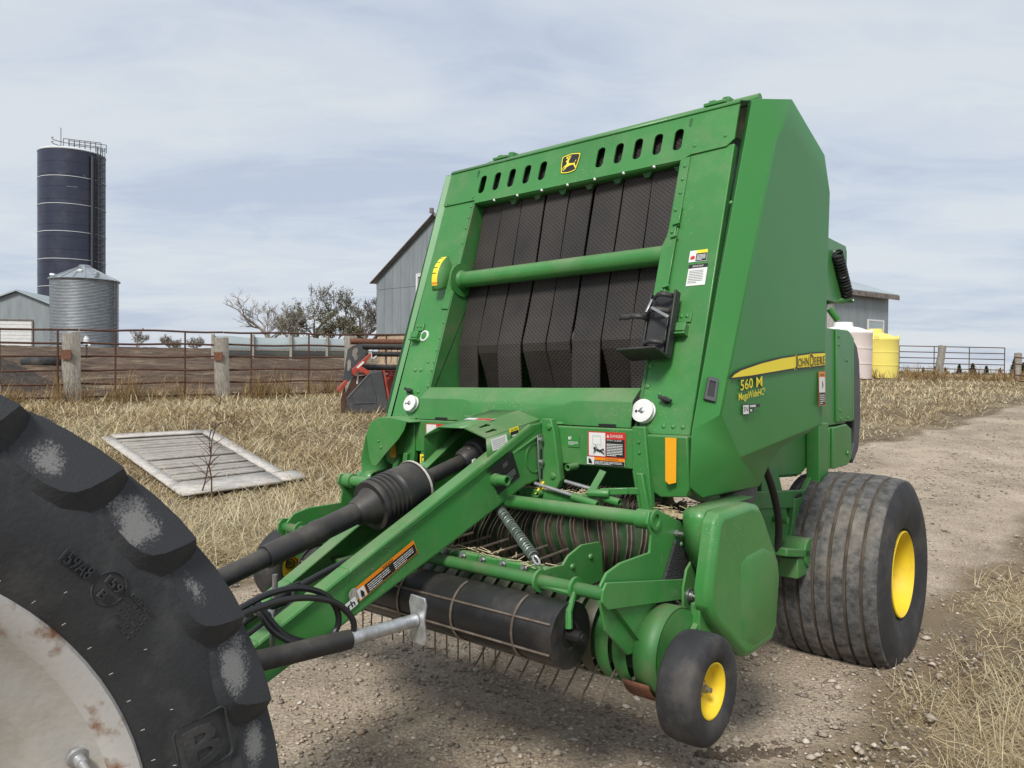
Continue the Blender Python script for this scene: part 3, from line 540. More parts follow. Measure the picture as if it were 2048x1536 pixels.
# --- eight forming belts
edges = [-.585, -.452, -.318, -.162, -.022, .124, .282, .430, .588]
gapr = [.004, .003, .010, .003, .012, .006, .003, .0]
fwd = [1, 0, 1, 0, 0, 1, 0, 1]
for i in range(8):
    a, b = edges[i]+.002, edges[i+1]-gapr[i]-.001
    prof = [(-1.02, 2.655), (-1.28, 2.655), (-1.345, 2.64), (-1.378, 2.60), (-1.392, 2.52), (-1.405, 2.43), (-1.43, 2.33), (-1.512, 2.00), (-1.568, 1.80), (-1.592, 1.72), (-1.603, 1.68)]
    prof += [(-1.606, 1.62), (-1.603, 1.50), (-1.60, 1.36)] if fwd[i] else [(-1.598, 1.645), (-1.560, 1.55), (-1.498, 1.36)]
    g = G(); g.grid([[(u, v+.004*math.sin(9*z+i), z) for v, z in prof] for u in np.linspace(a, b, 4)]); g.build('forming_belt', 'belt', bal, smooth=0, solid=0.007, soff=1)
g = G(); g.tube((-.60, -1.535, 1.69), (.60, -1.535, 1.69), .052, 20); g.build('belt_roller', 'steel', bal)
g = G(); g.tube((-.60, -1.29, 2.585), (.60, -1.29, 2.585), .05, 16); g.build('belt_roller', 'green_inner_shade', bal)
g = G(); g.tube((-.60, -1.44, 1.42), (.60, -1.44, 1.42), .05, 16); g.build('belt_roller', 'green_inner_shade', bal)
# cross tube with end flange
g = G(); g.tube((-.598, -1.575, 2.022), (.60, -1.575, 2.022), .041, 28); tb = g.build('cross_tube', 'green', bal)
g = G(); g.lathe((-.602, -1.575, 2.022), (-.5, -1.575, 2.022), [(0, .085), (.012, .085), (.012, .05), (.03, .043), (.03, .041)], 28); g.build('end_flange', 'green', tb)
fplate([(-.60, 1.865), (-.655, 1.87), (-.648, 1.925), (-.655, 2.0), (-.652, 2.12), (-.63, 2.185), (-.60, 2.19)], 0.001, 0.009, 'flange_plate', 'green', tb, bevel=.002)
# bale size gauge: curved scale on a bracket
g = G(); arc = [(R(a)) for a in np.linspace(-36, 40, 14)]; cz, rad = 2.035, .158
def ga(a, r, w): return fp(-.635, cz, .02)+FN*(r*math.cos(a)-.095)+FU*(r*math.sin(a))+V3((w, 0, 0))
g.grid([[ga(a, rad, -.062) for a in arc], [ga(a, rad, -.018) for a in arc]]); gp = g.build('gauge_band', 'green', bal, solid=.006)
g = G(); pl_ = [ga(a, rad, -.019) for a in arc]+[ga(R(40), .02, -.019), ga(R(-36), .02, -.019)]; g.add(pl_, [tuple(range(len(pl_)))]); g.build('gauge_plate', 'green', gp, solid=.004)
d = G(); cols = ['yellow_decal', 'black', 'orange']
arcs = [R(a) for a in np.linspace(-26, 38, 33)]
for j in range(32):
    d.mi = 1 if j % 6 == 5 and j > 5 else (2 if j in (1, 2) else 0); w0 = -.060; w1 = -.020 if d.mi != 1 else -.034
    if d.mi == 1:
        d.mi = 0; d.grid([[ga(a, rad+.0015, -.034) for a in arcs[j:j+2]], [ga(a, rad+.0015, -.020) for a in arcs[j:j+2]]]); d.mi = 1
    d.grid([[ga(a, rad+.0015, w0) for a in arcs[j:j+2]], [ga(a, rad+.0015, w1) for a in arcs[j:j+2]]])
d.build('gauge_scale', cols, gp, smooth=0, fix=False, label='curved yellow scale with black ticks and a red end')
# decals on the uprights
d = Decal(fp(-.765, 2.005, 0), (1, 0, 0), FU, .0015); d.rect('white', 0, 0, .062, .05).rect('ink_grey', .004, .004, .054, .034).rows('white', .008, .008, .046, .026, 4); d.done('serial_plate', bal)
d = Decal(fp(.712, 1.972, 0), (1, .0, 0), FU, .0015); d.rect('white', 0, 0, .077, .05).rect('yellow_decal', .03, .036, .047, .014).rect('black', .03, .002, .046, .034).rows('white', .034, .006, .038, .026, 5).poly('red', [(.006, .012), (.024, .012), (.026, .022), (.018, .028), (.012, .024), (.008, .026)]); d.done('caution_decal', bal)
d = Decal(fp(.717, 1.874, 0), (1, 0, 0), FU, .0015); d.rect('white', 0, 0, .082, .092).rect('black', 0, .075, .082, .017).text('white', 'IMPORTANT', .018, .079, .046, .008).rows('ink_grey', .006, .012, .062, .058, 8, .35); d.done('important_decal', bal)
g = G(); g.lathe(fp(-.735, 1.735, 0), fp(-.735, 1.735, 1), [(.0, .030), (.006, .029), (.007, .022), (.004, .021), (.004, .001)], 20); g.build('round_emblem', 'white', bal)
g = G(); g.lathe(fp(-.735, 1.735, .0045), fp(-.735, 1.735, 1), [(.0, .021), (.001, .0005)], 20); g.build('emblem_face', 'green', bal)
# white twine pulleys
for u, z, r in ((-.69, 1.387, .041), (.634, 1.379, .046)):
    g = G(); g.lathe(fp(u, z, .006), fp(u, z, 1), [(0, r*.6), (0, r), (.006, r), (.008, r*.9), (.016, r*.9), (.018, r), (.026, r), (.027, r*.93), (.0255, r*.55), (.0255, .001)], 32); pu = g.build('pulley', 'white', bal)
    g = G(); g.lathe(fp(u, z, .031), fp(u, z, 1), [(0, .011), (.004, .011), (.007, .006), (.007, .0003)], 10); g.build('pulley_bolt', 'steel', pu)
    g = G(); g.lathe(fp(u-.026, z-.004, .0316), fp(u-.026, z-.004, 1), [(0, .007), (.001, .0005)], 8); g.lathe(fp(u-.014, z-.003, .0316), fp(u-.014, z-.003, 1), [(0, .004), (.001, .0005)], 8); g.build('pulley_hole', 'black', pu)
for u, z in ((-.735, 1.452), (.716, 1.425)):
    g = G(); g.lathe(fp(u, z, 0), fp(u, z, 1), [(0, .013), (.02, .014), (.024, .010), (.024, .001)], 12); g.bar(fp(u-.024, z+.008, .022), fp(u+.03, z-.006, .022), .014, .016, FN); g.build('rubber_latch', 'plastic_black', bal, bevel=.003)
# green corner clips
for u, z in ((-.782, 1.735), (.736, 1.70)):
    g = G(); c = fp(u, z, .03); g.obox(c, ((1, 0, 0), FU, FN), (.026, .017, .005)); g.obox(fp(u, z-.026, .018), ((1, 0, 0), FU, FN), (.026, .004, .022)); g.obox(fp(u+.02, z-.006, .015), ((1, 0, 0), FU, FN), (.004, .02, .017)); g.obox(fp(u, z+.045, .004), ((1, 0, 0), FU, FN), (.03, .02, .004)); g.build('corner_clip', 'green', bal, bevel=.002)
    for q in (-.012, .012): riv.ball(fp(u+q, z+.05, .008), .009, 8, 4, .6, FN)
# extinguisher bracket
g = G(); ux = V3((1, -.04, .03)); ux /= np.linalg.norm(ux); uy = np.cross(FN, ux)
c = fp(.655, 1.705, .035)
g.obox(c-ux*.008, (ux, uy, FN), (.064, .135, .006)); g.obox(c+ux*.062+FN*.014, (ux, uy, FN), (.005, .135, .020)); g.obox(c-ux*.055+FN*.012, (ux, uy, FN), (.006, .135, .014))
br = g.build('extinguisher_bracket', 'plastic_black', bal, bevel=.003)
g = G(); g.obox(c-uy*.137+FN*.062-ux*.022, (ux, uy, FN), (.088, .005, .062)); g.build('tray', 'plastic_black', br, bevel=.003)
g = G(); g.obox(c-uy*.045-ux*.0+FN*.02, (ux, uy, FN), (.045, .075, .004)); g.build('back_pad', 'plastic_black', br, bevel=.003)
def strap(name, zoff, x0, x1, depth, m='plastic_black', h=.010):
    g = G(); P = []
    for t in np.linspace(0, 1, 12): P.append(c+uy*zoff+ux*(x0+(x1-x0)*t)+FN*(.03+depth*math.sin(math.pi*t)))
    g.grid([[p-uy*h for p in P], [p+uy*h for p in P]]); g.build(name, m, br, solid=.004)
strap('strap', .045, -.055, .055, .035); strap('strap', -.085, -.050, .050, .03); strap('strap', .11, -.03, .055, .03)
g = G(); P = [c+uy*(.028)+ux*x+FN*f for x, f in ((-.045, .03), (-.075, .055), (-.105, .062), (-.13, .055), (-.15, .062), (-.165, .055))]
g.grid([[p-uy*.011 for p in P], [p+uy*.011 for p in P]]); g.build('loose_strap', 'plastic_black', br, solid=.005)
g = G(); g.bar(c+uy*.05+FN*.07+ux*-.01, c+uy*.0+FN*.075+ux*.075, .012, .010, FN); g.bar(c+uy*.09+FN*.06-ux*.02, c+uy*.03+FN*.075-ux*.03, .01, .006, FN); g.build('clasp', 'steel', br, bevel=.002)

# --- folded cover below the belts
us = [-.60, -.59, -.30, -.255, .255, .315, .585, .596]
hump = [1, 1, 1, 0, 0, 1, 1, 1]
rows = []
for u, h in zip(us, hump):
    e = .0 if abs(u) < .605 else -.004
    rows.append([(u, -1.795, 1.470), (u*1.0, -1.850 if h else -1.836, 1.428 if h else 1.412), (u, -1.860 if h else -1.842, 1.418 if h else 1.402), (u, -1.872 if h else -1.846, 1.324 if h else 1.330), (u, -1.86, 1.3215)])
g = G(); g.grid(rows); fc = g.build('front_cover', 'green', bal, solid=.006, soff=1, bevel=.004)
for u in (-.44, .49):
    g = G(); g.box((u-.04, -1.8805, 1.3215), (u+.04, -1.8785, 1.333)); g.build('cover_notch', 'black', fc)
# --- main cross beam with danger decals
g = G(); g.box((-.615, -1.885, 1.163), (.615, -1.76, 1.318)); beam = g.build('cross_beam', 'green', bal, bevel=.006)
for s in (-1, 1):
    g = G(); g.prism(mir([(.612, 1.328), (.668, 1.328), (.700, 1.0), (.665, .985), (.640, 1.0), (.612, 1.15)], s), 'v', -1.893, -1.865); g.prism(mir([(.640, 1.155), (.668, 1.155), (.700, 1.005), (.668, .99)], s), 'v', -1.915, -1.893); g.build('beam_end_plate', 'green', bal, bevel=.004)
    for z in (1.27, 1.23, 1.10, 1.06): riv.ball((s*(.640+.02*(1.3-z)*3), -1.896, z), .007, 6, 3, .5, (0, -1, 0))
    g = G(); g.loft([(s*u, v, z) for u, v, z in ((.666, -1.885, 1.300), (.838, -1.880, 1.300), (.842, -1.880, 1.10), (.82, -1.84, 1.072), (.70, -1.84, 1.060), (.690, -1.87, 1.08))], [(s*u, v, z) for u, v, z in ((.666, -1.40, 1.300), (.838, -1.40, 1.300), (.842, -1.40, 1.10), (.82, -1.40, 1.065), (.70, -1.40, 1.055), (.690, -1.40, 1.07))]); lc = g.build('lower_corner_panel', 'green', bal, bevel=.008, seg=3)
    d = Decal((.750 if s > 0 else -.80, -1.8835, 1.12), (1, 0.02, 0), (-.035, 0, 1), .0025); d.poly('amber', [(0, .012), (.014, 0), (.044, .008), (.046, .172), (0, .172)]); d.done('reflector_strip', lc, 'amber reflector strip')
def danger(u0, w=.176, warn=True):
    d = Decal((u0, -1.886, 1.172), (1, 0, 0), (-.03, 0, 1), .002); h = .128; y0 = .030 if warn else 0
    d.rect('red', 0, y0, w, h-y0+.002).rect('white', .005, y0+.004, w*.44, h-y0-.006).rect('black', w*.48, y0+.004, w*.49, h-y0-.030)
    d.text('white', 'DANGER', w*.60, h-.019, w*.33, .012).poly('white', [(w*.51, h-.019), (w*.575, h-.019), (w*.542, h-.007)])
    d.text('white', 'STAY CLEAR', w*.52, h-.033, w*.38, .006).rows('white', w*.51, y0+.008, w*.42, h-y0-.048, 8, .45)
    d.rect('ink_grey', w*.14, y0+.050, w*.22, .0008).rect('ink_grey', w*.14, y0+.084, w*.22, .0008).rect('ink_grey', w*.14, y0+.05, .0008, .034).rect('ink_grey', w*.36, y0+.05, .0008, .034).rows('ink_grey', w*.10, y0+.038, w*.32, .012, 3, .1)
    # falling figure
    d.poly('black', [(w*.24, y0+.026), (w*.36, y0+.020), (w*.36, y0+.027), (w*.25, y0+.035)]).poly('black', [(w*.36, y0+.021), (w*.46, y0+.012), (w*.465, y0+.016), (w*.37, y0+.027)]).poly('black', [(w*.34, y0+.024), (w*.43, y0+.030), (w*.46, y0+.022), (w*.465, y0+.025), (w*.44, y0+.036), (w*.34, y0+.029)]).poly('black', [(w*.245, y0+.034), (w*.22, y0+.050), (w*.232, y0+.050), (w*.262, y0+.035)]).poly('black', [(w*.24, y0+.027), (w*.17, y0+.014), (w*.165, y0+.017), (w*.235, y0+.034)]).poly('black', [(w*.205+.006*math.cos(t), y0+.034+.006*math.sin(t)) for t in np.linspace(0, 2*math.pi, 10, endpoint=False)])
    if warn:
        d.rect('white', 0, 0, w, .030).rect('orange', w*.2, .018, w*.8, .012).text('black', 'WARNING', w*.48, .0205, w*.36, .007).rect('black', w*.2, .001, w*.795, .017).rows('white', w*.22, .003, w*.72, .014, 3, .4).poly('black', [(w*.05, .006), (w*.15, .004), (w*.14, .012), (w*.10, .022), (w*.05, .024)])
    return d
danger(.405).done('danger_decal', beam); danger(-.535, .15, False).done('danger_decal', beam)
d = Decal((-.53, -1.886, 1.108), (1, 0, 0), (0, 0, 1), .002)
g = G(); g.box((-.56, -1.900, 1.06), (-.50, -1.886, 1.165)); g.build('beam_tab', 'green', beam, bevel=.003)
d = Decal((-.56, -1.901, 1.10), (1, 0, 0), (0, 0, 1), .002); d.rect('yellow_decal', 0, 0, .055, .055).rect('black', .01, .01, .03, .035).rect('yellow_decal', .016, .016, .018, .022); d.done('caution_decal', beam)
d = Decal((.305, -1.886, 1.235), (1, 0, 0), (0, 0, 1), .002); d.rect('green_side', 0, 0, .058, .045).poly('white', [(.004, .030), (.018, .030), (.018, .042), (.004, .042)]).poly('green', [(.008, .042), (.016, .030), (.019, .030), (.012, .042)]).rows('white', .004, .010, .048, .014, 3, .4); d.done('dealer_decal', beam)
g = G(); g.pipe((.345, -1.885, 1.158), (.345, -1.945, 1.158), .014, .004, 12); g.build('peg', 'green', beam)

# --- hinged side covers (near one with lettering)
O = [(.885,-1.408,2.646),(.90,-1.017,2.747),(.93,-.678,2.566),(.94,-.639,2.387),(.95,-.758,1.549),(.93,-.72,1.319),(.90,-1.142,1.212),(.89,-1.265,1.138),(.88,-1.33,1.064),(.86,-1.812,1.07),(.85,-1.893,1.116),(.87,-1.912,1.322)]
Pp = [(.945,-1.315,2.486),(.94,-1.204,2.561),(.94,-1.102,2.563),(.947,-.668,2.402),(.955,-.768,1.553),(.940,-.768,1.302),(.94,-1.656,1.215),(.945,-1.828,1.382)]
INN = [(.852,-1.375,2.640),(.852,-1.0,2.735),(.845,-.66,2.560),(.845,-.61,2.387),(.845,-.70,1.549),(.845,-.68,1.319),(.845,-1.12,1.205),(.845,-1.245,1.130),(.845,-1.31,1.056),(.848,-1.80,1.062),(.848,-1.875,1.108),(.852,-1.838,1.318)]
nO = len(O); vs = O+Pp+INN
p = lambda i: nO+i
q = lambda i: nO+len(Pp)+i
fs = [(0, 1, p(1), p(0)), (1, 2, p(2), p(1)), (2, 3, p(3), p(2)), (3, 4, p(4), p(3)), (4, 5, p(5), p(4)), (5, 6, p(6), p(5)), (6, 7, 8, p(6)), (8, 9, p(6)), (9, 10, 11, p(7), p(6)), (11, 0, p(0), p(7)), tuple(p(i) for i in range(8))]
fs += [(i, q(i), q((i+1) % nO), (i+1) % nO) for i in range(nO)]
for s in (1, -1):
    g = G(); g.add([(s*(a if (s > 0 or not nO <= i_ < nO+len(Pp)) else .885+(a-.885)*.15), b, c) for i_, (a, b, c) in enumerate(vs if s > 0 else [(x, max(y, FK+FS*z_+.0) if z_ > 1.29 else max(y, -1.845), z_) for x, y, z_ in vs])], fs); cov = g.build('side_cover', 'green_side', bal, smooth=80, bevel=.045, seg=5); md = cov.modifiers.new('weighted', 'WEIGHTED_NORMAL'); md.weight = 80; md.keep_sharp = False
    if s > 0: near_cover = cov
    g = G(); g.prism([(-1.55, 1.045), (-1.30, 1.055), (-1.25, 1.13), (-1.21, 1.10), (-1.27, .985), (-1.45, .965)], 'u', s*.80, s*.835); g.build('rubber_skirt', 'plastic_grey', bal, bevel=.004)
for z in (2.20, 1.70, 1.45, 1.36): riv.ball((.862+.0, FK+FS*z-.012, z), .009, 8, 4, .6, (.3, -1, .3))
# lettering and stripe, on the plateau plane
pp = [V3(a) for a in (Pp[7], Pp[5], Pp[3])]
pe = V3((0, 1, 0)); 
nrm = np.cross(V3(Pp[4])-V3(Pp[7]), V3(Pp[1])-V3(Pp[7])); nrm /= np.linalg.norm(nrm); nrm = nrm if nrm[0] > 0 else -nrm
ex = V3((0, 1, 0))-nrm*nrm[1]; ex /= np.linalg.norm(ex); ey = np.cross(nrm, ex)
def onP(v, z):
    """point of the plateau at machine coordinates v, z"""
    o = V3(Pp[7]); u = o[0]-(nrm[1]*(v-o[1])+nrm[2]*(z-o[2]))/nrm[0]; return V3((u, v, z))
class SideDecal(Decal):
    def __init__(s, off=.006): super().__init__((0, 0, 0), ex, ey, off)
    def P(s, x, y): return onP(x, y)+s.n*s.lv
d = SideDecal(); up_ = [(-1.755, 1.512), (-1.73, 1.524), (-1.674, 1.539), (-1.488, 1.568), (-1.283, 1.592), (-1.056, 1.610), (-.933, 1.619), (-.775, 1.627)]
lo_ = [(-.775, 1.571), (-1.173, 1.552), (-1.584, 1.521)]
d.poly('black', [(a-.012, b+.006) if i < 7 else (a, b+.006) for i, (a, b) in enumerate(up_)]+[(a, b-.006) for a, b in lo_]+[(-1.775, 1.506)])
d.poly('yellow_decal', up_+lo_)
sheared = lambda: None
def stext(m, t, x, y, w, h, sl=0.0, bold=0.0, lift=.0005):
    vs, fs, _ = text_mesh(t, 0.0, bold); d.lv += lift; d.use(m); d.add([d.P(x+a*w, y+b*h+a*sl) for a, b, _ in vs], fs)
stext('yellow_decal', 'J', -1.157, 1.546, .040, .064, 0, .02); stext('yellow_decal', 'OHN', -1.117, 1.553, .130, .044, .008, .02); stext('yellow_decal', 'D', -.977, 1.558, .047, .060, .004, .02); stext('yellow_decal', 'EERE', -.926, 1.563, .139, .044, .008, .02)
stext('black', 'J', -1.154, 1.549, .036, .060, 0, .0); stext('black', 'OHN', -1.114, 1.558, .126, .038, .008, .0); stext('black', 'D', -.974, 1.562, .043, .054, .004, .0); stext('black', 'EERE', -.924, 1.568, .136, .037, .008, .0)
d.done('name_stripe', near_cover, 'yellow tapering stripe with the maker name in black capitals')
d = SideDecal(); stext('black', '560', -1.687, 1.459, .118, .046, .010, .012); stext('black', 'M', -1.547, 1.470, .064, .046, .005, .012); stext('yellow_decal', '560', -1.683, 1.463, .110, .040, .010, .006); stext('yellow_decal', 'M', -1.543, 1.474, .056, .040, .005, .006)
d.done('model_number', near_cover, 'yellow model number lettering')
d = SideDecal(); stext('yellow_decal', 'MegaWideHC²', -1.697, 1.418, .240, .036, .020, .004)
d.done('model_name', near_cover, 'small yellow model name lettering')
d = SideDecal(); d.rect('black', -1.665, 1.372, .056, .040).rect('white', -1.662, 1.375, .050, .034); stext('black', 'SN', -1.657, 1.385, .038, .018); d.rect('black', -1.606, 1.398, .096, .013); d.rows('white', -1.604, 1.400, .09, .010, 1, .8); d.rect('black', -1.606, 1.382, .036, .014); d.rows('white', -1.604, 1.384, .03, .010, 1, .8)
d.done('serial_decal', near_cover)
d = SideDecal(); d.rect('orange', -.862, 1.385, .085, .155).rect('white', -.857, 1.445, .075, .070).rect('black', -.857, 1.388, .075, .057).text('black', 'WARNING', -.852, 1.520, .065, .012).rows('white', -.853, 1.394, .062, .046, 5, .4).poly('black', [(-.827, 1.46), (-.817, 1.475), (-.822, 1.49), (-.817, 1.50), (-.812, 1.488), (-.807, 1.475)])
d.done('warning_decal', near_cover)
# recessed grip
gn = V3((.611, -.742, .276)); gc = [V3(p) for p in ((.892, -1.822, 1.513), (.920, -1.803, 1.504), (.922, -1.831, 1.426), (.890, -1.853, 1.437))]
gm = sum(gc)/4; oo = [gm+(p-gm)*1.08+gn*.008 for p in gc]; ii = [gm+(p-gm)*np.array((.62, .62, .70))+gn*.008 for p in gc]; bb = [x-gn*.006 for x in ii]; ob_ = [x-gn*.02 for x in oo]
g = G(); g.add(oo+ii+bb+ob_, [(0, 1, 5, 4), (1, 2, 6, 5), (2, 3, 7, 6), (3, 0, 4, 7), (4, 5, 9, 8), (5, 6, 10, 9), (6, 7, 11, 10), (7, 4, 8, 11), (8, 9, 10, 11), (0, 12, 13, 1), (1, 13, 14, 2), (2, 14, 15, 3), (3, 15, 12, 0)]); gr_ = g.build('grip', 'plastic_grey', near_cover, bevel=.002)
g = G(); g.add([x+gn*.001 for x in bb], [(0, 1, 2, 3)]); g.build('grip_recess', 'black', near_cover, fix=False)

# --- chamber walls and rear gate
for s in (-1, 1):
    g = G(); g.prism([(-1.42, 2.62), (-.70, 2.66), (-.70, .95), (-1.0, .86), (-1.74, 1.10)], 'u', s*.612, s*.624); cw = g.build('chamber_wall', 'green_inner_shade', bal)
    g = G(); g.prism([(-1.0, .98), (-.18, .90), (.04, 1.03), (.04, .96), (-.15, .80), (-1.0, .90)], 'u', s*.625, s*.655); g.build('lower_rail', 'green', cw, bevel=.004)
    g = G(); g.prism([(-.72, 2.64), (-.38, 2.60), (-.05, 2.42), (.15, 2.12), (.24, 1.75), (.24, 1.26), (.10, 1.06), (-.15, .98), (-.72, 1.02)], 'u', s*.60, s*.622); g.build('gate_side', 'green', bal, bevel=.006)
g = G(); gp_ = [(-.72, 2.655), (-.38, 2.615), (-.042, 2.43), (.16, 2.125), (.252, 1.75), (.252, 1.255), (.105, 1.048), (-.15, .968), (-.72, 1.008)]
g.grid([[(u, v, z) for v, z in gp_] for u in (-.60, .60)]); g.build('gate_shell', 'green', bal, solid=.01)
g = G(); g.box((-.598, -.74, .96), (.598, -.70, 2.62)); g.build('chamber_back', 'belt', bal)
# rear near-side: spring bracket, net-wrap box, drive guard, lower box, upright
g = G(); g.prism([(.10, 2.35), (.585, 2.335), (.60, 2.30), (.60, 2.02), (.56, 1.97), (.10, 1.97)], 'u', .625, .64); g.box((.585, .57, 2.02), (.64, .60, 2.31)); sb = g.build('spring_bracket', 'green', bal, bevel=.004)
g = G(); P = [];
for t in np.linspace(0, 1, 15*16+1): a = t*15*2*math.pi; cx = V3((.665, .325+.20*t, 2.26-.24*t)); P.append(cx+.030*(math.cos(a)*V3((1, 0, 0))+math.sin(a)*V3((0, .76, .65))))
g.path(P, .0085, 6); g.build('coil_spring', 'hose', sb)
g = G(); g.tube((.60, .36, 1.975), (.66, .56, 1.995), .016, 10); g.tube((.63, .55, 1.99), (.69, .57, 1.99), .012, 8); g.tube((.62, .33, 1.93), (.66, .36, 1.86), .02, 10); g.build('spring_lever', 'green', sb)
g = G(); g.box((.60, -.10, 1.235), (.66, .50, 1.805)); g.prism([(.30, 1.805), (.52, 1.805), (.60, 1.775), (.62, 1.74), (.60, 1.245), (.30, 1.25)], 'u', .66, .674); g.box((.62, .585, 1.25), (.676, .62, 1.765)); nb = g.build('net_wrap_box', 'green', bal, bevel=.005)
for v, z in ((.33, 1.76), (.33, 1.71), (.48, 1.62), (.35, 1.32), (.36, 1.27), (.50, 1.27)): riv.ball((.675, v, z), .010, 8, 4, .6, (1, 0, 0))
g = G(); gd = [(.60, 1.74), (.66, 1.745), (.72, 1.71), (.765, 1.62), (.785, 1.45), (.785, 1.22), (.74, 1.06), (.63, .98), (.60, 1.03), (.66, 1.10), (.665, 1.24), (.62, 1.38)]
g.prism(gd, 'u', .645, .665); g.grid([[(u, v, z) for v, z in gd[:8]] for u in (.40, .655)]); g.build('drive_guard', 'plastic_grey', bal, bevel=.004)
g = G(); g.lathe((.50, .60, 1.13), (.62, .60, 1.13), [(0, .001), (0, .075), (.05, .075), (.05, .055), (.09, .055), (.09, .075), (.12, .075), (.12, .001)], 20); g.build('belt_sheave', 'plastic_black', bal)
g = G(); g.box((.60, .16, .985), (.675, .40, 1.225)); g.prism([(.18, 1.225), (.42, 1.235), (.52, 1.20), (.52, 1.02), (.44, .985), (.18, .985)], 'u', .675, .69); g.build('lower_gear_box', 'green', bal, bevel=.005)
riv.ball((.692, .43, 1.06), .016, 6, 3, .7, (1, 0, 0))
g = G(); g.box((.625, -.08, .62), (.70, .07, 1.26)); g.build('rear_upright', 'green', bal, bevel=.006); g = G(); g.box((-.70, -.08, .62), (-.625, .07, 1.26)); g.build('rear_upright', 'green', bal, bevel=.006)
# axle and carrier plates
g = G(); g.box((-.74, -.06, .40), (.74, .14, .54)); ax = g.build('axle', 'green', bal, bevel=.008)
for s in (-1, 1):
    g = G(); g.prism([(-.72, 1.16), (-.60, 1.16), (-.34, .68), (-.66, .64), (-.78, .70)], 'u', s*.63, s*.645); g.prism([(-.34, .87), (-.24, .87), (-.22, .70), (-.30, .68), (-.40, .68)], 'u', s*.63, s*.66); cp = g.build('axle_carrier', 'green', bal, bevel=.004)
    g = G(); g.bar((s*.69, -.72, .665), (s*.69, -.06, .54), .14, .04); g.tube((s*.60, -.40, .61), (s*.76, -.40, .61), .075, 20); g.box((min(s*.62, s*.75), -.55, .50), (max(s*.62, s*.75), -.25, .60)); g.build('spindle_arm', 'green', cp, bevel=.006)
    g = G(); g.tube((s*.60, -.60, .80), (s*.72, -.60, .80), .018, 10); g.build('carrier_peg', 'green', cp)
    g = G(); g.path([(s*.70, -.95, 1.20), (s*.715, -.80, 1.0), (s*.72, -.72, .80), (s*.70, -.70, .60)], .018, 10, 4); g.build('hydraulic_hose', 'hose', bal)
g = G(); g.path([(.60, -.50, .86), (.64, -.30, .88), (.62, -.10, .87), (.60, .05, .86)], .02, 10, 4); g.build('hydraulic_hose', 'hose', bal)
# --- road wheels
def road_wheel(s):
    R0, W = .527, .285; prof = []
    def ring(x, r): prof.append((x, r))
    side_i = [(-W+.045, .235), (-W+.02, .25), (-W-.0, .31), (-W-.012, .38), (-W-.004, .44), (-W+.012, .478)]
    prof += side_i
    ribs = 7; tw = 2*(W-.012); 
    for k in range(ribs):
        x0 = -W+.012+tw*k/ribs; x1 = x0+tw/ribs; cr = lambda x: R0-.030*abs(x/W)**2.6
        gw = .012
        prof += [(x0+gw/2+.002, cr(x0)-.004), (x0+gw, cr(x0+gw)), ((x0+x1)/2, cr((x0+x1)/2)+.001), (x1-gw, cr(x1-gw)), (x1-gw/2-.002, cr(x1)-.004)]
        if k < ribs-1: prof += [(x1-gw/2+.001, cr(x1)-.015), (x1+gw/2-.001, cr(x1)-.015)]
    nt = len(prof)
    prof += [(-x, r) for x, r in side_i[::-1]]
    g = G(); k0 = len(prof); n = 96
    vs = []; fs = []; ms = []
    for i in range(n):
        t = 2*math.pi*i/n
        for x, r in prof:
            # flattened a little where it carries the load
            y_, z_ = r*math.sin(t), r*math.cos(t)
            if z_ < -.466: z_ = -.466-.3*(-.466-z_)
            vs.append((s*x, y_, z_))
    for i in range(n):
        for j in range(k0-1):
            fs.append((i*k0+j, ((i+1) % n)*k0+j, ((i+1) % n)*k0+j+1, i*k0+j+1)); ms.append((2 if max(prof[j][1], prof[j+1][1]) < R0-.030*abs(prof[j][0]/W)**2.6-.003 else 0) if 5 <= j < nt-1 else 1)
    g.v = vs; g.f = fs; g.m = ms
    ty = g.build('wheel_tyre', ['rubber', 'rubber_side', 'groove_mud'], bal, smooth=40)
    ty.location = (s*.815, .10, .460-s*0.008)
    g = G(); g.lathe((-W+.03, 0, 0) if s > 0 else (W-.03, 0, 0), (1, 0, 0) if s > 0 else (-1, 0, 0), [(0, .19), (.02, .225), (.0, .240), (.02, .232), (.10, .195), (.30, .19), (.36, .20), (.47, .21), (.50, .228), (.52, .232), (.524, .226), (.505, .215), (.46, .196), (.37, .186), (.12, .180), (.10, .15), (.09, .09), (.10, .07), (.13, .065), (.13, .002)], 56); rm = g.build('rim', 'yellow', ty, smooth=40)
    return ty
road_wheel(1); road_wheel(-1)
g = G(); P3 = G()

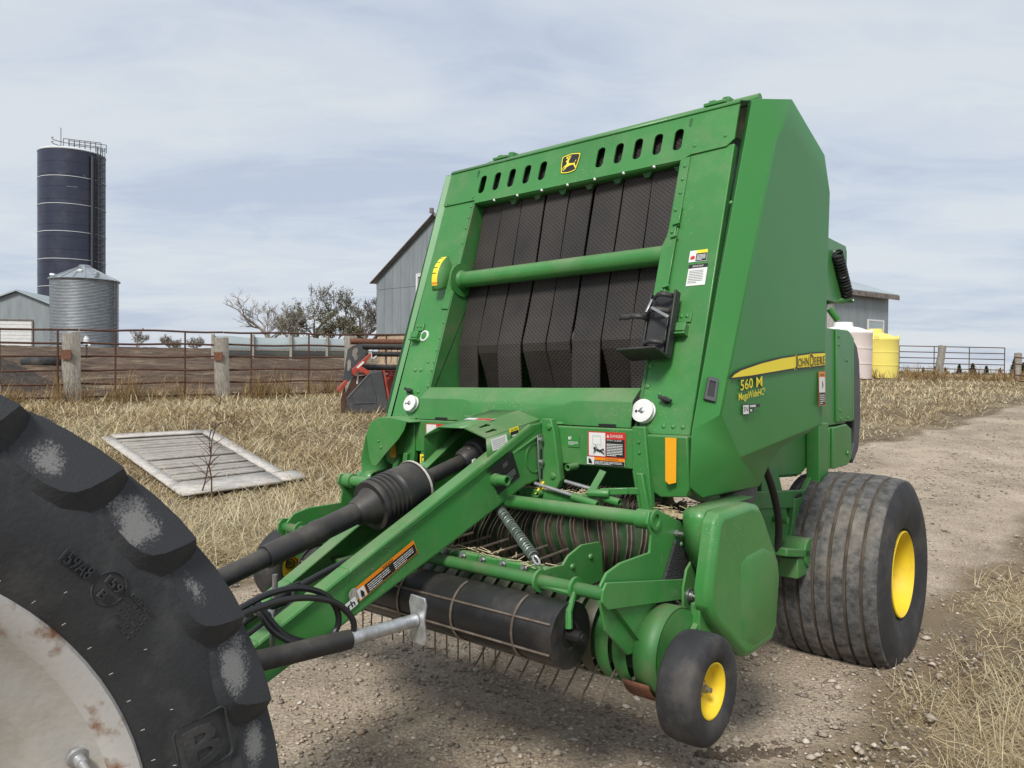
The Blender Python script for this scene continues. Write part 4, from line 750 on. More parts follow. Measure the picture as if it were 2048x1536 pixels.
# --- tongue: two channel rails with the drive shaft between them
TT = [(-1.89, 1.335), (-1.98, 1.325), (-2.27, 1.190), (-2.90, .905), (-3.22, .757), (-3.45, .66), (-3.85, .53)]
TB = [(-3.85, .43), (-3.45, .53), (-3.22, .628), (-2.88, .760), (-2.53, .888), (-2.02, 1.085), (-1.89, 1.105)]
def tu(v): return .195 if v > -3.2 else .195-.12*(-3.2-v)/.65
for s in (-1, 1):
    dz_ = lambda v: (-.095*min(1, max(0, (-2.05-v)/.45)) if s < 0 else 0.0)
    TTs = [(v, z+dz_(v)) for v, z in TT]; TBs = [(v, z+dz_(v)) for v, z in TB]; g = G(); poly = TTs+TBs
    g.loft([(s*tu(v), v, z) for v, z in poly], [(s*(tu(v)-.012), v, z) for v, z in poly])
    for a, b in zip(TTs[1:], TTs[2:]):
        g.loft([(s*(tu(a[0])-.001), a[0], a[1]+.004), (s*(tu(a[0])-.062), a[0], a[1]+.004), (s*(tu(a[0])-.062), a[0], a[1]-.008), (s*(tu(a[0])-.001), a[0], a[1]-.008)], [(s*(tu(b[0])-.001), b[0], b[1]+.004), (s*(tu(b[0])-.062), b[0], b[1]+.004), (s*(tu(b[0])-.062), b[0], b[1]-.008), (s*(tu(b[0])-.001), b[0], b[1]-.008)])
    for a, b in zip(TBs[1:-1], TBs[2:]):
        g.loft([(s*(tu(a[0])-.001), a[0], a[1]+.006), (s*(tu(a[0])-.062), a[0], a[1]+.006), (s*(tu(a[0])-.062), a[0], a[1]-.004), (s*(tu(a[0])-.001), a[0], a[1]-.004)], [(s*(tu(b[0])-.001), b[0], b[1]+.006), (s*(tu(b[0])-.062), b[0], b[1]+.006), (s*(tu(b[0])-.062), b[0], b[1]-.004), (s*(tu(b[0])-.001), b[0], b[1]-.004)])
    rail = g.build('tongue_rail', 'green', bal, bevel=.006)
    if s > 0: nrail = rail
    # mounting bracket on the beam
    g = G(); g.prism([(s*a, b) for a, b in ((.198, 1.348), (.246, 1.348), (.262, 1.30), (.292, 1.10), (.276, 1.066), (.226, 1.066), (.198, 1.10))], 'v', -1.925, -1.888); g.build('tongue_bracket', 'green', bal, bevel=.004)
    for z in (1.315, 1.115): riv.ball((s*(.240 if z > 1.2 else .258), -1.926, z), .015, 6, 3, .7, (0, -1, 0))
g = G(); g.box((-.10, -4.05, .43), (.10, -3.78, .47)); g.box((-.10, -4.05, .53), (.10, -3.78, .57)); g.tube((0, -3.98, .38), (0, -3.98, .62), .02, 12); g.build('hitch_clevis', 'steel', bal, bevel=.004)
g = G(); g.box((-.18, -3.16, .66), (.18, -3.02, .674)); g.box((-.18, -2.70, .84), (.18, -2.60, .854)); g.build('tongue_crosspiece', 'green', bal, bevel=.003)
RE = V3((0, -2.90+2.27, .905-1.19)); RE = -RE/np.linalg.norm(RE); RU = np.cross(V3((1, 0, 0)), RE)   # along / across the rail
d = Decal((.195, -2.865, .800), RE, RU, .002); d.rect('orange', 0, 0, .275, .050).rect('white', .003, .003, .030, .036).rect('black', .036, .003, .236, .034).text('black', 'WARNING', .12, .0385, .05, .009).rows('white', .045, .007, .10, .028, 4, .4).rows('white', .165, .007, .095, .028, 4, .4).poly('black', [(.010, .008), (.022, .006), (.026, .02), (.016, .034), (.012, .022)]); d.done('warning_decal', nrail)
d = Decal((.195, -2.915, .772), RE, RU, .002); d.rect('black', 0, 0, .050, .034).rect('white', .002, .002, .046, .030).text('black', 'rh', .009, .006, .03, .022, bold=.03); d.done('maker_decal', nrail)
g = G(); g.lathe((.1945, -2.885, .825), (1, -2.885, .825), [(0, .022), (.003, .022), (.003, .0005)], 12); g.build('mud_patch', 'wood', nrail)
d = Decal((.195, -2.196, 1.063), RE, RU, .002); d.rect('black', 0, 0, .145, .115).rows('ink_grey', .07, .016, .06, .034, 4, .35)
for r_ in (.010, .016, .022): d.poly('ink_grey', [(.085+r_*math.cos(t), .085+r_*.8*math.sin(t)) for t in np.linspace(0, 2*math.pi, 16, endpoint=False)]).poly('black', [(.085+(r_-.0015)*math.cos(t), .085+(r_-.0015)*.8*math.sin(t)) for t in np.linspace(0, 2*math.pi, 16, endpoint=False)]) if False else d.rect('ink_grey', .07, .07+r_, .03, .0015)
d.poly('ink_grey', [(.02, .03), (.05, .06), (.052, .058), (.022, .028)]).poly('ink_grey', [(.02, .06), (.06, .03), (.061, .032), (.021, .062)]); d.done('diagram_decal', nrail)
g = G(); g.pipe((.19, -2.215, 1.125), (.262, -2.215, 1.125), .020, .006, 16); g.lathe((.194, -2.215, 1.125), (1, -2.215, 1.125), [(0, .024), (.02, .024), (.022, .02)], 16); g.build('pin_socket', 'green', nrail)
g = G(); g.tube((.19, -2.10, 1.215), (.20, -1.96, 1.275), .0055, 8); g.lathe((.1945, -1.965, 1.19), (1, -1.965, 1.19), [(0, .062), (.004, .062), (.004, .056), (.0, .056)], 28); g.build('weld_bead', 'green', nrail)
# latch strap and its yellow tag
g = G(); g.prism([(-1.962, 1.282), (-1.930, 1.286), (-1.924, 1.15), (-1.914, 1.09), (-1.918, 1.030), (-1.936, 1.028), (-1.946, 1.08), (-1.956, 1.15)], 'u', .2005, .2075); ls = g.build('latch_strap', 'steel', bal, bevel=.002)
for z0, z1 in ((1.17, 1.225), (1.10, 1.145)): g = G(); g.prism(rrect(-1.942+(1.2-z0)*.05, (z0+z1)/2, .010, z1-z0, .0045), 'u', .2065, .2090); g.build('strap_slot', 'black', ls)
for z in (1.262, 1.17): g = G(); g.lathe((.2075, -1.944+(1.2-z)*.05, z), (1, -1.944+(1.2-z)*.05, z), [(0, .012), (.008, .012), (.012, .006), (.012, .0004)], 8); g.build('strap_bolt', 'steel', ls)
g = G(); g.path([(.212, -1.93, 1.088), (.214, -1.965, 1.062), (.214, -1.985, 1.048), (.214, -1.955, 1.056), (.212, -1.915, 1.070), (.210, -1.922, 1.090)], .0042, 6); g.build('yellow_tag', 'yellow_decal', ls)
# hood over the gearbox shaft
HF = [(-.176, 1.150), (-.178, 1.278), (-.095, 1.316), (.055, 1.318), (.172, 1.283), (.182, 1.185)]
def hood_pt(i, t): u, z = HF[i]; return V3((u*(1 if i not in (0, 5) else 1), -2.235+.33*t, z+.058*t+(.05*t if i in (0, 5) else 0)))
g = G(); g.grid([[hood_pt(0, t), hood_pt(1, t), hood_pt(2, t)] for t in (0, 1)]); g.grid([[hood_pt(2, t), hood_pt(3, t)] for t in (0, 1)]); g.grid([[hood_pt(4, t), hood_pt(5, t)] for t in (0, 1)]); hood = g.build('shaft_hood', 'green', bal, solid=.005, soff=0)
o_ = hood_pt(3, 0); e1 = hood_pt(4, 0)-o_; w1_ = np.linalg.norm(e1); e1 /= w1_; e2 = hood_pt(3, 1)-o_; w2_ = np.linalg.norm(e2); e2 /= w2_; e3 = np.cross(e1, e2)
kh = lambda cx, cy: [(cx+.012*math.cos(R(a)), cy+.026+.012*math.sin(R(a))) for a in range(-50, 231, 28)]+[(cx-.006, cy-.02), (cx, cy-.026), (cx+.006, cy-.02)]
vs, fs = curve_mesh([[(0, 0), (w1_, 0), (w1_, w2_), (0, w2_)], kh(.035, .075)[::-1], kh(.085, .06)[::-1]], .005)
g = G(); g.add([o_+e1*x+e2*y+e3*z for x, y, z in vs], fs); g.build('hood_top_plate', 'green', hood, smooth=30)
d = Decal(hood_pt(2, .40)+V3((.02, 0, 0)), (1, 0, 0), e2, .004); d.rect('white', 0, 0, .15, .032).rect('red', .06, .003, .085, .026).rect('white', .008, .006, .045, .02); d.done('hood_decal', hood)
e4 = hood_pt(4, 1)-hood_pt(4, 0); e5 = hood_pt(4, .0)-hood_pt(5, .0)
d = Decal(hood_pt(5, 0)*.35+hood_pt(4, 0)*.65+e4*.08-e5*.22, e4, e5, .004); d.rect('white', 0, 0, .095, .047).rows('ink_grey', .008, .006, .075, .036, 5, .25); d.done('hood_decal', hood)
d = Decal(hood_pt(5, 0)*.35+hood_pt(4, 0)*.65+e4*.42-e5*.12, e4, e5, .004); d.rect('yellow_decal', 0, 0, .058, .052).rect('black', .003, .003, .052, .034).rows('white', .008, .008, .042, .022, 2, .4).text('black', 'CAUTION', .008, .039, .042, .009); d.done('hood_decal', hood)
# --- drive shaft
A = V3((0, -4.05, .70)); B_ = V3((0, -2.08, 1.208)); AD = (B_-A)/np.linalg.norm(B_-A)
def at(v): return A+AD*((v+4.05)/AD[1])
def seg(g, v0, v1, prof, n=28):
    a, b = at(v0), at(v1); L = np.linalg.norm(b-a); g.lathe(a, b, [(t*L, r) for t, r in prof], n)
g = G(); seg(g, -4.02, -2.95, [(0, .031), (1, .031)]); sh_ = g.build('drive_shaft', 'plastic_black', bal)
g = G(); seg(g, -3.08, -2.70, [(0, .030), (0, .038), (.02, .0385), (.46, .0385), (.48, .0415), (.54, .0415), (.56, .0385), (1, .0385)]); g.build('shaft_sleeve', 'plastic_black', sh_)
g = G(); seg(g, -2.73, -2.60, [(0, .040), (.08, .048), (.40, .058), (.52, .070), (.70, .074), (.72, .066), (1, .066)]); g.build('shaft_cone', 'plastic_black', sh_)
pr = [(0, .070), (0, .090)]
for k in range(5): pr += [(.03+.075*k, .094), (.055+.075*k, .094), (.068+.075*k, .0865), (.09+.075*k, .0865)]
pr += [(.42, .093), (.76, .090), (.765, .094), (.80, .094), (.805, .088), (.88, .066), (.90, .060), (.95, .060), (.97, .05), (1, .044)]
g = G(); seg(g, -2.66, -2.39, pr, 40); bell = g.build('joint_bell', 'plastic_black', sh_)
g = G(); a, b = at(-2.66), at(-2.39); L = np.linalg.norm(b-a); g.lathe(a+AD*L*.768, b, [(0, .0935), (0, .0955), (.009, .0955), (.009, .0935)], 40); g.build('bell_band', 'wood_white', bell)
g = G(); seg(g, -2.40, -2.10, [(0, .030), (1, .030)]); g.build('rear_shaft', 'plastic_black', sh_)
g = G(); seg(g, -2.20, -2.05, [(0, .034), (.10, .046), (.45, .056), (.50, .066), (.9, .068), (1, .05)]); g.build('rear_cone', 'plastic_black', sh_)
for v, k in ((-2.69, .043), (-2.175, .05)):
    c_ = at(v); d = Decal(c_+V3((k*.35, -.0, k*.95)), (.75, .4, -.5), (-.3, .9, .3), .002); d.rect('white', 0, 0, .018, .010).rect('red', .002, .002, .008, .006); d.done('shaft_sticker', sh_)
    g = G(); g.obox(c_+V3((k*1.0, 0, -k*.1)), (AD, (1, 0, 0), (0, 0, 1)), (.008, .004, .012)); g.build('shaft_clip', 'white', sh_)
# --- parking jack carried level, hoses and hose holder
g = G(); g.tube((.285, -3.60, .765), (.315, -3.00, .738), .029, 20); jk = g.build('parking_jack', 'plastic_black', bal)
g = G(); g.tube((.315, -3.00, .738), (.325, -2.745, .736), .021, 18); g.build('jack_leg', 'galv', jk)
g = G(); pts = [(.300, .815), (.365, .812), (.372, .79), (.362, .74), (.372, .68), (.365, .66), (.300, .662), (.292, .68), (.302, .74), (.292, .79)]
g.loft([(u, -2.742, z) for u, z in pts], [(u, -2.734, z) for u, z in pts]); g.build('jack_foot', 'galv', jk, bevel=.002)
hoses = [[(.28, -3.75, .86), (.28, -3.388, .888), (.28, -3.32, .902), (.28, -3.24, .92), (.28, -3.144, .915), (.285, -3.059, .876), (.29, -3.02, .816), (.285, -3.027, .763), (.28, -3.094, .746), (.27, -3.178, .782), (.25, -3.222, .835), (.22, -3.24, .88), (.12, -3.20, .86), (.06, -3.0, .86)],
 [(.30, -3.75, .84), (.30, -3.399, .875), (.30, -3.328, .89), (.30, -3.222, .899), (.305, -3.124, .887), (.31, -3.038, .852), (.315, -2.984, .789), (.31, -2.993, .739), (.30, -3.074, .735), (.29, -3.158, .76), (.26, -3.219, .807), (.22, -3.245, .864), (.14, -3.22, .83), (.08, -3.05, .82)],
 [(.12, -3.75, .70), (.06, -3.262, .762), (.05, -3.165, .79), (.05, -3.007, .844), (.05, -2.832, .888), (.06, -2.748, .907), (.08, -2.648, .933), (.10, -2.45, .98), (.10, -2.2, 1.04)],
 [(.14, -3.75, .66), (.11, -3.29, .736), (.10, -3.162, .769), (.10, -3.022, .821), (.11, -2.869, .869), (.12, -2.745, .905), (.13, -2.5, .96), (.12, -2.2, 1.02)]]
for h in hoses: g = G(); g.path(h, .0095 if h[0][0] > .2 else .012, 10, 8); g.build('hydraulic_hose', 'hose', bal)
g = G(); g.path([(.21, -3.12, .70), (.235, -3.19, .705), (.24, -3.208, .74), (.24, -3.211, .846), (.23, -3.22, .853), (.20, -3.24, .85)], .007, 8, 4); g.build('hose_holder', 'steel', bal)
g = G(); g.tube((.02, -3.06, .66), (.02, -3.06, .895), .009, 8); g.build('pin_handle', 'steel', bal); g = G(); g.tube((.06, -3.04, .66), (.06, -3.02, .86), .007, 8); g.build('pin_handle', 'steel', bal)

# --- right-hand drive shield (far side)
g = G(); sec = [(-.575, 1.312), (-.70, 1.330), (-.79, 1.328), (-.855, 1.300), (-.90, 1.23), (-.935, 1.11), (-.925, 1.04), (-.90, .985)]
g.grid([[(u, v, z) for u, z in sec] for v in (-1.96, -1.40)]); dsd = g.build('drive_shield', 'green', bal, solid=.006, smooth=40)
g = G(); fl = [(-.585, 1.314), (-.70, 1.328), (-.79, 1.325), (-.853, 1.298), (-.885, 1.23), (-.865, 1.13), (-.845, 1.085), (-.81, 1.085), (-.74, 1.15), (-.645, 1.225), (-.605, 1.27)]
g.loft([(u, -1.966, z) for u, z in fl], [(u, -1.960, z) for u, z in fl]); g.build('shield_flap', 'green', dsd, bevel=.002)
for u, z in ((-.79, 1.21), (-.772, 1.18)): riv.ball((u, -1.967, z), .008, 8, 4, .6, (0, -1, 0))
g = G(); g.box((-.93, -1.60, .72), (-.62, -1.56, 1.30)); g.lathe((-.75, -1.82, 1.06), (-.60, -1.82, 1.06), [(0, .001), (0, .095), (.03, .095), (.03, .03), (.1, .03)], 24); g.build('sprocket_and_shade_back', 'green_inner_shade', dsd)  # sprocket, plus a dark box added as the shaded interior behind it
g = G(); g.pipe((-.90, -1.93, .985), (-.62, -1.90, .985), .024, .006, 14); g.build('shield_tube', 'green', dsd)

# --- pickup
g = G(); g.box((-.60, -1.60, .62), (.60, -1.56, 1.16)); g.build('throat_shade_sheet', 'green_inner_shade', bal)  # dark sheet added across the chamber opening to stand for its shade
for s in (-1, 1):
    poly = [(-2.165, 1.062), (-2.11, 1.066), (-1.945, 1.0), (-1.925, .975), (-1.955, .90), (-2.09, .717), (-2.10, .60), (-2.30, .62), (-2.43, .73), (-2.46, .83), (-2.455, .875), (-2.42, .908), (-2.34, .925), (-2.161, .927), (-2.15, .984), (-2.178, 1.025)]
    g = G(); g.prism(poly, 'u', s*.835, s*.845); ep = g.build('pickup_end_plate', 'green', bal, bevel=.003)
    g = G(); g.pipe((s*.78, -2.128, 1.030), (s*.852, -2.128, 1.030), .034, .012, 20); g.build('tube_boss', 'green', ep)
    g = G(); g.prism([(-2.485, .835), (-2.48, .87), (-2.46, .890), (-1.95, .800), (-1.935, .728), (-2.455, .806)], 'u', s*.862, s*.871); arm = g.build('wind_guard_arm', 'green', bal, bevel=.002)
    g = G(); g.prism([(-2.0, .78), (-1.975, .84), (-1.935, .865), (-1.905, .83), (-1.82, .62), (-1.96, .58), (-2.0, .70)], 'u', s*.874, s*.884); g.build('pivot_bracket', 'green', bal, bevel=.003)
    g = G(); g.lathe((s*.884, -1.955, .745), (s*2, -1.955, .745), [(0, .026), (.004, .026), (.006, .017), (.018, .017), (.018, .008), (.028, .008), (.028, .0005)], 14); g.lathe((s*.884, -1.87, .655), (s*2, -1.87, .655), [(0, .014), (.04, .014), (.04, .0005)], 10); g.lathe((s*.846, -1.985, .965), (s*2, -1.985, .965), [(0, .013), (.012, .013), (.012, .007), (.03, .007), (.03, .0004)], 10); g.build('pivot_bolt', 'steel', ep)
    # deflector under the arm
    g = G(); g.loft([(s*.80, -2.40, .80), (s*.86, -2.40, .80), (s*.87, -2.10, .50), (s*.84, -2.08, .49)], [(s*.80, -2.395, .79), (s*.86, -2.39, .79), (s*.87, -2.09, .492), (s*.84, -2.07, .482)]); g.prism([(-2.40, .80), (-2.10, .50), (-2.0, .56), (-1.98, .72), (-2.2, .80)], 'u', s*.848, s*.854); g.build('side_deflector', 'green', ep, bevel=.002)
    # rubber flap strip
    g = G(); g.prism([(-1.998, .944), (-1.885, .915), (-2.035, .680), (-2.155, .715)], 'u', s*.848, s*.857); fl_ = g.build('rubber_flap', 'flap', bal); 
    for q in (-1.965, -1.915): riv.ball((s*.857, q, .925), .009, 8, 4, .6, (s, 0, 0))
    # reel end housing
    g = G(); arc = np.radians(np.arange(60, 290, 10)); g.grid([[(u, -2.125+.150*math.cos(a), .600+.150*math.sin(a)) for a in arc] for u in (s*.846, s*.93)]); hs = g.build('reel_end_cover', 'green_dirty', bal, solid=.006)
    g = G(); g.lathe((s*.925, -2.125, .600), (s*2, -2.125, .600), [(0, .149), (.004, .149), (.004, .001)], 32); g.build('reel_end_disc', 'green', hs, bevel=.003)
    g = G(); arc = np.radians(np.arange(205, 330, 8)); g.grid([[(u, -2.125+.158*math.cos(a), .590+.158*math.sin(a)) for a in arc] for u in (s*.80, s*.90)]); g.build('skid_band', 'rust', hs, solid=.004)
    # gauge wheel and its arm
    g = G(); g.bar((s*.935, -1.98, .66), (s*.955, -2.20, .555), .02, .06); g.box((min(s*.88, s*.96), -1.90, .655), (max(s*.88, s*.96), -1.85, .70)); g.tube((s*.94, -2.225, .549), (s*1.035, -2.225, .549), .014, 10); g.box((min(s*.92, s*.955), -2.02, .62), (max(s*.92, s*.955), -1.93, .74)); wa = g.build('gauge_wheel_arm', 'green', bal, bevel=.003)
    g = G(); W = .078; prof = [(-W+.02, .096), (-W+.004, .108), (-W-.003, .135), (-W-.001, .160), (-W+.004, .177), (-W+.013, .1875), (-W+.020, .1895), (-.03, .1925), (.03, .1925), (W-.020, .1895), (W-.013, .1875), (W-.004, .177), (W+.001, .160), (W+.003, .135), (W-.004, .108), (W-.02, .096)]
    g.lathe((0, 0, 0), (1, 0, 0), prof, 48); gt = g.build('gauge_wheel_tyre', 'rubber_side', bal, smooth=50); gt.location = (s*1.05, -2.225, .548); gt.scale = (.80, .88, .88)
    if s < 0: gt.location = (-1.09, -2.26, .612); gt.scale = (.95, .95, .95)
    g = G(); sx = (1, 0, 0) if s > 0 else (-1, 0, 0)
    g.lathe((-s*.06, 0, 0), tuple(s*W*2*V3((1, 0, 0))), [(0, .085), (0, .098), (.02, .09), (.07, .078), (.112, .085), (.122, .097), (.126, .098), (.127, .093), (.118, .082), (.085, .072), (.072, .05), (.070, .028), (.078, .026), (.085, .022), (.085, .014)], 40); rm = g.build('rim', 'yellow', gt)
    g = G(); g.lathe((s*.012, 0, 0), (s*1, 0, 0), [(0, .024), (.014, .024), (.014, .014), (.030, .014), (.030, .009), (.046, .009), (.046, .0005)], 10); g.build('hub_bolt', 'steel', gt); g = G(); g.lathe((s*.0, 0, 0), (s*1, 0, 0), [(0, .034), (.016, .034), (.020, .028), (.020, .02)], 18); g.build('hub_cap', 'plastic_black', gt)
    # cover over the pickup drive
    out = [(-1.975, 1.018), (-1.945, 1.046), (-1.70, 1.052), (-1.62, 1.035), (-1.575, .99), (-1.43, .79), (-1.415, .72), (-1.45, .53), (-1.49, .49), (-1.70, .482), (-1.76, .50), (-1.985, .675), (-2.035, .74), (-2.04, .80)]
    cc = V3((-1.72, .77)); ins = lambda k: [tuple(cc+(V3(p)-cc)*k) for p in out]
    low = [(-1.80, .85), (-1.74, .87), (-1.60, .875), (-1.50, .84), (-1.46, .77), (-1.45, .70), (-1.475, .56), (-1.51, .52), (-1.68, .515), (-1.80, .57)]
    g = G(); rings = [[(s*.945, a, b) for a, b in out], [(s*.985, a, b) for a, b in out], [(s*1.002, a, b) for a, b in ins(.93)]]
    n = len(out); vs = [q for r_ in rings for q in r_]; fs = [(k*n+i, k*n+(i+1) % n, (k+1)*n+(i+1) % n, (k+1)*n+i) for k in range(2) for i in range(n)]+[tuple(2*n+i for i in range(n))]
    g.add(vs, fs)
    g.loft([(s*1.0, a, b) for a, b in low], [(s*1.009, a*.84-.16*1.60, b*.84+.16*.7) for a, b in low])
    ps = g.build('pickup_shield', 'green', bal, smooth=30, bevel=.008, seg=3)
    g = G(); g.grid([[(s*.862, -1.955, .905), (s*.862, -1.964, 1.02), (s*.862, -1.956, 1.040), (s*.862, -1.938, 1.050), (s*.862, -1.55, 1.054)], [(s*.944, -1.962, .80), (s*.944, -1.970, 1.02), (s*.944, -1.960, 1.041), (s*.944, -1.94, 1.050), (s*.944, -1.55, 1.052)]]); g.build('shield_front', 'green', ps, solid=.005, smooth=22)
    # link bracket on the wind guard
    g = G(); g.prism([(-2.455, .83), (-2.44, .875), (-2.38, .878), (-2.31, .875), (-2.28, .90), (-2.20, .925), (-2.09, .918), (-2.075, .90), (-2.065, .775), (-2.20, .77), (-2.26, .80), (-2.34, .79)], 'u', s*.585, s*.595); lk = g.build('link_bracket', 'green', bal, bevel=.002)
    for v, z in ((-2.26, .86), (-2.15, .875)): riv.ball((s*.596 if s > 0 else -.584, v, z), .011, 8, 4, .7, (1, 0, 0))
    g = G(); g.path([(s*.59, -2.45, .84), (s*.75, -2.46, .835), (s*.755, -2.50, .79), (s*.76, -2.505, .74)] if s > 0 else [(-.585, -2.45, .84), (-.585, -2.475, .79), (-.585, -2.485, .72)], .012, 8); g.build('roller_hanger', 'green', bal)
g = G(); g.tube((-.84, -2.128, 1.030), (.84, -2.128, 1.030), .0265, 20); g.build('pickup_cross_tube', 'green', bal)
g = G(); g.tube((-.865, -2.445, .848), (.865, -2.445, .848), .0215, 18); wg = g.build('wind_guard_tube', 'green_dirty', bal)
g = G()
for u in (.60, .745, -.60, -.745): g = G(); g.lathe((u-.006, -2.445, .848), (u+.1, -2.445, .848), [(0, .0215), (0, .037), (.010, .037), (.010, .0215)], 18); g.build('collar', 'green', wg)
g = G(); g.box((-.62, -2.385, .842), (.58, -2.350, .875)); rb = g.build('rod_bar', 'green', bal, bevel=.008)
rod = G(); rod.tube((0, 0, 0), (.0, .24, .012), .0055, 8); rme = rod.mesh('guard_rod', 'worn_steel')
bolt = G(); bolt.lathe((0, 0, 0), (0, -1, .25), [(0, .013), (.006, .013), (.006, .008), (.016, .008), (.016, .0005)], 8); bme = bolt.mesh('rod_bolt', 'steel')
for k in range(13):
    u = -.60+.097*k
    for nm, me, loc in (('guard_rod', rme, (u, -2.352, .865)), ('rod_bolt', bme, (u+.02, -2.386, .862))):
        ob = bpy.data.objects.new(nm, me); C.objects.link(ob); ob.parent = bal if nm == 'guard_rod' else rb; ob.location = loc
# black crop roller with wire hoops
RC = V3((0, -2.485, .712)); rr_ = .098
g = G(); g.lathe((-.56, RC[1], RC[2]), (.745, RC[1], RC[2]), [(0, .001), (0, rr_), (1.305, rr_), (1.305, .001)], 40); rl = g.build('crop_roller', 'roller_black', bal, smooth=40)
for a in (150, 205, 250): g = G(); e_ = V3((0, math.cos(R(a)), math.sin(R(a))))*(rr_+.003); g.tube(V3((-.555, 0, 0))+RC+e_, V3((.74, 0, 0))+RC+e_, .0042, 6); g.build('wire_rod', 'worn_steel', rl)
for u in np.arange(-.485, .7, .27): g = G(); g.path([RC+V3((u, 0, 0))+V3((0, math.cos(t), math.sin(t)))*(rr_+.003) for t in np.radians(np.arange(100, 271, 9))], .0042, 6); g.build('wire_hoop', 'worn_steel', rl)
for s in (-1, 1):
    ue = .745 if s > 0 else -.56
    g = G(); g.lathe((ue, RC[1], RC[2]), (s*2, RC[1], RC[2]), [(0, rr_+.006), (.008, rr_+.006), (.008, .045), (.002, .04), (.002, .02), (.05, .02), (.05, .014), (.06, .014), (.06, .0005)], 32); g.build('roller_end', 'roller_black', rl)
# tine reel: core, stripper bands and spring tines
DC = V3((0, -2.13, .618))
g = G(); g.tube((-.82, DC[1], DC[2]), (.82, DC[1], DC[2]), .10, 28); core = g.build('tine_reel_core', 'green_inner_shade', bal)
ban = G(); arc = np.radians(np.arange(40, 316, 6)); rb_ = .150
ban.grid([[(-.026, rb_*.975*math.cos(a), rb_*.975*math.sin(a)) for a in arc], [(-.02, rb_*math.cos(a), rb_*math.sin(a)) for a in arc], [(.02, rb_*math.cos(a), rb_*math.sin(a)) for a in arc], [(.026, rb_*.975*math.cos(a), rb_*.975*math.sin(a)) for a in arc]]); bme = ban.mesh('stripper_band', 'band', fix=False); bme_g = ban.mesh('stripper_band', 'green_dirty', fix=False)
tin = G()
tin.path([(0, 0, 0), (0, -.06, -.006), (0, -.165, -.02)], .0036, 6)
tme = tin.mesh('spring_tine', 'worn_steel')
for k in range(24):
    u = -.793+.069*k
    ob = bpy.data.objects.new('stripper_band', bme_g if k in (0, 22, 23) else bme); C.objects.link(ob); ob.parent = bal; ob.location = (u, DC[1], DC[2])
    if k == 23: break
    for a in ((36, 140) if u > .12 else (82, 140)):
        a_ = R(a+random.uniform(-1.5, 1.5)); ob = bpy.data.objects.new('spring_tine', tme); C.objects.link(ob); ob.parent = core; ob.rotation_euler = (a_, 0, random.uniform(-.05, .05)); ob.location = (u+.034, DC[1]-.11*math.cos(a_), DC[2]-.11*math.sin(a_))
# rotor with wavy wear strips
QC = V3((0, -1.70, .83)); qr = .195
g = G(); g.tube((-.80, QC[1], QC[2]), (.80, QC[1], QC[2]), qr-.012, 32); rt = g.build('feed_rotor', 'rotor', bal)
for k in range(26):
    u0 = -.76+.061*k
    for du in (-.009, .009):
        g = G(); P = []; N_ = []
        for a in np.radians(np.arange(92, 236, 6)):
            ph = (a-R(92))/R(144); uu = u0+du+(.020*math.sin(ph*9.5+k*.42)+.05*(ph-.5)*(-1.2 if u0 < .05 else .6))
            e_ = V3((0, math.cos(a), math.sin(a))); P.append(QC+V3((uu, 0, 0))+e_*(qr-.014)); N_.append(QC+V3((uu, 0, 0))+e_*(qr+.010))
        w_ = V3((.0022, 0, 0)); g.grid([[p-w_ for p in P], [p-w_ for p in N_], [p+w_ for p in N_], [p+w_ for p in P]]); g.build('wear_strip', 'worn_steel', rt, smooth=40)
cb = G()
for k in range(60): u = -.62+.0215*k; cb.path([(u, -1.80, 1.075), (u, -1.86, 1.06), (u, -1.885, 1.02), (u, -1.87, .985)], .0026, 5)
cb.build('comb_wires', 'worn_steel', bal, kind='stuff')
# linkage below the beam
g = G(); g.box((-.40, -1.955, 1.022), (.46, -1.93, 1.058)); lkp = g.build('link_plate', 'green', bal, bevel=.003)
for a, b, r_, m_ in (((.20, -1.97, 1.085), (.47, -1.97, 1.040), .0075, 'galv'), ((.30, -1.90, 1.095), (.56, -1.90, 1.055), .0075, 'galv')): g = G(); g.tube(a, b, r_, 8); g.build('link_rod', m_, lkp)
for a, b in (((.40, -1.985, 1.050), (.515, -1.985, 1.030)), ((.50, -1.93, 1.050), (.58, -1.93, 1.038))): g = G(); g.pipe(a, b, .016, .006, 14); g.build('pipe_stub', 'green', lkp)
g = G(); g.bar((.485, -1.90, 1.150), (.468, -1.955, 1.075), .030, .006, (0, 1, 0)); g.bar((.468, -1.955, 1.075), (.468, -1.96, 1.045), .030, .006, (0, 1, 0)); g.build('link_strap', 'green', lkp)
g = G(); g.bar((.50, -1.945, 1.075), (.60, -1.90, 1.082), .014, .026); g.bar((.60, -1.90, 1.082), (.66, -1.88, 1.085), .014, .026); g.tube((.46, -1.97, 1.07), (.54, -1.94, 1.07), .017, 10); g.build('link_arm', 'green', lkp, bevel=.003)
for u, z in ((.12, 1.04), (.22, 1.045)): g = G(); g.pipe((u, -1.958, z), (u, -1.985, z), .013, .004, 12); g.build('pipe_stub', 'green', lkp)
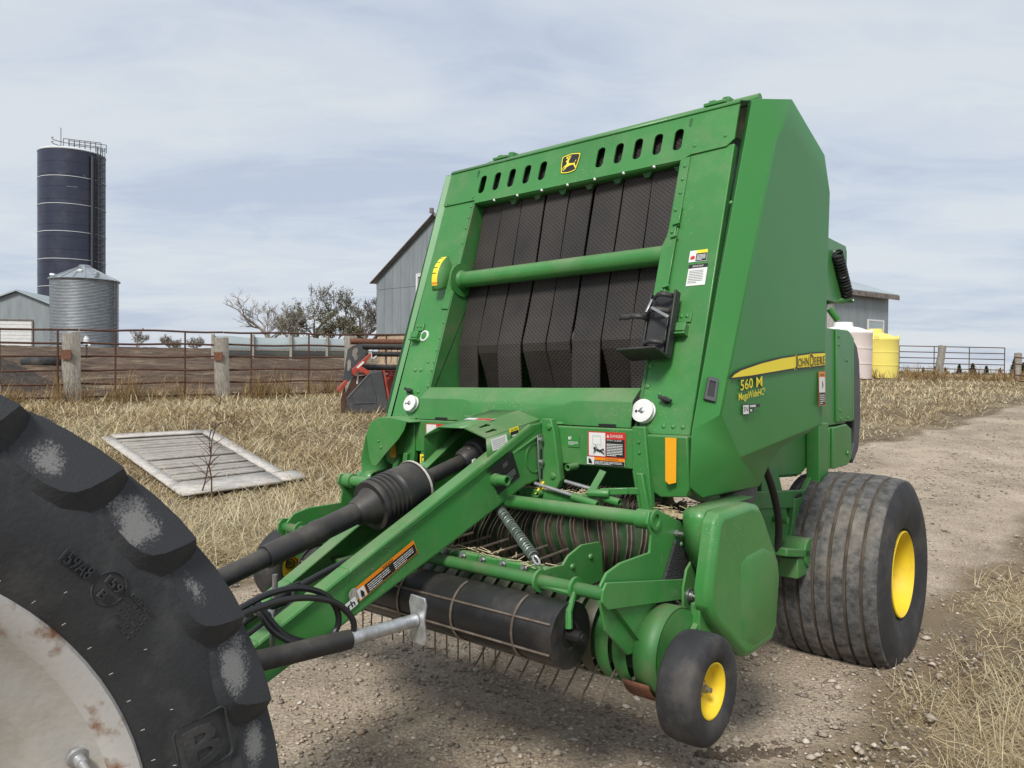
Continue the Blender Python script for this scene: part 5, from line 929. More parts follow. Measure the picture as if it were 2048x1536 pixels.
# tension spring with chain link
a, b = V3((.165, -2.15, 1.000)), V3((.560, -2.415, .905)); x_, y_, d_ = frame(b-a); Ls = np.linalg.norm(b-a)
g = G(); N = 25; g.path([a+d_*(Ls*t)+.0165*(math.cos(t*N*2*math.pi)*x_+math.sin(t*N*2*math.pi)*y_) for t in np.linspace(.02, .94, N*12)], .0042, 5); sp = g.build('tension_spring', 'spring', bal)
g = G(); g.path([b+V3((.0, .0, .0))+.022*math.cos(t)*V3((.7, -.3, -.5))+.010*math.sin(t)*V3((.3, .9, .1)) for t in np.linspace(0, 2*math.pi, 17)], .004, 6); g.build('chain_link', 'galv', sp)
g = G(); g.path([a-d_*.03, a+d_*.012], .004, 6); g.path([b-d_*.04, b-d_*.015], .004, 6); g.build('spring_hook', 'worn_steel', sp)
ch = G(); rc_ = random.Random(77)
for k in range(420):
    q = rc_.random()
    if q < .45: p_ = V3((rc_.uniform(.66, .93)*rc_.choice((1, 1, -1)), rc_.uniform(-1.93, -1.62), 1.056+rc_.uniform(0, .012) if rc_.random() < .0 else rc_.uniform(1.0, 1.03)))
    elif q < .75: p_ = V3((rc_.uniform(-.4, .5), rc_.uniform(-1.95, -1.90), 1.06))
    else: p_ = V3((rc_.uniform(-.55, .55), rc_.uniform(-2.40, -2.33), .878))
    a_ = rc_.uniform(0, 6.28); l_ = rc_.uniform(.02, .07); ch.tube(p_, p_+V3((math.cos(a_)*l_, math.sin(a_)*l_*.6, rc_.uniform(-.012, .015))), .0016, 4)
for s in (-1, 1):
    for k in range(6): ch.box((s*(.68+.03*k)-.02, -1.80-.02*k, 1.0), (s*(.68+.03*k)+.02, -1.76-.02*k, 1.004+.004*(k % 3)))
ch.build('caught_chaff', 'straw_pale', bal, kind='stuff')
riv.build('rivets', 'green', bal, kind='stuff')

# ================================================================== TRACTOR REAR WHEEL
tx, ty_ = xy(.92, -4.456)
tw = thing('tractor_wheel', 'big black lugged tractor tyre on a rusty silver rim, close beside the tongue', 'wheel', (tx, ty_, 0.0), (0, 0, -YAW))
TZ, TR, TW = .765, .795, .50            # axle height, carcass radius at the tread, width; x = 0 is the outer shoulder plane
side = [(-.030, .590), (-.018, .596), (-.008, .610), (.001, .632), (.006, .66), (.006, .695), (.003, .725), (-.004, .748), (-.013, .768), (-.030, .783), (-.09, .790), (-.25, .80)]
prof = side+[(-TW-x, r) for x, r in side[::-1][1:]]
g = G(); n = 120; k0 = len(prof)
for i in range(n):
    t = 2*math.pi*i/n
    for x, r in prof: g.v.append((x, r*math.sin(t), max(TZ+r*math.cos(t), -.03)))
for i in range(n):
    for j in range(k0-1): g.f.append((i*k0+j, ((i+1) % n)*k0+j, ((i+1) % n)*k0+j+1, i*k0+j+1)); g.m.append(0)
tyre = g.build('tyre', 'rubber_tractor', tw, smooth=60)
# one lug: a slanted panel on the shoulder, a falling wall beside it, a bar across the tread
NL = 30
def lug_mesh():
    g = G(); D = lambda a, r, x: (x, r*math.sin(R(a)), r*math.cos(R(a)))
    face = [(-.2, .833, -.030), (3.5, .8345, -.022), (7.2, .8345, -.014), (10.4, .833, -.008), (9.6, .806, .000), (8.6, .780, .005), (7.6, .763, .007), (6.2, .754, .008), (4.4, .752, .006), (2.0, .756, -.001), (.2, .764, -.010), (-.6, .785, -.020)]
    base = [(-.4, .805, -.050), (3.5, .805, -.050), (7.2, .810, -.050), (12.6, .830, -.036), (12.8, .806, -.028), (12.4, .780, -.020), (11.0, .752, -.007), (7.6, .734, .000), (4.4, .734, .000), (1.6, .740, -.002), (-.8, .752, -.007), (-1.2, .780, -.026)]
    n = len(face); g.add([D(*p) for p in face], [tuple(range(n))]); g.m = [1]
    g.mi = 0; g.add([D(*p) for p in face]+[D(*p) for p in base], [(i, n+i, n+(i+1) % n, (i+1) % n) for i in range(n)])
    secs = []
    for x, a0, a1, rt in ((-.032, .0, 10.2, .833), (-.06, 1.5, 10.4, .840), (-.12, 4.4, 10.6, .845), (-.20, 8.4, 13.4, .847), (-.265, 11.4, 15.6, .845)): secs.append([(a0-1, .795, x), (a0, rt-.003, x), (a0+.4, rt, x), (a1-.4, rt, x), (a1, rt-.003, x), (a1+1.2, .795, x)])
    m = 6; g.add([D(*p) for s_ in secs for p in s_], [(i*m+j, i*m+j+1, (i+1)*m+j+1, (i+1)*m+j) for i in range(len(secs)-1) for j in range(m-1)]+[tuple(range(m))[::-1], tuple(range((len(secs)-1)*m, len(secs)*m))])
    return g.mesh('lug', ['lug_top', 'lug_face'], 40)
lm_ = lug_mesh()
lm2 = lm_.copy()
for i, v in enumerate(lm2.vertices): v.co.x = -TW-v.co.x
lm2.flip_normals()
for k in range(NL):
    a = 2*math.pi*k/NL+R(7.3)
    for me, off in ((lm_, 0), (lm2, math.pi/NL)):
        ob = bpy.data.objects.new('lug', me); C.objects.link(ob); ob.parent = tyre; ob.location = (0, 0, TZ); ob.rotation_euler = (-(a+off), 0, 0)
        md = ob.modifiers.new('bevel', 'BEVEL'); md.width = .005; md.segments = 2; md.limit_method = 'ANGLE'; md.angle_limit = R(25)
# rim
g = G(); RP = [(-.040, .580), (-.016, .603), (-.010, .596), (-.014, .580), (-.030, .560), (-.050, .550), (-.060, .528), (-.066, .500), (-.080, .486), (-.110, .472), (-.128, .455), (-.135, .42), (-.133, .30), (-.11, .16), (-.105, .002)]
g.lathe((0, 0, TZ), (-1, 0, TZ), [(-x, r) for x, r in RP], 96); rim = g.build('rim', 'rim_silver', tw, smooth=50)
for i, p_ in enumerate(rim.data.polygons): pass
g = G(); g.lathe((0, 0, TZ), (-1, 0, TZ), [(.0150, .6035), (.0088, .597), (.0122, .580), (.0285, .5605), (.0400, .5555)], 96); g.build('rim_edge', 'rim_rust', rim)
vb = V3((-.125, .455*math.sin(R(52)), TZ+.455*math.cos(R(52))))
vb = V3((-.058, .533*math.sin(R(71)), TZ+.533*math.cos(R(71))))
g = G(); g.lathe(vb, vb+V3((1, .0, -.25)), [(0, .016), (.006, .016), (.008, .009), (.02, .009), (.022, .006), (.05, .006), (.052, .004), (.062, .004), (.062, .0003)], 12); g.build('valve_stem', 'galv', rim)
# moulded lettering on the sidewall
def arc_text(t, rad, a0, h, wd, m='rubber_tractor', rot=None):
    """letters moulded on the sidewall, running clockwise from angle a0 (0 = top, towards the rear)"""
    vs, fs, _ = text_mesh(t); g = G(); L_ = wd
    pts = []
    for x, y, _ in vs:
        a = a0+x*L_/rad; r = rad+y*h-h/2; xo = np.interp(r, [s_[1] for s_ in side[3:9]], [s_[0] for s_ in side[3:9]])+.0022
        pts.append((xo, r*math.sin(a), TZ+r*math.cos(a)))
    g.add(pts, fs); ob = g.build('lettering', 'lug_top', tyre, smooth=0, fix=False, solid=.004, soff=1); return ob
arc_text('159A8', .685, R(42.2), .020, .054); arc_text('159', .695, R(48.6), .014, .030); arc_text('B', .675, R(49.2), .014, .012)
cA, rC = R(49.9), .687; c0 = V3((.0, rC*math.sin(cA), TZ+rC*math.cos(cA))); g = G(); g.path([V3((.0065, 0, 0))+c0+.0255*V3((0, math.cos(t), math.sin(t))) for t in np.linspace(0, 2*math.pi, 33)], .0012, 6); g.build('moulded_ring', 'lug_top', tyre)
arc_text('MAX LOAD', .703, R(52.6), .0055, .040)
g = G(); r_ = random.Random(3)
for k in range(1, 6):
    for j in range(14):
        a = R(52.4+.2*k)+j*.0052; rad_ = .703-.0085*k
        if r_.random() < .8: g.obox((.0055, rad_*math.sin(a), TZ+rad_*math.cos(a)), ((1, 0, 0), (0, math.cos(a), -math.sin(a)), (0, math.sin(a), math.cos(a))), (.0015, .0012, .0022))
g.build('moulded_print', 'lug_top', tyre, kind='stuff')
cA, rC = R(77.4), .694; c0 = V3((.0, rC*math.sin(cA), TZ+rC*math.cos(cA)))
e1_ = V3((0, math.sin(R(79)), math.cos(R(79)))); e2_ = V3((0, math.cos(R(79)), -math.sin(R(79))))
def mould(loop, z0, name, m='lug_top'):
    vs, fs = curve_mesh(loop, .004); g = G(); g.add([V3((z0+z, 0, 0))+c0+e1_*x-e2_*y for x, y, z in vs], fs); return g.build(name, m, tyre, smooth=30)
mould([rrect(0, 0, .094, .092, .010), rrect(0, 0, .090, .088, .008)[::-1]], .004, 'moulded_frame')
vs, fs, _ = text_mesh('B', 0, .02); g = G(); g.add([V3((.006, 0, 0))+c0-e1_*(-.048+x*.096)+e2_*(-.042+y*.09)*-1 for y, x, _ in vs], fs) if False else g.add([V3((.006, 0, 0))+c0+e1_*(-.032+x*.062)-e2_*(-.036+y*.07) for x, y, _ in vs], fs); g.build('lettering', 'lug_top', tyre, smooth=0, fix=False, solid=.005, soff=0)
# little rubber moulding hairs along the bead
hr = G()
for a in np.arange(12, 130, 5.3):
    a = R(a); r = .612; p0 = V3((.0, r*math.sin(a), TZ+r*math.cos(a))); hr.tube(p0, p0+V3((.010, .001, .005)), .0007, 4)
for a, r in ((30, .65), (36, .64), (46, .645), (60, .668), (70, .66), (78, .64)):
    a = R(a); p0 = V3((.004, r*math.sin(a), TZ+r*math.cos(a))); hr.tube(p0, p0+V3((.010, .0, .004)), .0007, 4)
hr.build('moulding_hairs', 'wood_white', tyre, kind='stuff')

# ================================================================== FENCES
def post(name, x, y, h, w, label, lean=(0, 0), group=None, rusty=False):
    r = random.Random(int(x*100)); g = G(); z = gzf(x, y); P = []
    for i in range(6):
        t = i/5; ring = []
        for k in range(10):
            a = 2*math.pi*k/10; rr2 = w/2*(1+.12*math.sin(3*a+r.random()*2)+r.uniform(-.05, .05)); ring.append((rr2*math.cos(a), rr2*math.sin(a)*.9, -.25+(h+.25)*t+(r.uniform(-.02, .03) if i == 5 else 0)))
        P.append(ring)
    vs = [q for rg in P for q in rg]; fs = [(i*10+k, i*10+(k+1) % 10, (i+1)*10+(k+1) % 10, (i+1)*10+k) for i in range(5) for k in range(10)]+[tuple(range(50, 60))]
    g.add(vs, fs); root = thing(name, label, 'post', (x, y, z), (lean[0], lean[1], r.random()), group); root.rotation_euler = (lean[0], lean[1], 0)
    g.build('timber', 'wood', root, smooth=50)
    if rusty:
        g = G(); g.box((-w*.30, -w*.56, h*.62), (w*.30, -w*.50, h*.76)); g.build('rusty_plate', 'rust', root); 
    return root
def fpos(s): return FA+fd*s
def fence_panel(s0, s1, label, rails, verts):
    a, b = fpos(s0), fpos(s1); c_ = (a+b)/2; zc = gzf(*c_); root = thing('pipe_fence_panel', label, 'fence', (c_[0], c_[1], zc), (0, 0, 0), 'rusty pipe panels of the yard fence')
    for h in rails:
        pa = (a[0]-c_[0], a[1]-c_[1], gzf(*a)-zc+h); pb = (b[0]-c_[0], b[1]-c_[1], gzf(*b)-zc+h)
        g = G(); m_ = [(np.array(pa)*(1-t)+np.array(pb)*t)+np.array((0, 0, .012*math.sin(t*9+h*7))) for t in np.linspace(0, 1, 9)]; g.path(m_, .021, 8); g.build('rail', 'rust_dark', root)
    for sv in verts:
        q_ = fpos(sv); g = G(); z0 = gzf(*q_)-zc; g.tube((q_[0]-c_[0], q_[1]-c_[1], z0+rails[0]-.02), (q_[0]-c_[0], q_[1]-c_[1], z0+rails[-1]+.01), .019, 8); g.build('upright', 'rust_dark', root)
    return root
# distances along the fence line of the posts: from the picture
S1, S2, S3 = 2.95, 5.72, 8.55
RL = [.06, .33, .60, .87, 1.13, 1.40]
fence_panel(-3.2, S1+.1, 'rusty six-rail pipe fence panel running up to the first wooden post by the silo', RL, (-2.9, -.4, 1.75, S1-.25+.95-.95))
fence_panel(S1+.12, S2+.04, 'rusty six-rail pipe fence panel between the two tall wooden posts', RL, (S1+.75, S1+2.05))
fence_panel(S2+.05, S3, 'rusty six-rail pipe fence panel between the wooden post and the red header', RL, (S2+.62, S2+1.88))
fence_panel(S3+.05, S3+3.6, 'rusty pipe fence panel partly behind the red combine header', [.5, .95, 1.30, 1.42], (S3+.9, S3+2.6))
off = -fn*.12
for S, w, h, lb, rusty in ((S1, .33, 1.32, 'weathered thick wooden post with a rusty plate, in front of the grain bin', True), (S2, .30, 1.28, 'weathered wooden post with a rusty plate beside the pale windbreak', True), (S3, .30, 1.36, 'weathered wooden post right behind the red combine header', False)):
    q_ = fpos(S)+off; post('wooden_post', q_[0], q_[1], h, w, lb, (R(1), R(-1)), 'weathered wooden posts of the yard fence', rusty)
# pale corrugated windbreak at the back of the yard
for k in range(4):
    a, b = np.array([-16.2, 41.6])+np.array([5.3, 3.55])*(k/3.0)*1.0, np.array([-16.2, 41.6])+np.array([5.3, 3.55])*((k+1)/3.0)
    c_ = (a+b)/2; g = G(); n_ = 24; d2 = (b-a)/np.linalg.norm(b-a); nn = np.array([-d2[1], d2[0]])
    rows = []
    for i in range(n_+1):
        p_ = a+(b-a)*i/n_+nn*.02*(i % 2)-c_; rows.append([(p_[0], p_[1], .10), (p_[0], p_[1], 1.22+.04*math.sin(k*3+i*.2))])
    root = thing('windbreak_panel', ['pale corrugated windbreak sheet at the tree end, behind the pipe fence', 'second pale corrugated windbreak sheet, below the bare tree', 'third pale corrugated windbreak sheet, below the olive tree', 'last pale corrugated windbreak sheet, beside the wooden post by the header'][k], 'windbreak', (c_[0], c_[1], gzf(*c_)), (0, 0, 0), 'corrugated windbreak sheets at the back of the yard')
    g.grid(rows); g.build('sheet', 'sheet_light', root, solid=.01)
    g = G(); p_ = a-c_-nn*.08; g.box((p_[0]-.07, p_[1]-.07, -.2), (p_[0]+.07, p_[1]+.07, 1.32)); g.build('support', 'wood', root)
    g = G(); p_ = a-c_; q2 = b-c_; g.bar((p_[0]-nn[0]*.05, p_[1]-nn[1]*.05, .5), (q2[0]-nn[0]*.05, q2[1]-nn[1]*.05, .5), .05, .06); g.build('batten', 'wood', root)
# gate and posts on the right, beyond the tanks
def gate(a, b, h0, rails, nv, name, label, m='rust_dark', r=.02, group=None):
    a, b = np.array(a, float), np.array(b, float); c_ = (a+b)/2; zc = gzf(*c_); root = thing(name, label, 'gate', (c_[0], c_[1], zc), group=group)
    za, zb = gzf(*a)-zc, gzf(*b)-zc; a2, b2 = a-c_, b-c_
    for h in rails: g = G(); g.tube((a2[0], a2[1], za+h0+h), (b2[0], b2[1], zb+h0+h), r, 8); g.build('rail', m, root)
    for t in np.linspace(0, 1, nv): p_ = a2+(b2-a2)*t; z_ = za+(zb-za)*t; g = G(); g.tube((p_[0], p_[1], z_+h0-.02), (p_[0], p_[1], z_+h0+rails[-1]), r, 8); g.build('upright', m, root)
    return root
gate((17.4, 34.6), (21.95, 34.3), .12, [.05, .27, .50, .74, 1.0, 1.26], 4, 'pipe_gate', 'long brown pipe gate across the field beyond the yellow tank')
post('field_post', 18.95, 34.2, 1.42, .32, 'leaning grey post in front of the long pipe gate', (R(2), R(6)))
post('field_post', 22.25, 33.9, 1.15, .30, 'dark squared post at the far end of the long pipe gate', (R(0), R(3)))
g2 = gate((19.55, 29.9), (20.9, 30.15), .02, [.05, .28, .72, .98], 3, 'small_gate', 'small bent rusty gate leaning at the roadside by the field post', r=.025); g2.rotation_euler = (R(-6), R(2), 0)

# ================================================================== BUILDINGS
def barn_left():
    a = np.array([-6.72, 38.0]); Ld = np.array([LX, LY]); Bd = np.array([BX, BY]); w, zb, ze, zp, ln = 8.4, 3.30, 5.95, 8.65, 16
    root = thing('grey_barn', 'tall grey sheet-metal barn with a gable behind the baler', 'barn', (a[0], a[1], gzf(*a)), (0, 0, -YAW)); z0 = gzf(*a)
    zz = lambda z: z-z0
    # end wall of vertical panels
    nP = 14
    for i in range(nP):
        u0, u1 = w*i/nP, w*(i+1)/nP-.015; ht = lambda u: zz(ze)+(zz(zp)-zz(ze))*(1-abs(u-w/2)/(w/2)); seam = zz(5.55)
        g = G(); pl_ = [(u0, zz(zb)), (u1, zz(zb)), (u1, seam-.01), (u0, seam-.01)]; g.prism(pl_, 'v', .0, .03+.012*(i % 2)); g.build('wall_panel', 'sheet_grey', root)
        up_ = [(u0, seam), (u1, seam), (u1, ht(u1))] + ([(w/2, ht(w/2))] if u0 < w/2 < u1 else []) + [(u0, ht(u0))]
        g = G(); g.prism(up_, 'v', -.012, .02+.012*(i % 2)); g.build('wall_panel', 'sheet_grey', root)
    g = G(); g.prism([(.05, -.6), (w-.05, -.6), (w-.05, zz(zb)), (.05, zz(zb))], 'v', .05, .5); g.build('foundation', 'stone_found', root)
    g = G(); g.box((0.03, .05, zz(zb)), (.08, ln, zz(ze))); g.box((w-.08, .05, zz(zb)), (w-.03, ln, zz(ze))); g.box((.05, .3, -.6), (w-.05, ln, zz(zb)-.01)); g.box((.0, ln, zz(zb)), (w, ln+.05, zz(ze))); g.build('side_wall', 'sheet_grey', root)
    g = G()
    for s_, e0 in ((0, -.22), (w, w+.22)):
        sl = (zp-ze)/(w/2); zE = zz(ze)-.22*sl; g.loft([(e0, -.15, zE+.06), (w/2, -.15, zz(zp)+.06), (w/2, ln+.3, zz(zp)+.06), (e0, ln+.3, zE+.06)], [(e0, -.15, zE+.16), (w/2, -.15, zz(zp)+.16), (w/2, ln+.3, zz(zp)+.16), (e0, ln+.3, zE+.16)])
    rf = g.build('roof', 'sheet_light', root)
    for e0 in (-.23, w+.23):
        sl = (zp-ze)/(w/2); zE = zz(ze)-.23*sl; g = G(); g.bar((e0, -.18, zE+.07), (w/2, -.18, zz(zp)+.07), .04, .15, (0, 1, 0)); g.build('barge_board', 'trim_rust', rf)
    # door with a white frame
    x0 = 3.05
    g = G(); g.box((x0, -.03, zz(zb)+.05), (x0+2.6, -.016, zz(5.95))); dr = g.build('door', 'sheet_grey', root)
    g = G(); g.box((x0-.12, -.08, zz(zb)), (x0, -.02, zz(6.12))); g.box((x0, -.08, zz(5.96)), (x0+2.7, -.02, zz(6.12))); g.box((x0+2.6, -.08, zz(zb)), (x0+2.72, -.02, zz(5.955))); g.build('door_frame', 'trim_white', dr)
    g = G(); g.tube((w/2, -.3, zz(zp)+.1), (w/2, -.3, zz(zp)+.32), .1, 8); g.build('ridge_cap', 'trim_rust', rf)
barn_left()
def barn_right():
    # long wall runs away to the right; its far corner is the one in view
    D = np.array([math.sin(R(54.5)), math.cos(R(54.5))]); cor = np.array([24.4, 50.0]); ln, w = 22, 12; a = cor-D*ln; z0 = 2.0; ze = 6.85
    root = thing('grey_shed', 'long grey shed with a low pale roof behind the plastic tanks', 'shed', (a[0], a[1], z0-.1), (0, 0, R(90-54.5)))
    H = ze-z0; nP = 24
    for i in range(nP):
        g = G(); g.box((ln*i/nP, 0, .0), (ln*(i+1)/nP-.012, .05-.015*(i % 2), H)); g.build('wall_panel', 'sheet_grey', root)
    g = G(); g.box((ln-.05, .06, 0), (ln, w, H)); g.box((0, .06, 0), (.05, w, H)); g.prism([(0.06, H), (w, H), (w/2, H+2.2)], 'u', ln-.05, ln); g.build('end_wall', 'sheet_grey', root)
    sl = 2.2/(w/2); g = G()
    for y0 in (-.45, w+.45): zE = H-.45*sl; g.loft([(-.5, y0, zE+.1), (-.5, w/2, H+2.3), (ln+.4, w/2, H+2.3), (ln+.4, y0, zE+.1)], [(-.5, y0, zE+.2), (-.5, w/2, H+2.4), (ln+.4, w/2, H+2.4), (ln+.4, y0, zE+.2)])
    rf = g.build('roof', 'sheet_light', root)
    g = G(); g.box((-.5, -.50, H-.32), (ln+.42, -.451, H-.02)); g.build('fascia', 'trim_rust', rf)
    g = G(); g.box((ln-6.9, -.03, 2.4), (ln-6.2, -.005, 4.2)); g.build('translucent_panel', 'wood_white', root)
    g = G(); g.box((ln-2.4, -.05, .3), (ln-.7, -.005, 3.1)); dr = g.build('door', 'sheet_light', root); g = G(); g.box((ln-2.5, -.07, 3.1), (ln-.6, -.005, 3.2)); g.box((ln-2.5, -.07, .3), (ln-2.4, -.005, 3.1)); g.box((ln-.7, -.07, .3), (ln-.6, -.005, 3.1)); g.build('door_frame', 'trim_white', dr)
barn_right()
# small shed with a white roller door, far left
def shed_left():
    a = np.array([-43.0, 60.5]); z0 = gzf(*a); root = thing('garage_shed', 'small grey gabled shed with a white roller door, left of the grain bin', 'shed', (a[0], a[1], z0), (0, 0, R(8)))
    w, ze, zp = 7.6, 2.75, 4.3; g = G(); g.prism([(0, -.3), (w, -.3), (w, ze), (w/2, zp), (0, ze)], 'v', 0, 10); g.build('wall', 'sheet_grey', root)
    g = G()
    for e0 in (-.25, w+.25): g.loft([(e0, -.3, ze-.07), (w/2, -.3, zp+.03), (w/2, 10.2, zp+.03), (e0, 10.2, ze-.07)], [(e0, -.3, ze+.05), (w/2, -.3, zp+.15), (w/2, 10.2, zp+.15), (e0, 10.2, ze+.05)])
    g.build('roof', 'sheet_light', root)
    for i in range(7): g = G(); g.box((1.0, -.06, .0+.28*i), (4.85, -.005, .26+.28*i)); g.build('door_slat', 'trim_white', root)
    g = G(); g.box((.9, -.09, 1.97), (4.95, -.005, 2.1)); g.box((4.86, -.09, 0), (4.98, -.005, 1.97)); g.build('door_frame', 'trim_rust', root)
shed_left()
# tall dark-blue silo
def silo():
    cx, cy, r, zt = -49.2, 86.0, 3.32, 25.2; z0 = gzf(cx, cy); H = zt-z0
    root = thing('tall_silo', 'tall navy-blue cylindrical silo with white top and side ladder', 'silo', (cx, cy, z0))
    nR = 16
    for k in range(nR):
        z_0, z_1 = H*k/nR, H*(k+1)/nR; g = G(); g.lathe((0, 0, z_0), (0, 0, z_1), [(0.0, r), (z_1-z_0-.02, r)], 56); g.build('wall_ring', 'navy', root, smooth=60)
    for k in range(1, 8): g = G(); z_ = H*(1-.137*k); g.lathe((0, 0, z_), (0, 0, z_+1), [(0, r), (0, r+.04), (.055, r+.04), (.055, r)], 56); g.build('white_band', 'silo_white', root)
    g = G(); g.lathe((0, 0, H-.02), (0, 0, H+2), [(0, r+.03), (.10, r+.05), (.25, r-.1), (.55, r*.55), (.62, .4), (.62, .001)], 56); tp = g.build('white_roof', 'silo_white', root, smooth=50)
    e = V3((.97, -.22, 0)); tg = V3((.22, .97, 0))
    g = G(); zs = np.arange(3, H, .8)
    for q in (-.25, .25): g.tube(e*(r+.18)+tg*q+V3((0, 0, 1.5)), e*(r+.18)+tg*q+V3((0, 0, H+.7)), .05, 6)
    for z_ in np.arange(2, H, .45): g.tube(e*(r+.18)-tg*.25+V3((0, 0, z_)), e*(r+.18)+tg*.25+V3((0, 0, z_)), .03, 5)
    g.build('ladder', 'dark_steel', root)
    g = G()
    for z_ in np.arange(4, H+.6, .75): g.path([e*(r+.18)+tg*.35*math.cos(t)*-1+e*.75*math.sin(t)+V3((0, 0, z_)) for t in np.linspace(0, math.pi, 9)], .03, 5)
    for t in np.linspace(.3, math.pi-.3, 5): g.tube(e*(r+.18)-tg*.35*math.cos(t)+e*.75*math.sin(t)+V3((0, 0, 4)), e*(r+.18)-tg*.35*math.cos(t)+e*.75*math.sin(t)+V3((0, 0, H+.7)), .025, 5)
    g.build('ladder_cage', 'dark_steel', root)
    g = G(); g.tube(e*(r+.05)+tg*-.9+V3((0, 0, 0)), e*(r+.12)-tg*.9+V3((0, 0, H-.4)), .14, 10); g.tube(e*(r+.05)-tg*.55+V3((0, 0, 0)), e*(r+.12)-tg*.55+V3((0, 0, H-.4)), .06, 8); g.build('filler_pipe', 'dark_steel', root)
    g = G(); zt_ = H
    pA, pB = e*(r+.8)+V3((0, 0, H+.2)), V3((-.3, -.6, H+.75))
    for h in (.45, .9):
        for q in (-.4, .4): g.tube(pA+tg*q+V3((0, 0, h)), pB+tg*q+V3((0, 0, h)), .04, 6)
    for t in np.linspace(0, 1, 8):
        for q in (-.4, .4): c_ = pA+(pB-pA)*t+tg*q; g.tube(c_, c_+V3((0, 0, .9)), .035, 6)
    for h in (.45, .9): g.path([pB+V3((0, 0, h))+V3((-.9-.9*math.cos(t)*-1*0-.5*math.sin(t), .9*math.cos(t), 0)) for t in np.linspace(0, math.pi, 9)], .04, 6)
    g.tube(pB+V3((-.6, 0, 0)), pB+V3((-.6, 0, 2.2)), .035, 6); g.build('roof_walkway', 'dark_steel', tp)
silo()
# galvanised grain bin
def grain_bin():
    cx, cy, r = -33.9, 61.0, 2.40; z0 = gzf(cx, cy)-.05; H = 5.3
    root = thing('grain_bin', 'round galvanised grain bin with a conical roof in front of the silo', 'grain bin', (cx, cy, z0)); nR = 6
    for k in range(nR):
        g = G(); h = H/nR; pr = []
        for i in range(33): pr.append((h*i/32*.995, r+.022*math.sin(i/32*2*math.pi*8)))
        g.lathe((0, 0, h*k), (0, 0, h*k+1), pr, 64); g.build('wall_ring', 'bin_steel', root, smooth=60)
    nS = 18
    for k in range(nS):
        a0, a1 = 2*math.pi*k/nS, 2*math.pi*(k+1)/nS-.012; g = G(); e0, e1 = V3((math.cos(a0), math.sin(a0), 0)), V3((math.cos(a1), math.sin(a1), 0))
        g.grid([[e0*(r+.12)+V3((0, 0, H-.02)), e0*.35+V3((0, 0, H+1.08))], [e1*(r+.12)+V3((0, 0, H-.02)), e1*.35+V3((0, 0, H+1.08))]]); g.bar(e0*(r+.12)+V3((0, 0, H+.0)), e0*.35+V3((0, 0, H+1.10)), .05, .06); g.build('roof_panel', 'bin_steel', root, smooth=0)
    g = G(); g.lathe((0, 0, H+1.05), (0, 0, H+2), [(0, .42), (.12, .42), (.16, .36), (.16, .001)], 20); g.lathe((0, 0, H-.06), (0, 0, H), [(0, r+.14), (.05, r+.14), (.05, r+.0)], 48); g.build('roof_cap', 'bin_steel', root)
    for a in (195, 318): 
        a = R(a); p_ = V3((math.cos(a)*r*.88, math.sin(a)*r*.88, H+.12)); g = G(); g.tube(p_, p_+V3((math.cos(a)*.05, 0, .28)), .16, 10); g.lathe(p_+V3((0, 0, .2)), p_+V3((math.cos(a)*1, math.sin(a)*.3, .2)), [(0, .001), (0, .16), (.3, .2), (.32, .001)], 12); g.build('roof_vent', 'bin_steel', root)
    g = G(); p_ = V3((.35, -1.3, H+.62)); g.obox(p_, ((1, 0, 0), (0, .9, .45), (0, -.45, .9)), (.16, .16, .06)); g.build('roof_hatch', 'trim_white', root)
    g = G(); g.lathe((0, 0, -.4), (0, 0, .1), [(0, r+.15), (.42, r+.15), (.42, .0)], 40); g.build('concrete_base', 'concrete', root)
    g = G(); e = V3((.99, -.1, 0)); tg = V3((.1, .99, 0))
    for q in (-.18, .18): g.tube(e*(r+.14)+tg*q, e*(r+.14)+tg*q+V3((0, 0, H)), .03, 5)
    for z_ in np.arange(.3, H, .3): g.tube(e*(r+.14)-tg*.18+V3((0, 0, z_)), e*(r+.14)+tg*.18+V3((0, 0, z_)), .022, 5)
    g.build('ladder', 'dark_steel', root)
grain_bin()
# plastic tanks
def tank(name, x, y, r, h, m, mt, label):
    z0 = gzf(x, y)-.03; root = thing(name, label, 'tank', (x, y, z0)); g = G()
    g.lathe((0, 0, 0), (0, 0, 1), [(0, r*.985), (h*.3, r*.99), (h*.302, r*1.004), (h*.33, r*1.004), (h*.332, r*.99), (h*.62, r*.995), (h*.622, r*1.008), (h*.65, r*1.008), (h*.652, r*.995), (h*.93, r), (h*.95, r*1.015), (h*.97, r*1.0)], 56); g.build('shell', m, root, smooth=50)
    g = G(); g.lathe((0, 0, h*.97), (0, 0, 9), [(0, r*1.0), (.05, r*.97), (.22, r*.55), (.26, r*.34), (.42, r*.33), (.44, r*.30), (.44, .001)], 48); g.build('dome', mt, root, smooth=50)
    g = G()
    for a in np.radians((250, 330, 60)): p_ = V3((math.cos(a)*r*.96, math.sin(a)*r*.96, h*.99)); g.obox(p_, ((math.cos(a), math.sin(a), 0), (-math.sin(a), math.cos(a), 0), (0, 0, 1)), (.05, .10, .10))
    g.build('lifting_lug', mt, root, bevel=.02)
tank('pink_tank', 13.75, 32.0, 1.12, 1.95, 'tank_pink', 'tank_white', 'large pale pink plastic tank with a white domed top beside the yellow tank')
tank('yellow_tank', 15.62, 33.2, .96, 1.72, 'tank_yellow', 'tank_yellow', 'bright yellow plastic tank beside the pale pink one')

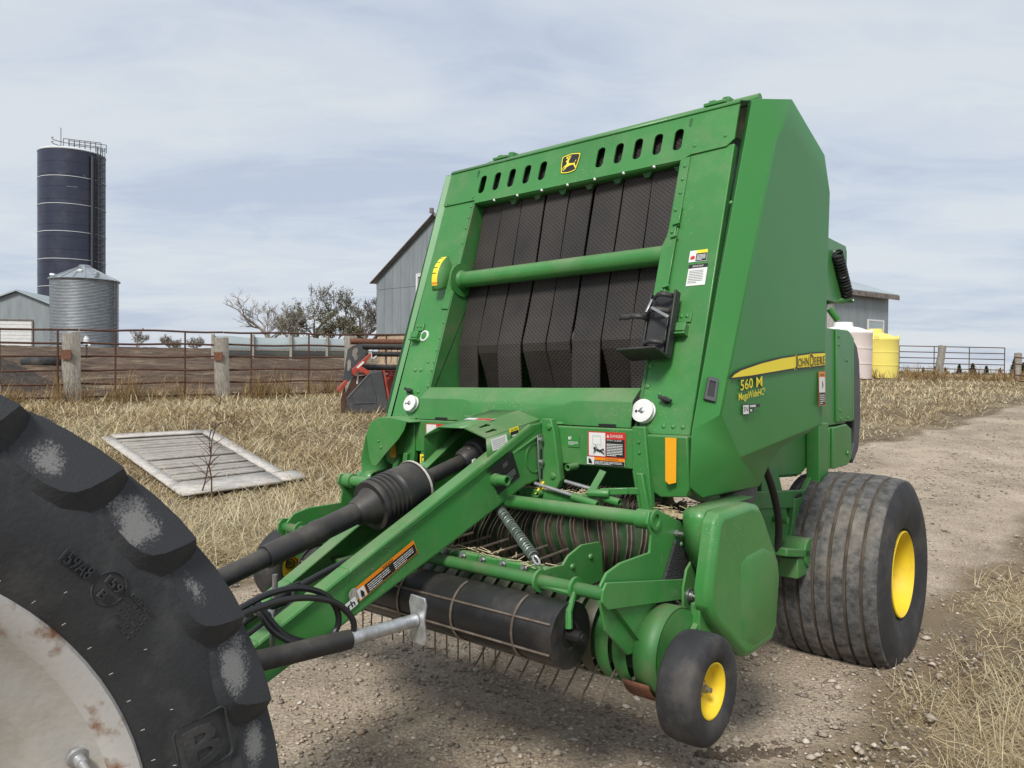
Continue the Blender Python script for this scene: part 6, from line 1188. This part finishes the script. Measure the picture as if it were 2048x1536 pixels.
# ================================================================== COMBINE HEADER
def combine_header():
    o = np.array([-3.05, 14.35]); z0 = gzf(-2.8, 14.6)-.02; az = R(22)
    root = thing('combine_header', 'red combine header with dark end shield and black reel behind the baler', 'combine header', (o[0], o[1], z0), (0, 0, az))
    # local: x to the right along the end shield, y away, z up; the table runs off to the right and back
    s = .0091
    P2 = lambda x, y: ((x-686)*s, (828-y)*s)
    sh_ = [P2(*p) for p in ((682, 797), (684, 822), (690, 827), (741, 829), (768, 824), (771, 815), (764, 782), (756, 739), (730, 743), (712, 764))]
    g = G(); g.prism(sh_, 'v', 0, .32); es = g.build('end_shield', 'plastic_grey', root, bevel=.025, seg=3)
    g = G()
    for a, b in (((730, 745), (742, 793)), ((742, 793), (742, 818)), ((694, 793), (697, 808)), ((697, 808), (740, 807)), ((684, 797), (730, 745))): pa, pb = P2(*a), P2(*b); g.tube((pa[0], -.004, pa[1]), (pb[0], -.004, pb[1]), .011, 6)
    g.build('moulded_rib', 'plastic_grey', es)
    g = G(); g.prism([P2(*p) for p in ((757, 739), (760, 739), (775, 818), (771, 820))], 'v', -.02, .5); g.build('end_sheet', 'header_red', root)
    x0 = P2(757, 739)[0]
    g = G(); g.prism([P2(*p) for p in ((760, 739), (880, 739), (880, 752), (760, 752))], 'v', .35, .5); bm_ = g.build('top_beam', 'header_red', root, bevel=.01)
    g = G(); g.prism([P2(*p) for p in ((762, 752), (880, 752), (880, 815), (774, 818))], 'v', .55, .58); g.build('back_sheet', 'header_red', root); g = G(); g.prism([P2(*p) for p in ((763, 753), (780, 753), (768, 772))], 'v', .30, .35); g.build('gusset', 'header_red', root)
    d = Decal((P2(764, 748)[0], .349, P2(764, 748)[1]), (1, 0, 0), (0, 0, 1), .004); d.rect('white', 0, 0, .11, .035); d.done('white_decal', bm_)
    d = Decal((P2(768, 772)[0], .549, P2(768, 772)[1]), (1, 0, 0), (0, 0, 1), .004); d.rect('white', 0, 0, .075, .038).rect('red', 0, -.06, .09, .04); d.done('white_decal', bm_)
    # reel end: hexagonal plate with openings
    outer = [P2(*p) for p in ((677, 758), (684, 712), (686, 697), (695, 690), (712, 684), (724, 708), (722, 722), (708, 742), (690, 762), (682, 766))]
    h1 = [P2(*p) for p in ((695, 708), (696, 698), (702, 692), (707, 694), (709, 706), (706, 716), (701, 720))][::-1]; h2 = [P2(*p) for p in ((685, 738), (685, 722), (689, 716), (693, 720), (693, 733), (688, 742))][::-1]
    vs, fs = curve_mesh([outer, h1, h2], .04); g = G(); g.add([(x, .12-z, y) for x, y, z in vs], fs); re = g.build('reel_end', 'plastic_grey', root, smooth=30)
    for y, r in ((690, .055), (705, .05), (733, .055)): pa = P2(718, y); g = G(); g.tube((pa[0], .25, pa[1]), (pa[0]+3.2, .25, pa[1]+.02), r, 12); g.build('reel_bat', 'plastic_black', root)
    tg_ = G()
    for y in (690, 705, 733):
        for k in range(26): pa = P2(722, y); tg_.tube((pa[0]+.06+.12*k, .25, pa[1]-.04), (pa[0]+.04+.12*k, .22, pa[1]-.17), .006, 4)
    tg_.build('reel_tines', 'dark_steel', root, kind='stuff')
    pa = P2(712, 680); g = G(); g.tube((pa[0]-.1, .60, pa[1]+.02), (pa[0]+3.2, .60, pa[1]+.04), .06, 12); g.build('reel_tube', 'rust', root)
    # red lift arm
    g = G(); g.prism([P2(*p) for p in ((693, 738), (728, 706), (732, 704), (733, 709), (703, 745), (700, 752), (695, 748))], 'v', .03, .09); arm = g.build('lift_arm', 'header_red', root, bevel=.008)
    g = G(); g.prism([P2(*p) for p in ((706, 735), (716, 733), (731, 743), (722, 751), (718, 745), (708, 742))], 'v', .0, .07); g.prism([P2(*p) for p in ((664, 780), (680, 760), (685, 760), (684, 768), (668, 786))], 'v', .04, .14); g.build('arm_bracket', 'header_red', arm, bevel=.008)
    d = Decal((P2(705, 736)[0], .029, P2(705, 736)[1]), (1, 0, .92), (-.92, 0, 1), .003); d.rect('white', 0, 0, .17, .035); d.done('white_decal', arm)
    g = G(); pa, pb = P2(706, 762), P2(708, 748); g.tube((pa[0], .15, pa[1]-.05), (pb[0], .15, pb[1]), .035, 10); g.build('lift_cylinder', 'trim_white', arm)
    g = G(); g.prism([P2(*p) for p in ((682, 798), (700, 752), (728, 750), (712, 764))], 'v', .12, .30); g.prism([P2(*p) for p in ((672, 800), (679, 775), (684, 790), (680, 826), (673, 826))], 'v', .08, .10); g.build('inner_frame', 'rust_dark', root)
    pa = P2(728, 704); g = G(); g.path([(pa[0], .05, pa[1]), (pa[0]+.05, .05, pa[1]+.01), (pa[0]+.06, .05, pa[1]-.09), (pa[0]+.09, .05, pa[1]-.10), (pa[0]+.15, .05, pa[1]-.05)], .012, 6); g.build('hook_rod', 'trim_white', arm)
combine_header()
# old tyre lying in the yard, hydrant
g = G(); prof = [(.0, .40), (.0, .62), (.05, .70), (.12, .73), (.24, .73), (.31, .70), (.36, .62), (.36, .40), (.30, .36), (.06, .36), (0, .40)]
g.lathe((0, 0, 0), (0, 0, 1), prof, 36); ot = g.build('old_tyre', 'rubber_side'); ot.location = (-17.5, 28.7, gzf(-17.5, 28.7)-.03); tag(ot, 'old black tyre lying flat on the dirt behind the fence', 'tyre')
hx, hy = -20.2, 36.5; hd = thing('yard_hydrant', 'small white-headed yard hydrant in front of the grain bin', 'hydrant', (hx, hy, gzf(hx, hy)))
g = G(); g.tube((0, 0, -.1), (0, 0, .75), .04, 8); g.build('standpipe', 'dark_steel', hd); g = G(); g.lathe((0, 0, .72), (0, 0, 2), [(0, .001), (0, .13), (.28, .13), (.33, .08), (.42, .08), (.42, .001)], 12); g.tube((.05, -.05, .85), (.28, -.2, .65), .045, 8); g.build('head', 'trim_white', hd)
# dark manure heap at the far left
rngm = np.random.default_rng(3); nn_ = 60; xs = np.linspace(-1, 1, nn_); GX, GY = np.meshgrid(xs, xs, indexing='ij'); rad2 = np.hypot(GX, GY)
hz = np.clip(1-rad2**1.6, 0, 1)*(.78+.16*np.sin(GX*9+2*np.sin(GY*5))*np.cos(GY*8)+.10*np.sin(GX*23+GY*17)*np.sin(GY*29))-.03
hx0, hy0 = -12.6, 17.6; X_ = hx0+GX*2.3; Y_ = hy0+GY*1.5; idx = np.arange(nn_*nn_).reshape(nn_, nn_); fq = np.stack([idx[:-1, :-1], idx[1:, :-1], idx[1:, 1:], idx[:-1, 1:]], -1).reshape(-1, 4)
mat('heap', (0.022, 0.018, 0.016), 0.95, vscale=6, col2=(0.07, 0.055, 0.045), bump=1.0, bscale=16)
hp = big_mesh('manure_heap', np.stack([X_, Y_, gz(X_, Y_)+hz], -1).reshape(-1, 3), fq, 'heap', smooth=True); tag(hp, 'dark crumbly heap behind the pipe fence by the roller-door shed', 'heap')

# weathered panel lying in the grass
def old_panel():
    # corners on the ground, near-left, near-right, far-right, far-left
    c = [np.array(p) for p in ((-3.28, 7.66), (-2.36, 8.50), (-4.60, 11.75), (-5.9, 10.95))]
    root = thing('wooden_platform', 'weathered wooden panel with pale border boards lying in the dry grass', 'panel', (-4.1, 9.8, gzf(-4.1, 9.8)))
    o = V3((-4.1, 9.8, gzf(-4.1, 9.8)))
    def pt(s_, t, h): p_ = c[0]*(1-s_)*(1-t)+c[1]*s_*(1-t)+c[2]*s_*t+c[3]*(1-s_)*t; return V3((p_[0], p_[1], gzf(*p_)+h))-o
    def board(s0, s1, t0, t1, h, m, name, th=.025):
        nS = 5; 
        g = G(); A = []; B = []
        long_t = abs(t1-t0)*3.5 > abs(s1-s0)*1.3
        for k in range(nS+1):
            if long_t: t = t0+(t1-t0)*k/nS; A.append((pt(s0, t, h), pt(s1, t, h)))
            else: s_ = s0+(s1-s0)*k/nS; A.append((pt(s_, t1, h), pt(s_, t0, h)))
        top = [[a, b] for a, b in A]; g.grid(top); return g.build(name, m, root, solid=th, soff=1)
    nB = 17
    for i in range(nB): t0 = .13+.76*i/nB; board(.08+random.uniform(0, .02), .92-random.uniform(0, .03), t0, t0+.76/nB-.012, .012+random.uniform(-.010, .012), 'wood_plank', 'plank')
    board(.0, .10, .02, .96, .02, 'wood_white', 'border_board'); board(.88, 1.0, .14, .98, .022, 'wood_white', 'border_board'); board(.0, .86, .0, .12, .032, 'wood_white', 'border_board'); board(.10, .9, .93, 1.0, .024, 'wood_white', 'border_board'); board(.84, 1.10, .02, .12, .026, 'wood_white', 'border_board')
old_panel()

# ================================================================== TREES AND SHRUBS
def tree(name, label, x, y, h, spread, seed, leafm=None, nleaf=0, bark='bark', levels=5, group=None, leaf=.09, up=.5, r0=None, trunks=1, sink=.1, z=None, clump=None):
    r = random.Random(seed); z0 = gzf(x, y) if z is None else z; root = thing(name, label, 'tree', (x, y, z0-sink), group=group); g = G(); tips = []
    r0 = r0 or h*.028
    def grow(p, d, ln, rad, lv):
        pts = [p]; q = p; dd = d
        nseg = 4 if lv > 1 else 3
        for i in range(nseg):
            dd = dd+V3((r.gauss(0, .16), r.gauss(0, .16), r.gauss(0, .10)+.04*up)); dd /= np.linalg.norm(dd); q = q+dd*ln/nseg; pts.append(q)
        rs = [max(rad*(1-.5*i/nseg), .014 if h > 3 else .010) for i in range(nseg+1)]
        g.path(pts, rs, 6 if lv > 3 else (4 if lv > 1 else 3))
        if lv <= 2: tips.extend(pts[1:])
        if lv == 0: return
        for k in range(r.choice((2, 3, 3) if lv > 1 else (3, 4, 4))):
            t = r.uniform(.45, 1.0) if k else 1.0; j = min(int(t*nseg), nseg); b = pts[j]
            a = r.uniform(0, 2*math.pi); sp = r.uniform(.45, 1.0)*spread; nd = dd+sp*V3((math.cos(a), math.sin(a), r.uniform(-.15, .35)*up)); nd /= np.linalg.norm(nd)
            grow(b, nd, ln*r.uniform(.68, .90), rad*r.uniform(.46, .62), lv-1)
    for t in range(trunks):
        a = r.uniform(0, 6.28); grow(V3((r.uniform(-.2, .2)*(trunks > 1), r.uniform(-.2, .2)*(trunks > 1), 0)), V3((.35*math.cos(a)*(trunks > 1), .35*math.sin(a)*(trunks > 1), 1)), h*.22, r0, levels)
    zs_ = max(v[2] for v in g.v); k_ = h/zs_; g.v = [(a*k_, b*k_, c*k_) for a, b, c in g.v]; tips[:] = [t*k_ for t in tips]
    g.build('trunk', bark, root, smooth=60, fix=False)
    if leafm and nleaf:
        T = np.array(tips); rg = np.random.default_rng(seed); 
        if clump is not None: keep = T[:, 2] < h*clump; T2 = T[keep] if keep.sum() > 20 else T; T = np.concatenate([T, T2, T2])
        i = rg.integers(0, len(T), nleaf); c = T[i]+rg.normal(0, h*.028, (nleaf, 3)); u = rg.normal(size=(nleaf, 3)); u /= np.linalg.norm(u, axis=1)[:, None]; w = np.cross(u, rg.normal(size=(nleaf, 3))); w /= np.linalg.norm(w, axis=1)[:, None]
        s = leaf*rg.uniform(.6, 1.4, (nleaf, 1)); vs = np.stack([c-u*s, c+w*s*.5, c+u*s, c-w*s*.5], 1).reshape(-1, 3); fs = np.arange(nleaf*4).reshape(-1, 4)
        ob = big_mesh('crown', vs, fs, leafm, rg.random(nleaf)); ob.parent = root
    return root
GT = 'trees beyond the windbreak'
tree('bare_tree', 'wide leafless grey tree beyond the windbreak, with spreading twigs', -26.3, 84, 7.0, 1.0, 11, None, 0, 'bark_pale', 6, GT, r0=.24)
tree('bare_tree', 'upright leafless tree just behind the wide grey one', -28.2, 88, 6.2, .75, 23, None, 0, 'bark_pale', 6, GT, r0=.20)
tree('olive_tree', 'low bushy olive-green tree between the bare and tall trees', -24.4, 84, 6.0, .8, 31, 'leaf_olive', 1500, 'bark_pale', 6, GT, .11, trunks=2, r0=.16)
tree('olive_tree', 'tallest olive-green tree beyond the windbreak with open crown', -21.6, 85, 8.2, .62, 45, 'leaf_olive', 1500, 'bark', 6, GT, .11, r0=.26, clump=.55)
tree('olive_tree', 'dense dark olive tree at the foot of the tallest one', -19.2, 83, 5.2, .85, 57, 'leaf_olive', 2400, 'bark', 6, GT, .12, trunks=2, r0=.18)
tree('olive_tree', 'thin-leaved leaning olive tree nearest the grey barn', -16.8, 85, 6.8, .75, 66, 'leaf_olive', 700, 'bark', 6, GT, .11, r0=.2)
tree('bare_tree', 'brown leafless tree against the corner of the grey barn', -15.4, 80, 6.8, .6, 72, None, 0, 'bark', 6, GT, r0=.2, trunks=2)
GS = 'shrubs behind the yard'
for k, (x, y, h, sd) in enumerate(((-38.2, 78, 2.3, 1), (-35.5, 80, 1.9, 2), (-33.0, 80, 1.8, 3), (-30.6, 82, 1.3, 4), (-36.8, 84, 1.5, 5))):
    t_ = tree('shrub', ['straggly grey-green shrub next to the grain bin', 'round leafy shrub second from the grain bin', 'round leafy shrub third from the grain bin', 'lowest shrub, nearest the bare trees', 'thin shrub behind the two nearest the grain bin'][k], x, y, h, .9, sd+90, 'shrub_leaf', 160, 'bark_pale', 5, GS, .10, trunks=3, r0=.06); t_['category'] = 'shrub'
# far conifers on the right
def conifer(x, y, h, seed, label):
    r = np.random.default_rng(seed); z0 = gzf(x, y); root = thing('pine_tree', label, 'tree', (x, y, z0-.1), group='distant pines on the right'); g = G(); g.tube((0, 0, 0), (0, 0, h*.95), h*.03, 6, h*.006); g.build('trunk', 'bark', root)
    n = 900; t = r.random(n)**.8; zz = h*(.12+.88*t); rad = h*.30*(1-t)**.75*(.55+.45*np.abs(np.sin(t*22+r.random()*6)))*np.sqrt(r.random(n)); a = r.random(n)*6.283; lop = 1+.3*np.sin(a+r.random()*6)
    c = np.stack([rad*np.cos(a)*lop, rad*np.sin(a)*lop, zz], 1); u = np.stack([np.cos(a), np.sin(a), r.normal(0, .4, n)], 1); w = np.cross(u, r.normal(size=(n, 3))); w /= np.linalg.norm(w, axis=1)[:, None]; s = h*.045*r.uniform(.6, 1.5, (n, 1))
    vs = np.stack([c-u*s, c+w*s*.5, c+u*s, c-w*s*.5], 1).reshape(-1, 3); ob = big_mesh('crown', vs, np.arange(n*4).reshape(-1, 4), 'needle', r.random(n)); ob.parent = root
pines = [(1846, 17, 100), (1869, 20, 101), (1890, 20, 102), (1918, 28, 100), (1945, 32, 98), (1972, 28, 97), (2000, 24, 99), (2028, 40, 92), (2046, 34, 95), (2070, 30, 96)]
plab = ['small pine seen beside the yellow tank', 'pine just right of the leaning grey post', 'low pine behind the middle of the pipe gate', 'pine behind the second upright of the pipe gate', 'tall dark pine behind the pipe gate', 'pine behind the gate end', 'pine right above the small bent gate', 'tallest pine, past the squared post', 'broad pine beside the tallest one', 'last pine of the distant row']
for k, (px, hp_, D) in enumerate(pines): x = (px-1024)/1538*D; conifer(x, D, hp_/1538*D*1.15, 200+k, plab[k])
# far field windrow of low growth on the left horizon, reads as one mass
rg = np.random.default_rng(5); n = 9000; a = np.radians(rg.uniform(-33, 36, n)); D = rg.uniform(180, 420, n); x, y = D*np.sin(a), D*np.cos(a); s = rg.uniform(.3, .9, (n, 1))*(D[:, None]/250)
c = np.stack([x, y, gz(x, y)+np.abs(rg.normal(0, .6, n))], 1); u = rg.normal(size=(n, 3)); u /= np.linalg.norm(u, axis=1)[:, None]; w = np.cross(u, rg.normal(size=(n, 3))); w /= np.linalg.norm(w, axis=1)[:, None]
ob = big_mesh('distant_scrub', np.stack([c-u*s, c+w*s*.6, c+u*s, c-w*s*.6], 1).reshape(-1, 3), np.arange(n*4).reshape(-1, 4), 'shrub_leaf', rg.random(n)); ob['kind'] = 'stuff'; tag(ob, 'far-off scrub along the horizon', 'scrub')

# ================================================================== DRY GRASS, WEEDS, STONES
def blades(x, y, L, wd, rg, flop, bend, zoff=0.0):
    """curved grass blades, three segments each; flop = lean from vertical"""
    n = len(x); az = rg.uniform(0, 2*np.pi, n); th = np.clip(rg.normal(flop, .35, n), .05, 1.5); d = np.stack([np.cos(az), np.sin(az)], 1)
    base = np.stack([x, y, gz(x, y)-.03+zoff], 1); side = np.stack([-np.sin(az), np.cos(az), np.zeros(n)], 1)*wd[:, None]/2
    P = [base]; cur = base.copy()
    for k in range(3):
        t = np.clip(th+bend*k*rg.uniform(.3, 1.2, n), 0, 1.75); step = np.concatenate([d*np.sin(t)[:, None], np.cos(t)[:, None]], 1)*(L/3)[:, None]; cur = cur+step; cur[:, 2] = np.maximum(cur[:, 2], gz(cur[:, 0], cur[:, 1])-.02+.012*(k+1)*rg.random(n)); P.append(cur.copy())
    vs = np.stack([P[0]-side, P[0]+side, P[1]-side*.9, P[1]+side*.9, P[2]-side*.65, P[2]+side*.65, P[3]-side*.15, P[3]+side*.15], 1).reshape(-1, 3)
    b = np.arange(n)[:, None]*8; fs = np.concatenate([b+np.array([[0, 1, 3, 2]]), b+np.array([[2, 3, 5, 4]]), b+np.array([[4, 5, 7, 6]])], 1).reshape(-1, 4)
    return vs, fs
def grass_mask(x, y, margin=0.0):
    u, v = uv(x, y); l, r = road_edges(v); j = .10*np.sin(x*7+y*3)+.08*np.sin(y*11-x*5)+.14*np.sin(x*2.3+y*1.7); jit = np.abs(np.sin(x*913.7+y*517.3)); off = (u < l+j-margin-.5*jit**3) | (u > r+j+margin+.45*jit**2) | (v < -12)
    fs_ = (x-FA[0])*fn[0]+(y-FA[1])*fn[1]
    yard = (fs_ > .9) & (x < 2) 
    px, py = x+4.1, y-9.8; 
    c0, c1, c3 = np.array((-3.28, 7.66)), np.array((-2.36, 8.5)), np.array((-5.9, 10.95)); M = np.linalg.inv(np.stack([c1-c0, c3-c0], 1)); st = M @ np.stack([x-c0[0], y-c0[1]]); onp = (st[0] > .02) & (st[0] < .98) & (st[1] > .02) & (st[1] < .98)
    onp &= ~((st[0] > .1) & (st[0] < .62) & (st[1] > .1) & (st[1] < .25) & (np.sin(x*9)*np.sin(y*7) > -.1)); return off & ~yard & ~onp
def patchy(x, y): return .5+.5*np.sin(x*1.3+2*np.sin(y*.7))*np.cos(y*1.1+1.5*np.sin(x*.9))
def scatter(n, rmin, rmax, amin, amax, rg, power=1.0):
    a = np.radians(rg.uniform(amin, amax, n)); r = (rmin**(2-power)+(rmax**(2-power)-rmin**(2-power))*rg.random(n))**(1/(2-power)); return r*np.sin(a), r*np.cos(a)
def straw(name, label, n, rmin, rmax, amin, amax, seed, L=(.12, .38), W=(.003, .0055), flop=1.0, bend=.35, dens=.35, matn='straw', margin=0.0, power=1.0, zoff=0.0, mask=None):
    rg = np.random.default_rng(seed); x, y = scatter(n, rmin, rmax, amin, amax, rg, power); m = grass_mask(x, y, margin) & (rg.random(n) < dens+(1-dens)*patchy(x, y))
    if mask is not None: m &= mask(x, y)
    x, y = x[m], y[m]; k = len(x); dist = np.hypot(x, y); L_ = rg.uniform(*L, k)*(.65+.7*patchy(x*1.7+3, y*1.7)); W_ = rg.uniform(*W, k)*np.clip(dist/7, .55, 4)
    vs, fs = blades(x, y, L_, W_, rg, flop, bend, zoff); rn = np.repeat(np.clip(.05+.72*rg.random(k)+.35*(patchy(x*.8+9, y*.8)-.4), 0, 1), 3); o = big_mesh(name, vs, fs, matn, rn); o['kind'] = 'stuff'; tag(o, label, 'grass'); return o
straw('dry_grass', 'matted dry yellow grass between the road and the pipe fence', 250000, 5.0, 21, -38, 6, 21, L=(.09, .36), W=(.0042, .0078), flop=1.42, bend=.14, dens=.15)
straw('dry_grass', 'standing dry grass stems in the field between road and fence', 12000, 5.5, 20, -38, 4, 22, L=(.08, .22), flop=.6, bend=.5, dens=.02)
straw('dry_grass', 'dry straw at the verge beside the near wheel', 75000, 2.4, 8.5, 24, 48, 23, L=(.05, .22), W=(.003, .006), flop=1.32, bend=.18, dens=.12, margin=-.06, power=1.2)
straw('dry_grass', 'dry tufted grass field beyond the road by the tanks', 130000, 9, 60, 12, 40, 24, L=(.09, .30), W=(.004, .007), flop=1.2, power=1.0, dens=.2)
straw('dry_grass', 'thin dry grass beyond the yard on the far slope', 20000, 20, 90, -38, 12, 25, L=(.2, .4), W=(.004, .008), flop=.7, power=.8)
# tall dead weeds along the fence
def weeds(name, label, spots, seed):
    rg = np.random.default_rng(seed); V_ = []; F_ = []; o = 0
    for x, y, h in spots:
        n = int(rg.integers(14, 30)); xx = x+rg.normal(0, .07, n); yy = y+rg.normal(0, .07, n); vs, fs = blades(xx, yy, np.full(n, h)*rg.uniform(.5, 1.1, n), np.full(n, .006)*np.clip(y/10, 1, 4), rg, .35, .3); V_.append(vs); F_.append(fs+o); o += len(vs)
        m = 26; i = rg.integers(0, n, m); bx = vs.reshape(n, 8, 3)[i, rg.integers(2, 7, m)]; dd = rg.normal(size=(m, 3))*np.array([1, 1, .5]); dd /= np.linalg.norm(dd, axis=1)[:, None]; l = h*rg.uniform(.10, .28, (m, 1)); sd_ = np.cross(dd, [0, 0, 1.0])*.004*np.clip(y/10, 1, 4); e_ = bx+dd*l; vs2 = np.stack([bx-sd_, bx+sd_, e_+sd_*.4, e_-sd_*.4], 1).reshape(-1, 3); V_.append(vs2); F_.append(np.arange(m*4).reshape(-1, 4)+o); o += m*4
    V_ = np.concatenate(V_); F_ = np.concatenate(F_); ob = big_mesh(name, V_, F_, 'weed', rg.random(len(F_))); ob['kind'] = 'stuff'; tag(ob, label, 'weeds')
rg = np.random.default_rng(8); sp_ = []
for s_ in rg.uniform(-3, 12.5, 150): p_ = FA+fd*s_+fn*rg.normal(-.05, .28); sp_.append((p_[0], p_[1], rg.uniform(.28, .85)))
weeds('dead_weeds', 'tall dead weeds tangled along the foot of the pipe fence', sp_, 9)
sp_ = [(x+rg.normal(0, .3), y+rg.normal(0, .3), rg.uniform(.3, .8)) for x, y in zip(rg.uniform(12, 23, 110), rg.uniform(31, 35, 110))]
weeds('dead_weeds', 'tall dead weeds at the foot of the tanks and the long gate', sp_, 10)
# two thin dead stalks in front of the wooden panel
for k, (x, y, h, lb) in enumerate(((-3.02, 7.75, 1.0, 'tall thin dead stalk growing in front of the wooden panel'), (-3.16, 7.8, .72, 'shorter twiggy dead stalk beside the taller one by the wooden panel'))):
    r = random.Random(50+k); g = G(); pts = [V3((0, 0, -.05))]
    for i in range(8): pts.append(pts[-1]+V3((r.gauss(.008, .014), r.gauss(0, .014), h/8)))
    g.path(pts, [.0095-.0009*i for i in range(9)], 5)
    for i in range(2, 9):
        for _ in range(2): a = r.uniform(0, 6.28); e_ = pts[i]+V3((math.cos(a)*.15, math.sin(a)*.15, .11))*r.uniform(.5, 1.2); g.path([pts[i], (pts[i]+e_)/2+V3((0, 0, .01)), e_], [.0042, .0034, .0026], 4)
    root = thing('dead_stalk', lb, 'plant', (x, y, gzf(x, y))); g.build('stem', 'rust_dark', root)
# a few long straws lying on the verge
st = G(); r = random.Random(4)
for k in range(70):
    u = r.uniform(1.15, 2.1); v = r.uniform(-1.6, 3.5); x, y = xy(u, v); z = gzf(x, y); a = r.uniform(0, 6.28); l = r.uniform(.06, .22); P = [V3((x, y, z+.012))+V3((math.cos(a+b_*.3*r.uniform(-1, 1)), math.sin(a), 0))*l*t+V3((0, 0, .03*math.sin(3*t)*r.random())) for t, b_ in ((0, 0), (.35, 1), (.7, 1), (1, 1))]; st.path(P, .0017, 4, 3)
o = st.build('loose_straw', 'straw_pale', None, kind='stuff'); tag(o, 'loose pale straws scattered on the verge beside the wheel', 'straw')

# loose stones on the road
ICO = None
def stones(name, label, n, rmin, rmax, amin, amax, size, seed, power=1.4, hot=None):
    rg = np.random.default_rng(seed); x, y = scatter(n, rmin, rmax, amin, amax, rg, power); u, v = uv(x, y); l, r = road_edges(v); m = (u > l-.12) & (u < r+.12); trk = (np.exp(-((u-.95)/.28)**2)+np.exp(-((u+.75)/.3)**2))*(v > .6); m &= rg.random(n) > .8*trk; x, y = x[m], y[m]; k = len(x)
    oc = np.array([[1, 0, 0], [.31, .95, 0], [-.81, .59, 0], [-.81, -.59, 0], [.31, -.95, 0], [0, 0, .8], [.15, .1, -.7]]); tri = np.array([[0, 1, 5], [1, 2, 5], [2, 3, 5], [3, 4, 5], [4, 0, 5], [1, 0, 6], [2, 1, 6], [3, 2, 6], [4, 3, 6], [0, 4, 6]])
    s = size[0]*(size[1]/size[0])**(rg.random(k)**2.2); sc_ = np.stack([s*rg.uniform(.7, 1.3, k), s*rg.uniform(.6, 1.1, k), s*rg.uniform(.35, .8, k)], 1); a = rg.uniform(0, 6.28, k)
    V_ = oc[None]*(1+rg.normal(0, .16, (k, 7, 1)))*sc_[:, None, :]; c, sn = np.cos(a)[:, None], np.sin(a)[:, None]; X_ = V_[..., 0]*c-V_[..., 1]*sn; Y_ = V_[..., 0]*sn+V_[..., 1]*c
    Z0 = gz(x, y)+.006+sc_[:, 2]*.25; Vf = np.stack([X_+x[:, None], Y_+y[:, None], V_[..., 2]+Z0[:, None]], -1).reshape(-1, 3); Ff = (np.arange(k)[:, None, None]*7+tri[None]).reshape(-1, 3)
    ob = big_mesh(name, Vf, Ff, 'stones', np.repeat(rg.random(k), 10)); ob['kind'] = 'stuff'; tag(ob, label, 'gravel')
stones('loose_gravel', 'small loose stones covering the gravel road', 70000, 2.2, 13, -38, 46, (.003, .014), 31)
stones('loose_gravel', 'larger scattered pebbles on the gravel road', 4600, 2.3, 12, -38, 46, (.010, .030), 32)
stones('loose_gravel', 'coarse stones on the road farther behind the baler', 16000, 10, 40, 15, 42, (.010, .028), 33, 1.2)
# clod of dried mud at the bottom edge of the road
rg = np.random.default_rng(12); g = G()
for k in range(150): x, y = (.97+rg.normal(0, .085), 3.06+rg.normal(0, .03)) if k < 125 else (.80+rg.normal(0, .03), 3.04+rg.normal(0, .015)); z = gzf(x, y); g.ball((x, y, z), rg.uniform(.008, .022), 6, 4, .6, (rg.normal(0, .3), rg.normal(0, .3), 1))
o = g.build('mud_clod', 'mud', kind='stuff'); tag(o, 'dark crumbled mud clod on the gravel in front of the small wheel', 'mud')
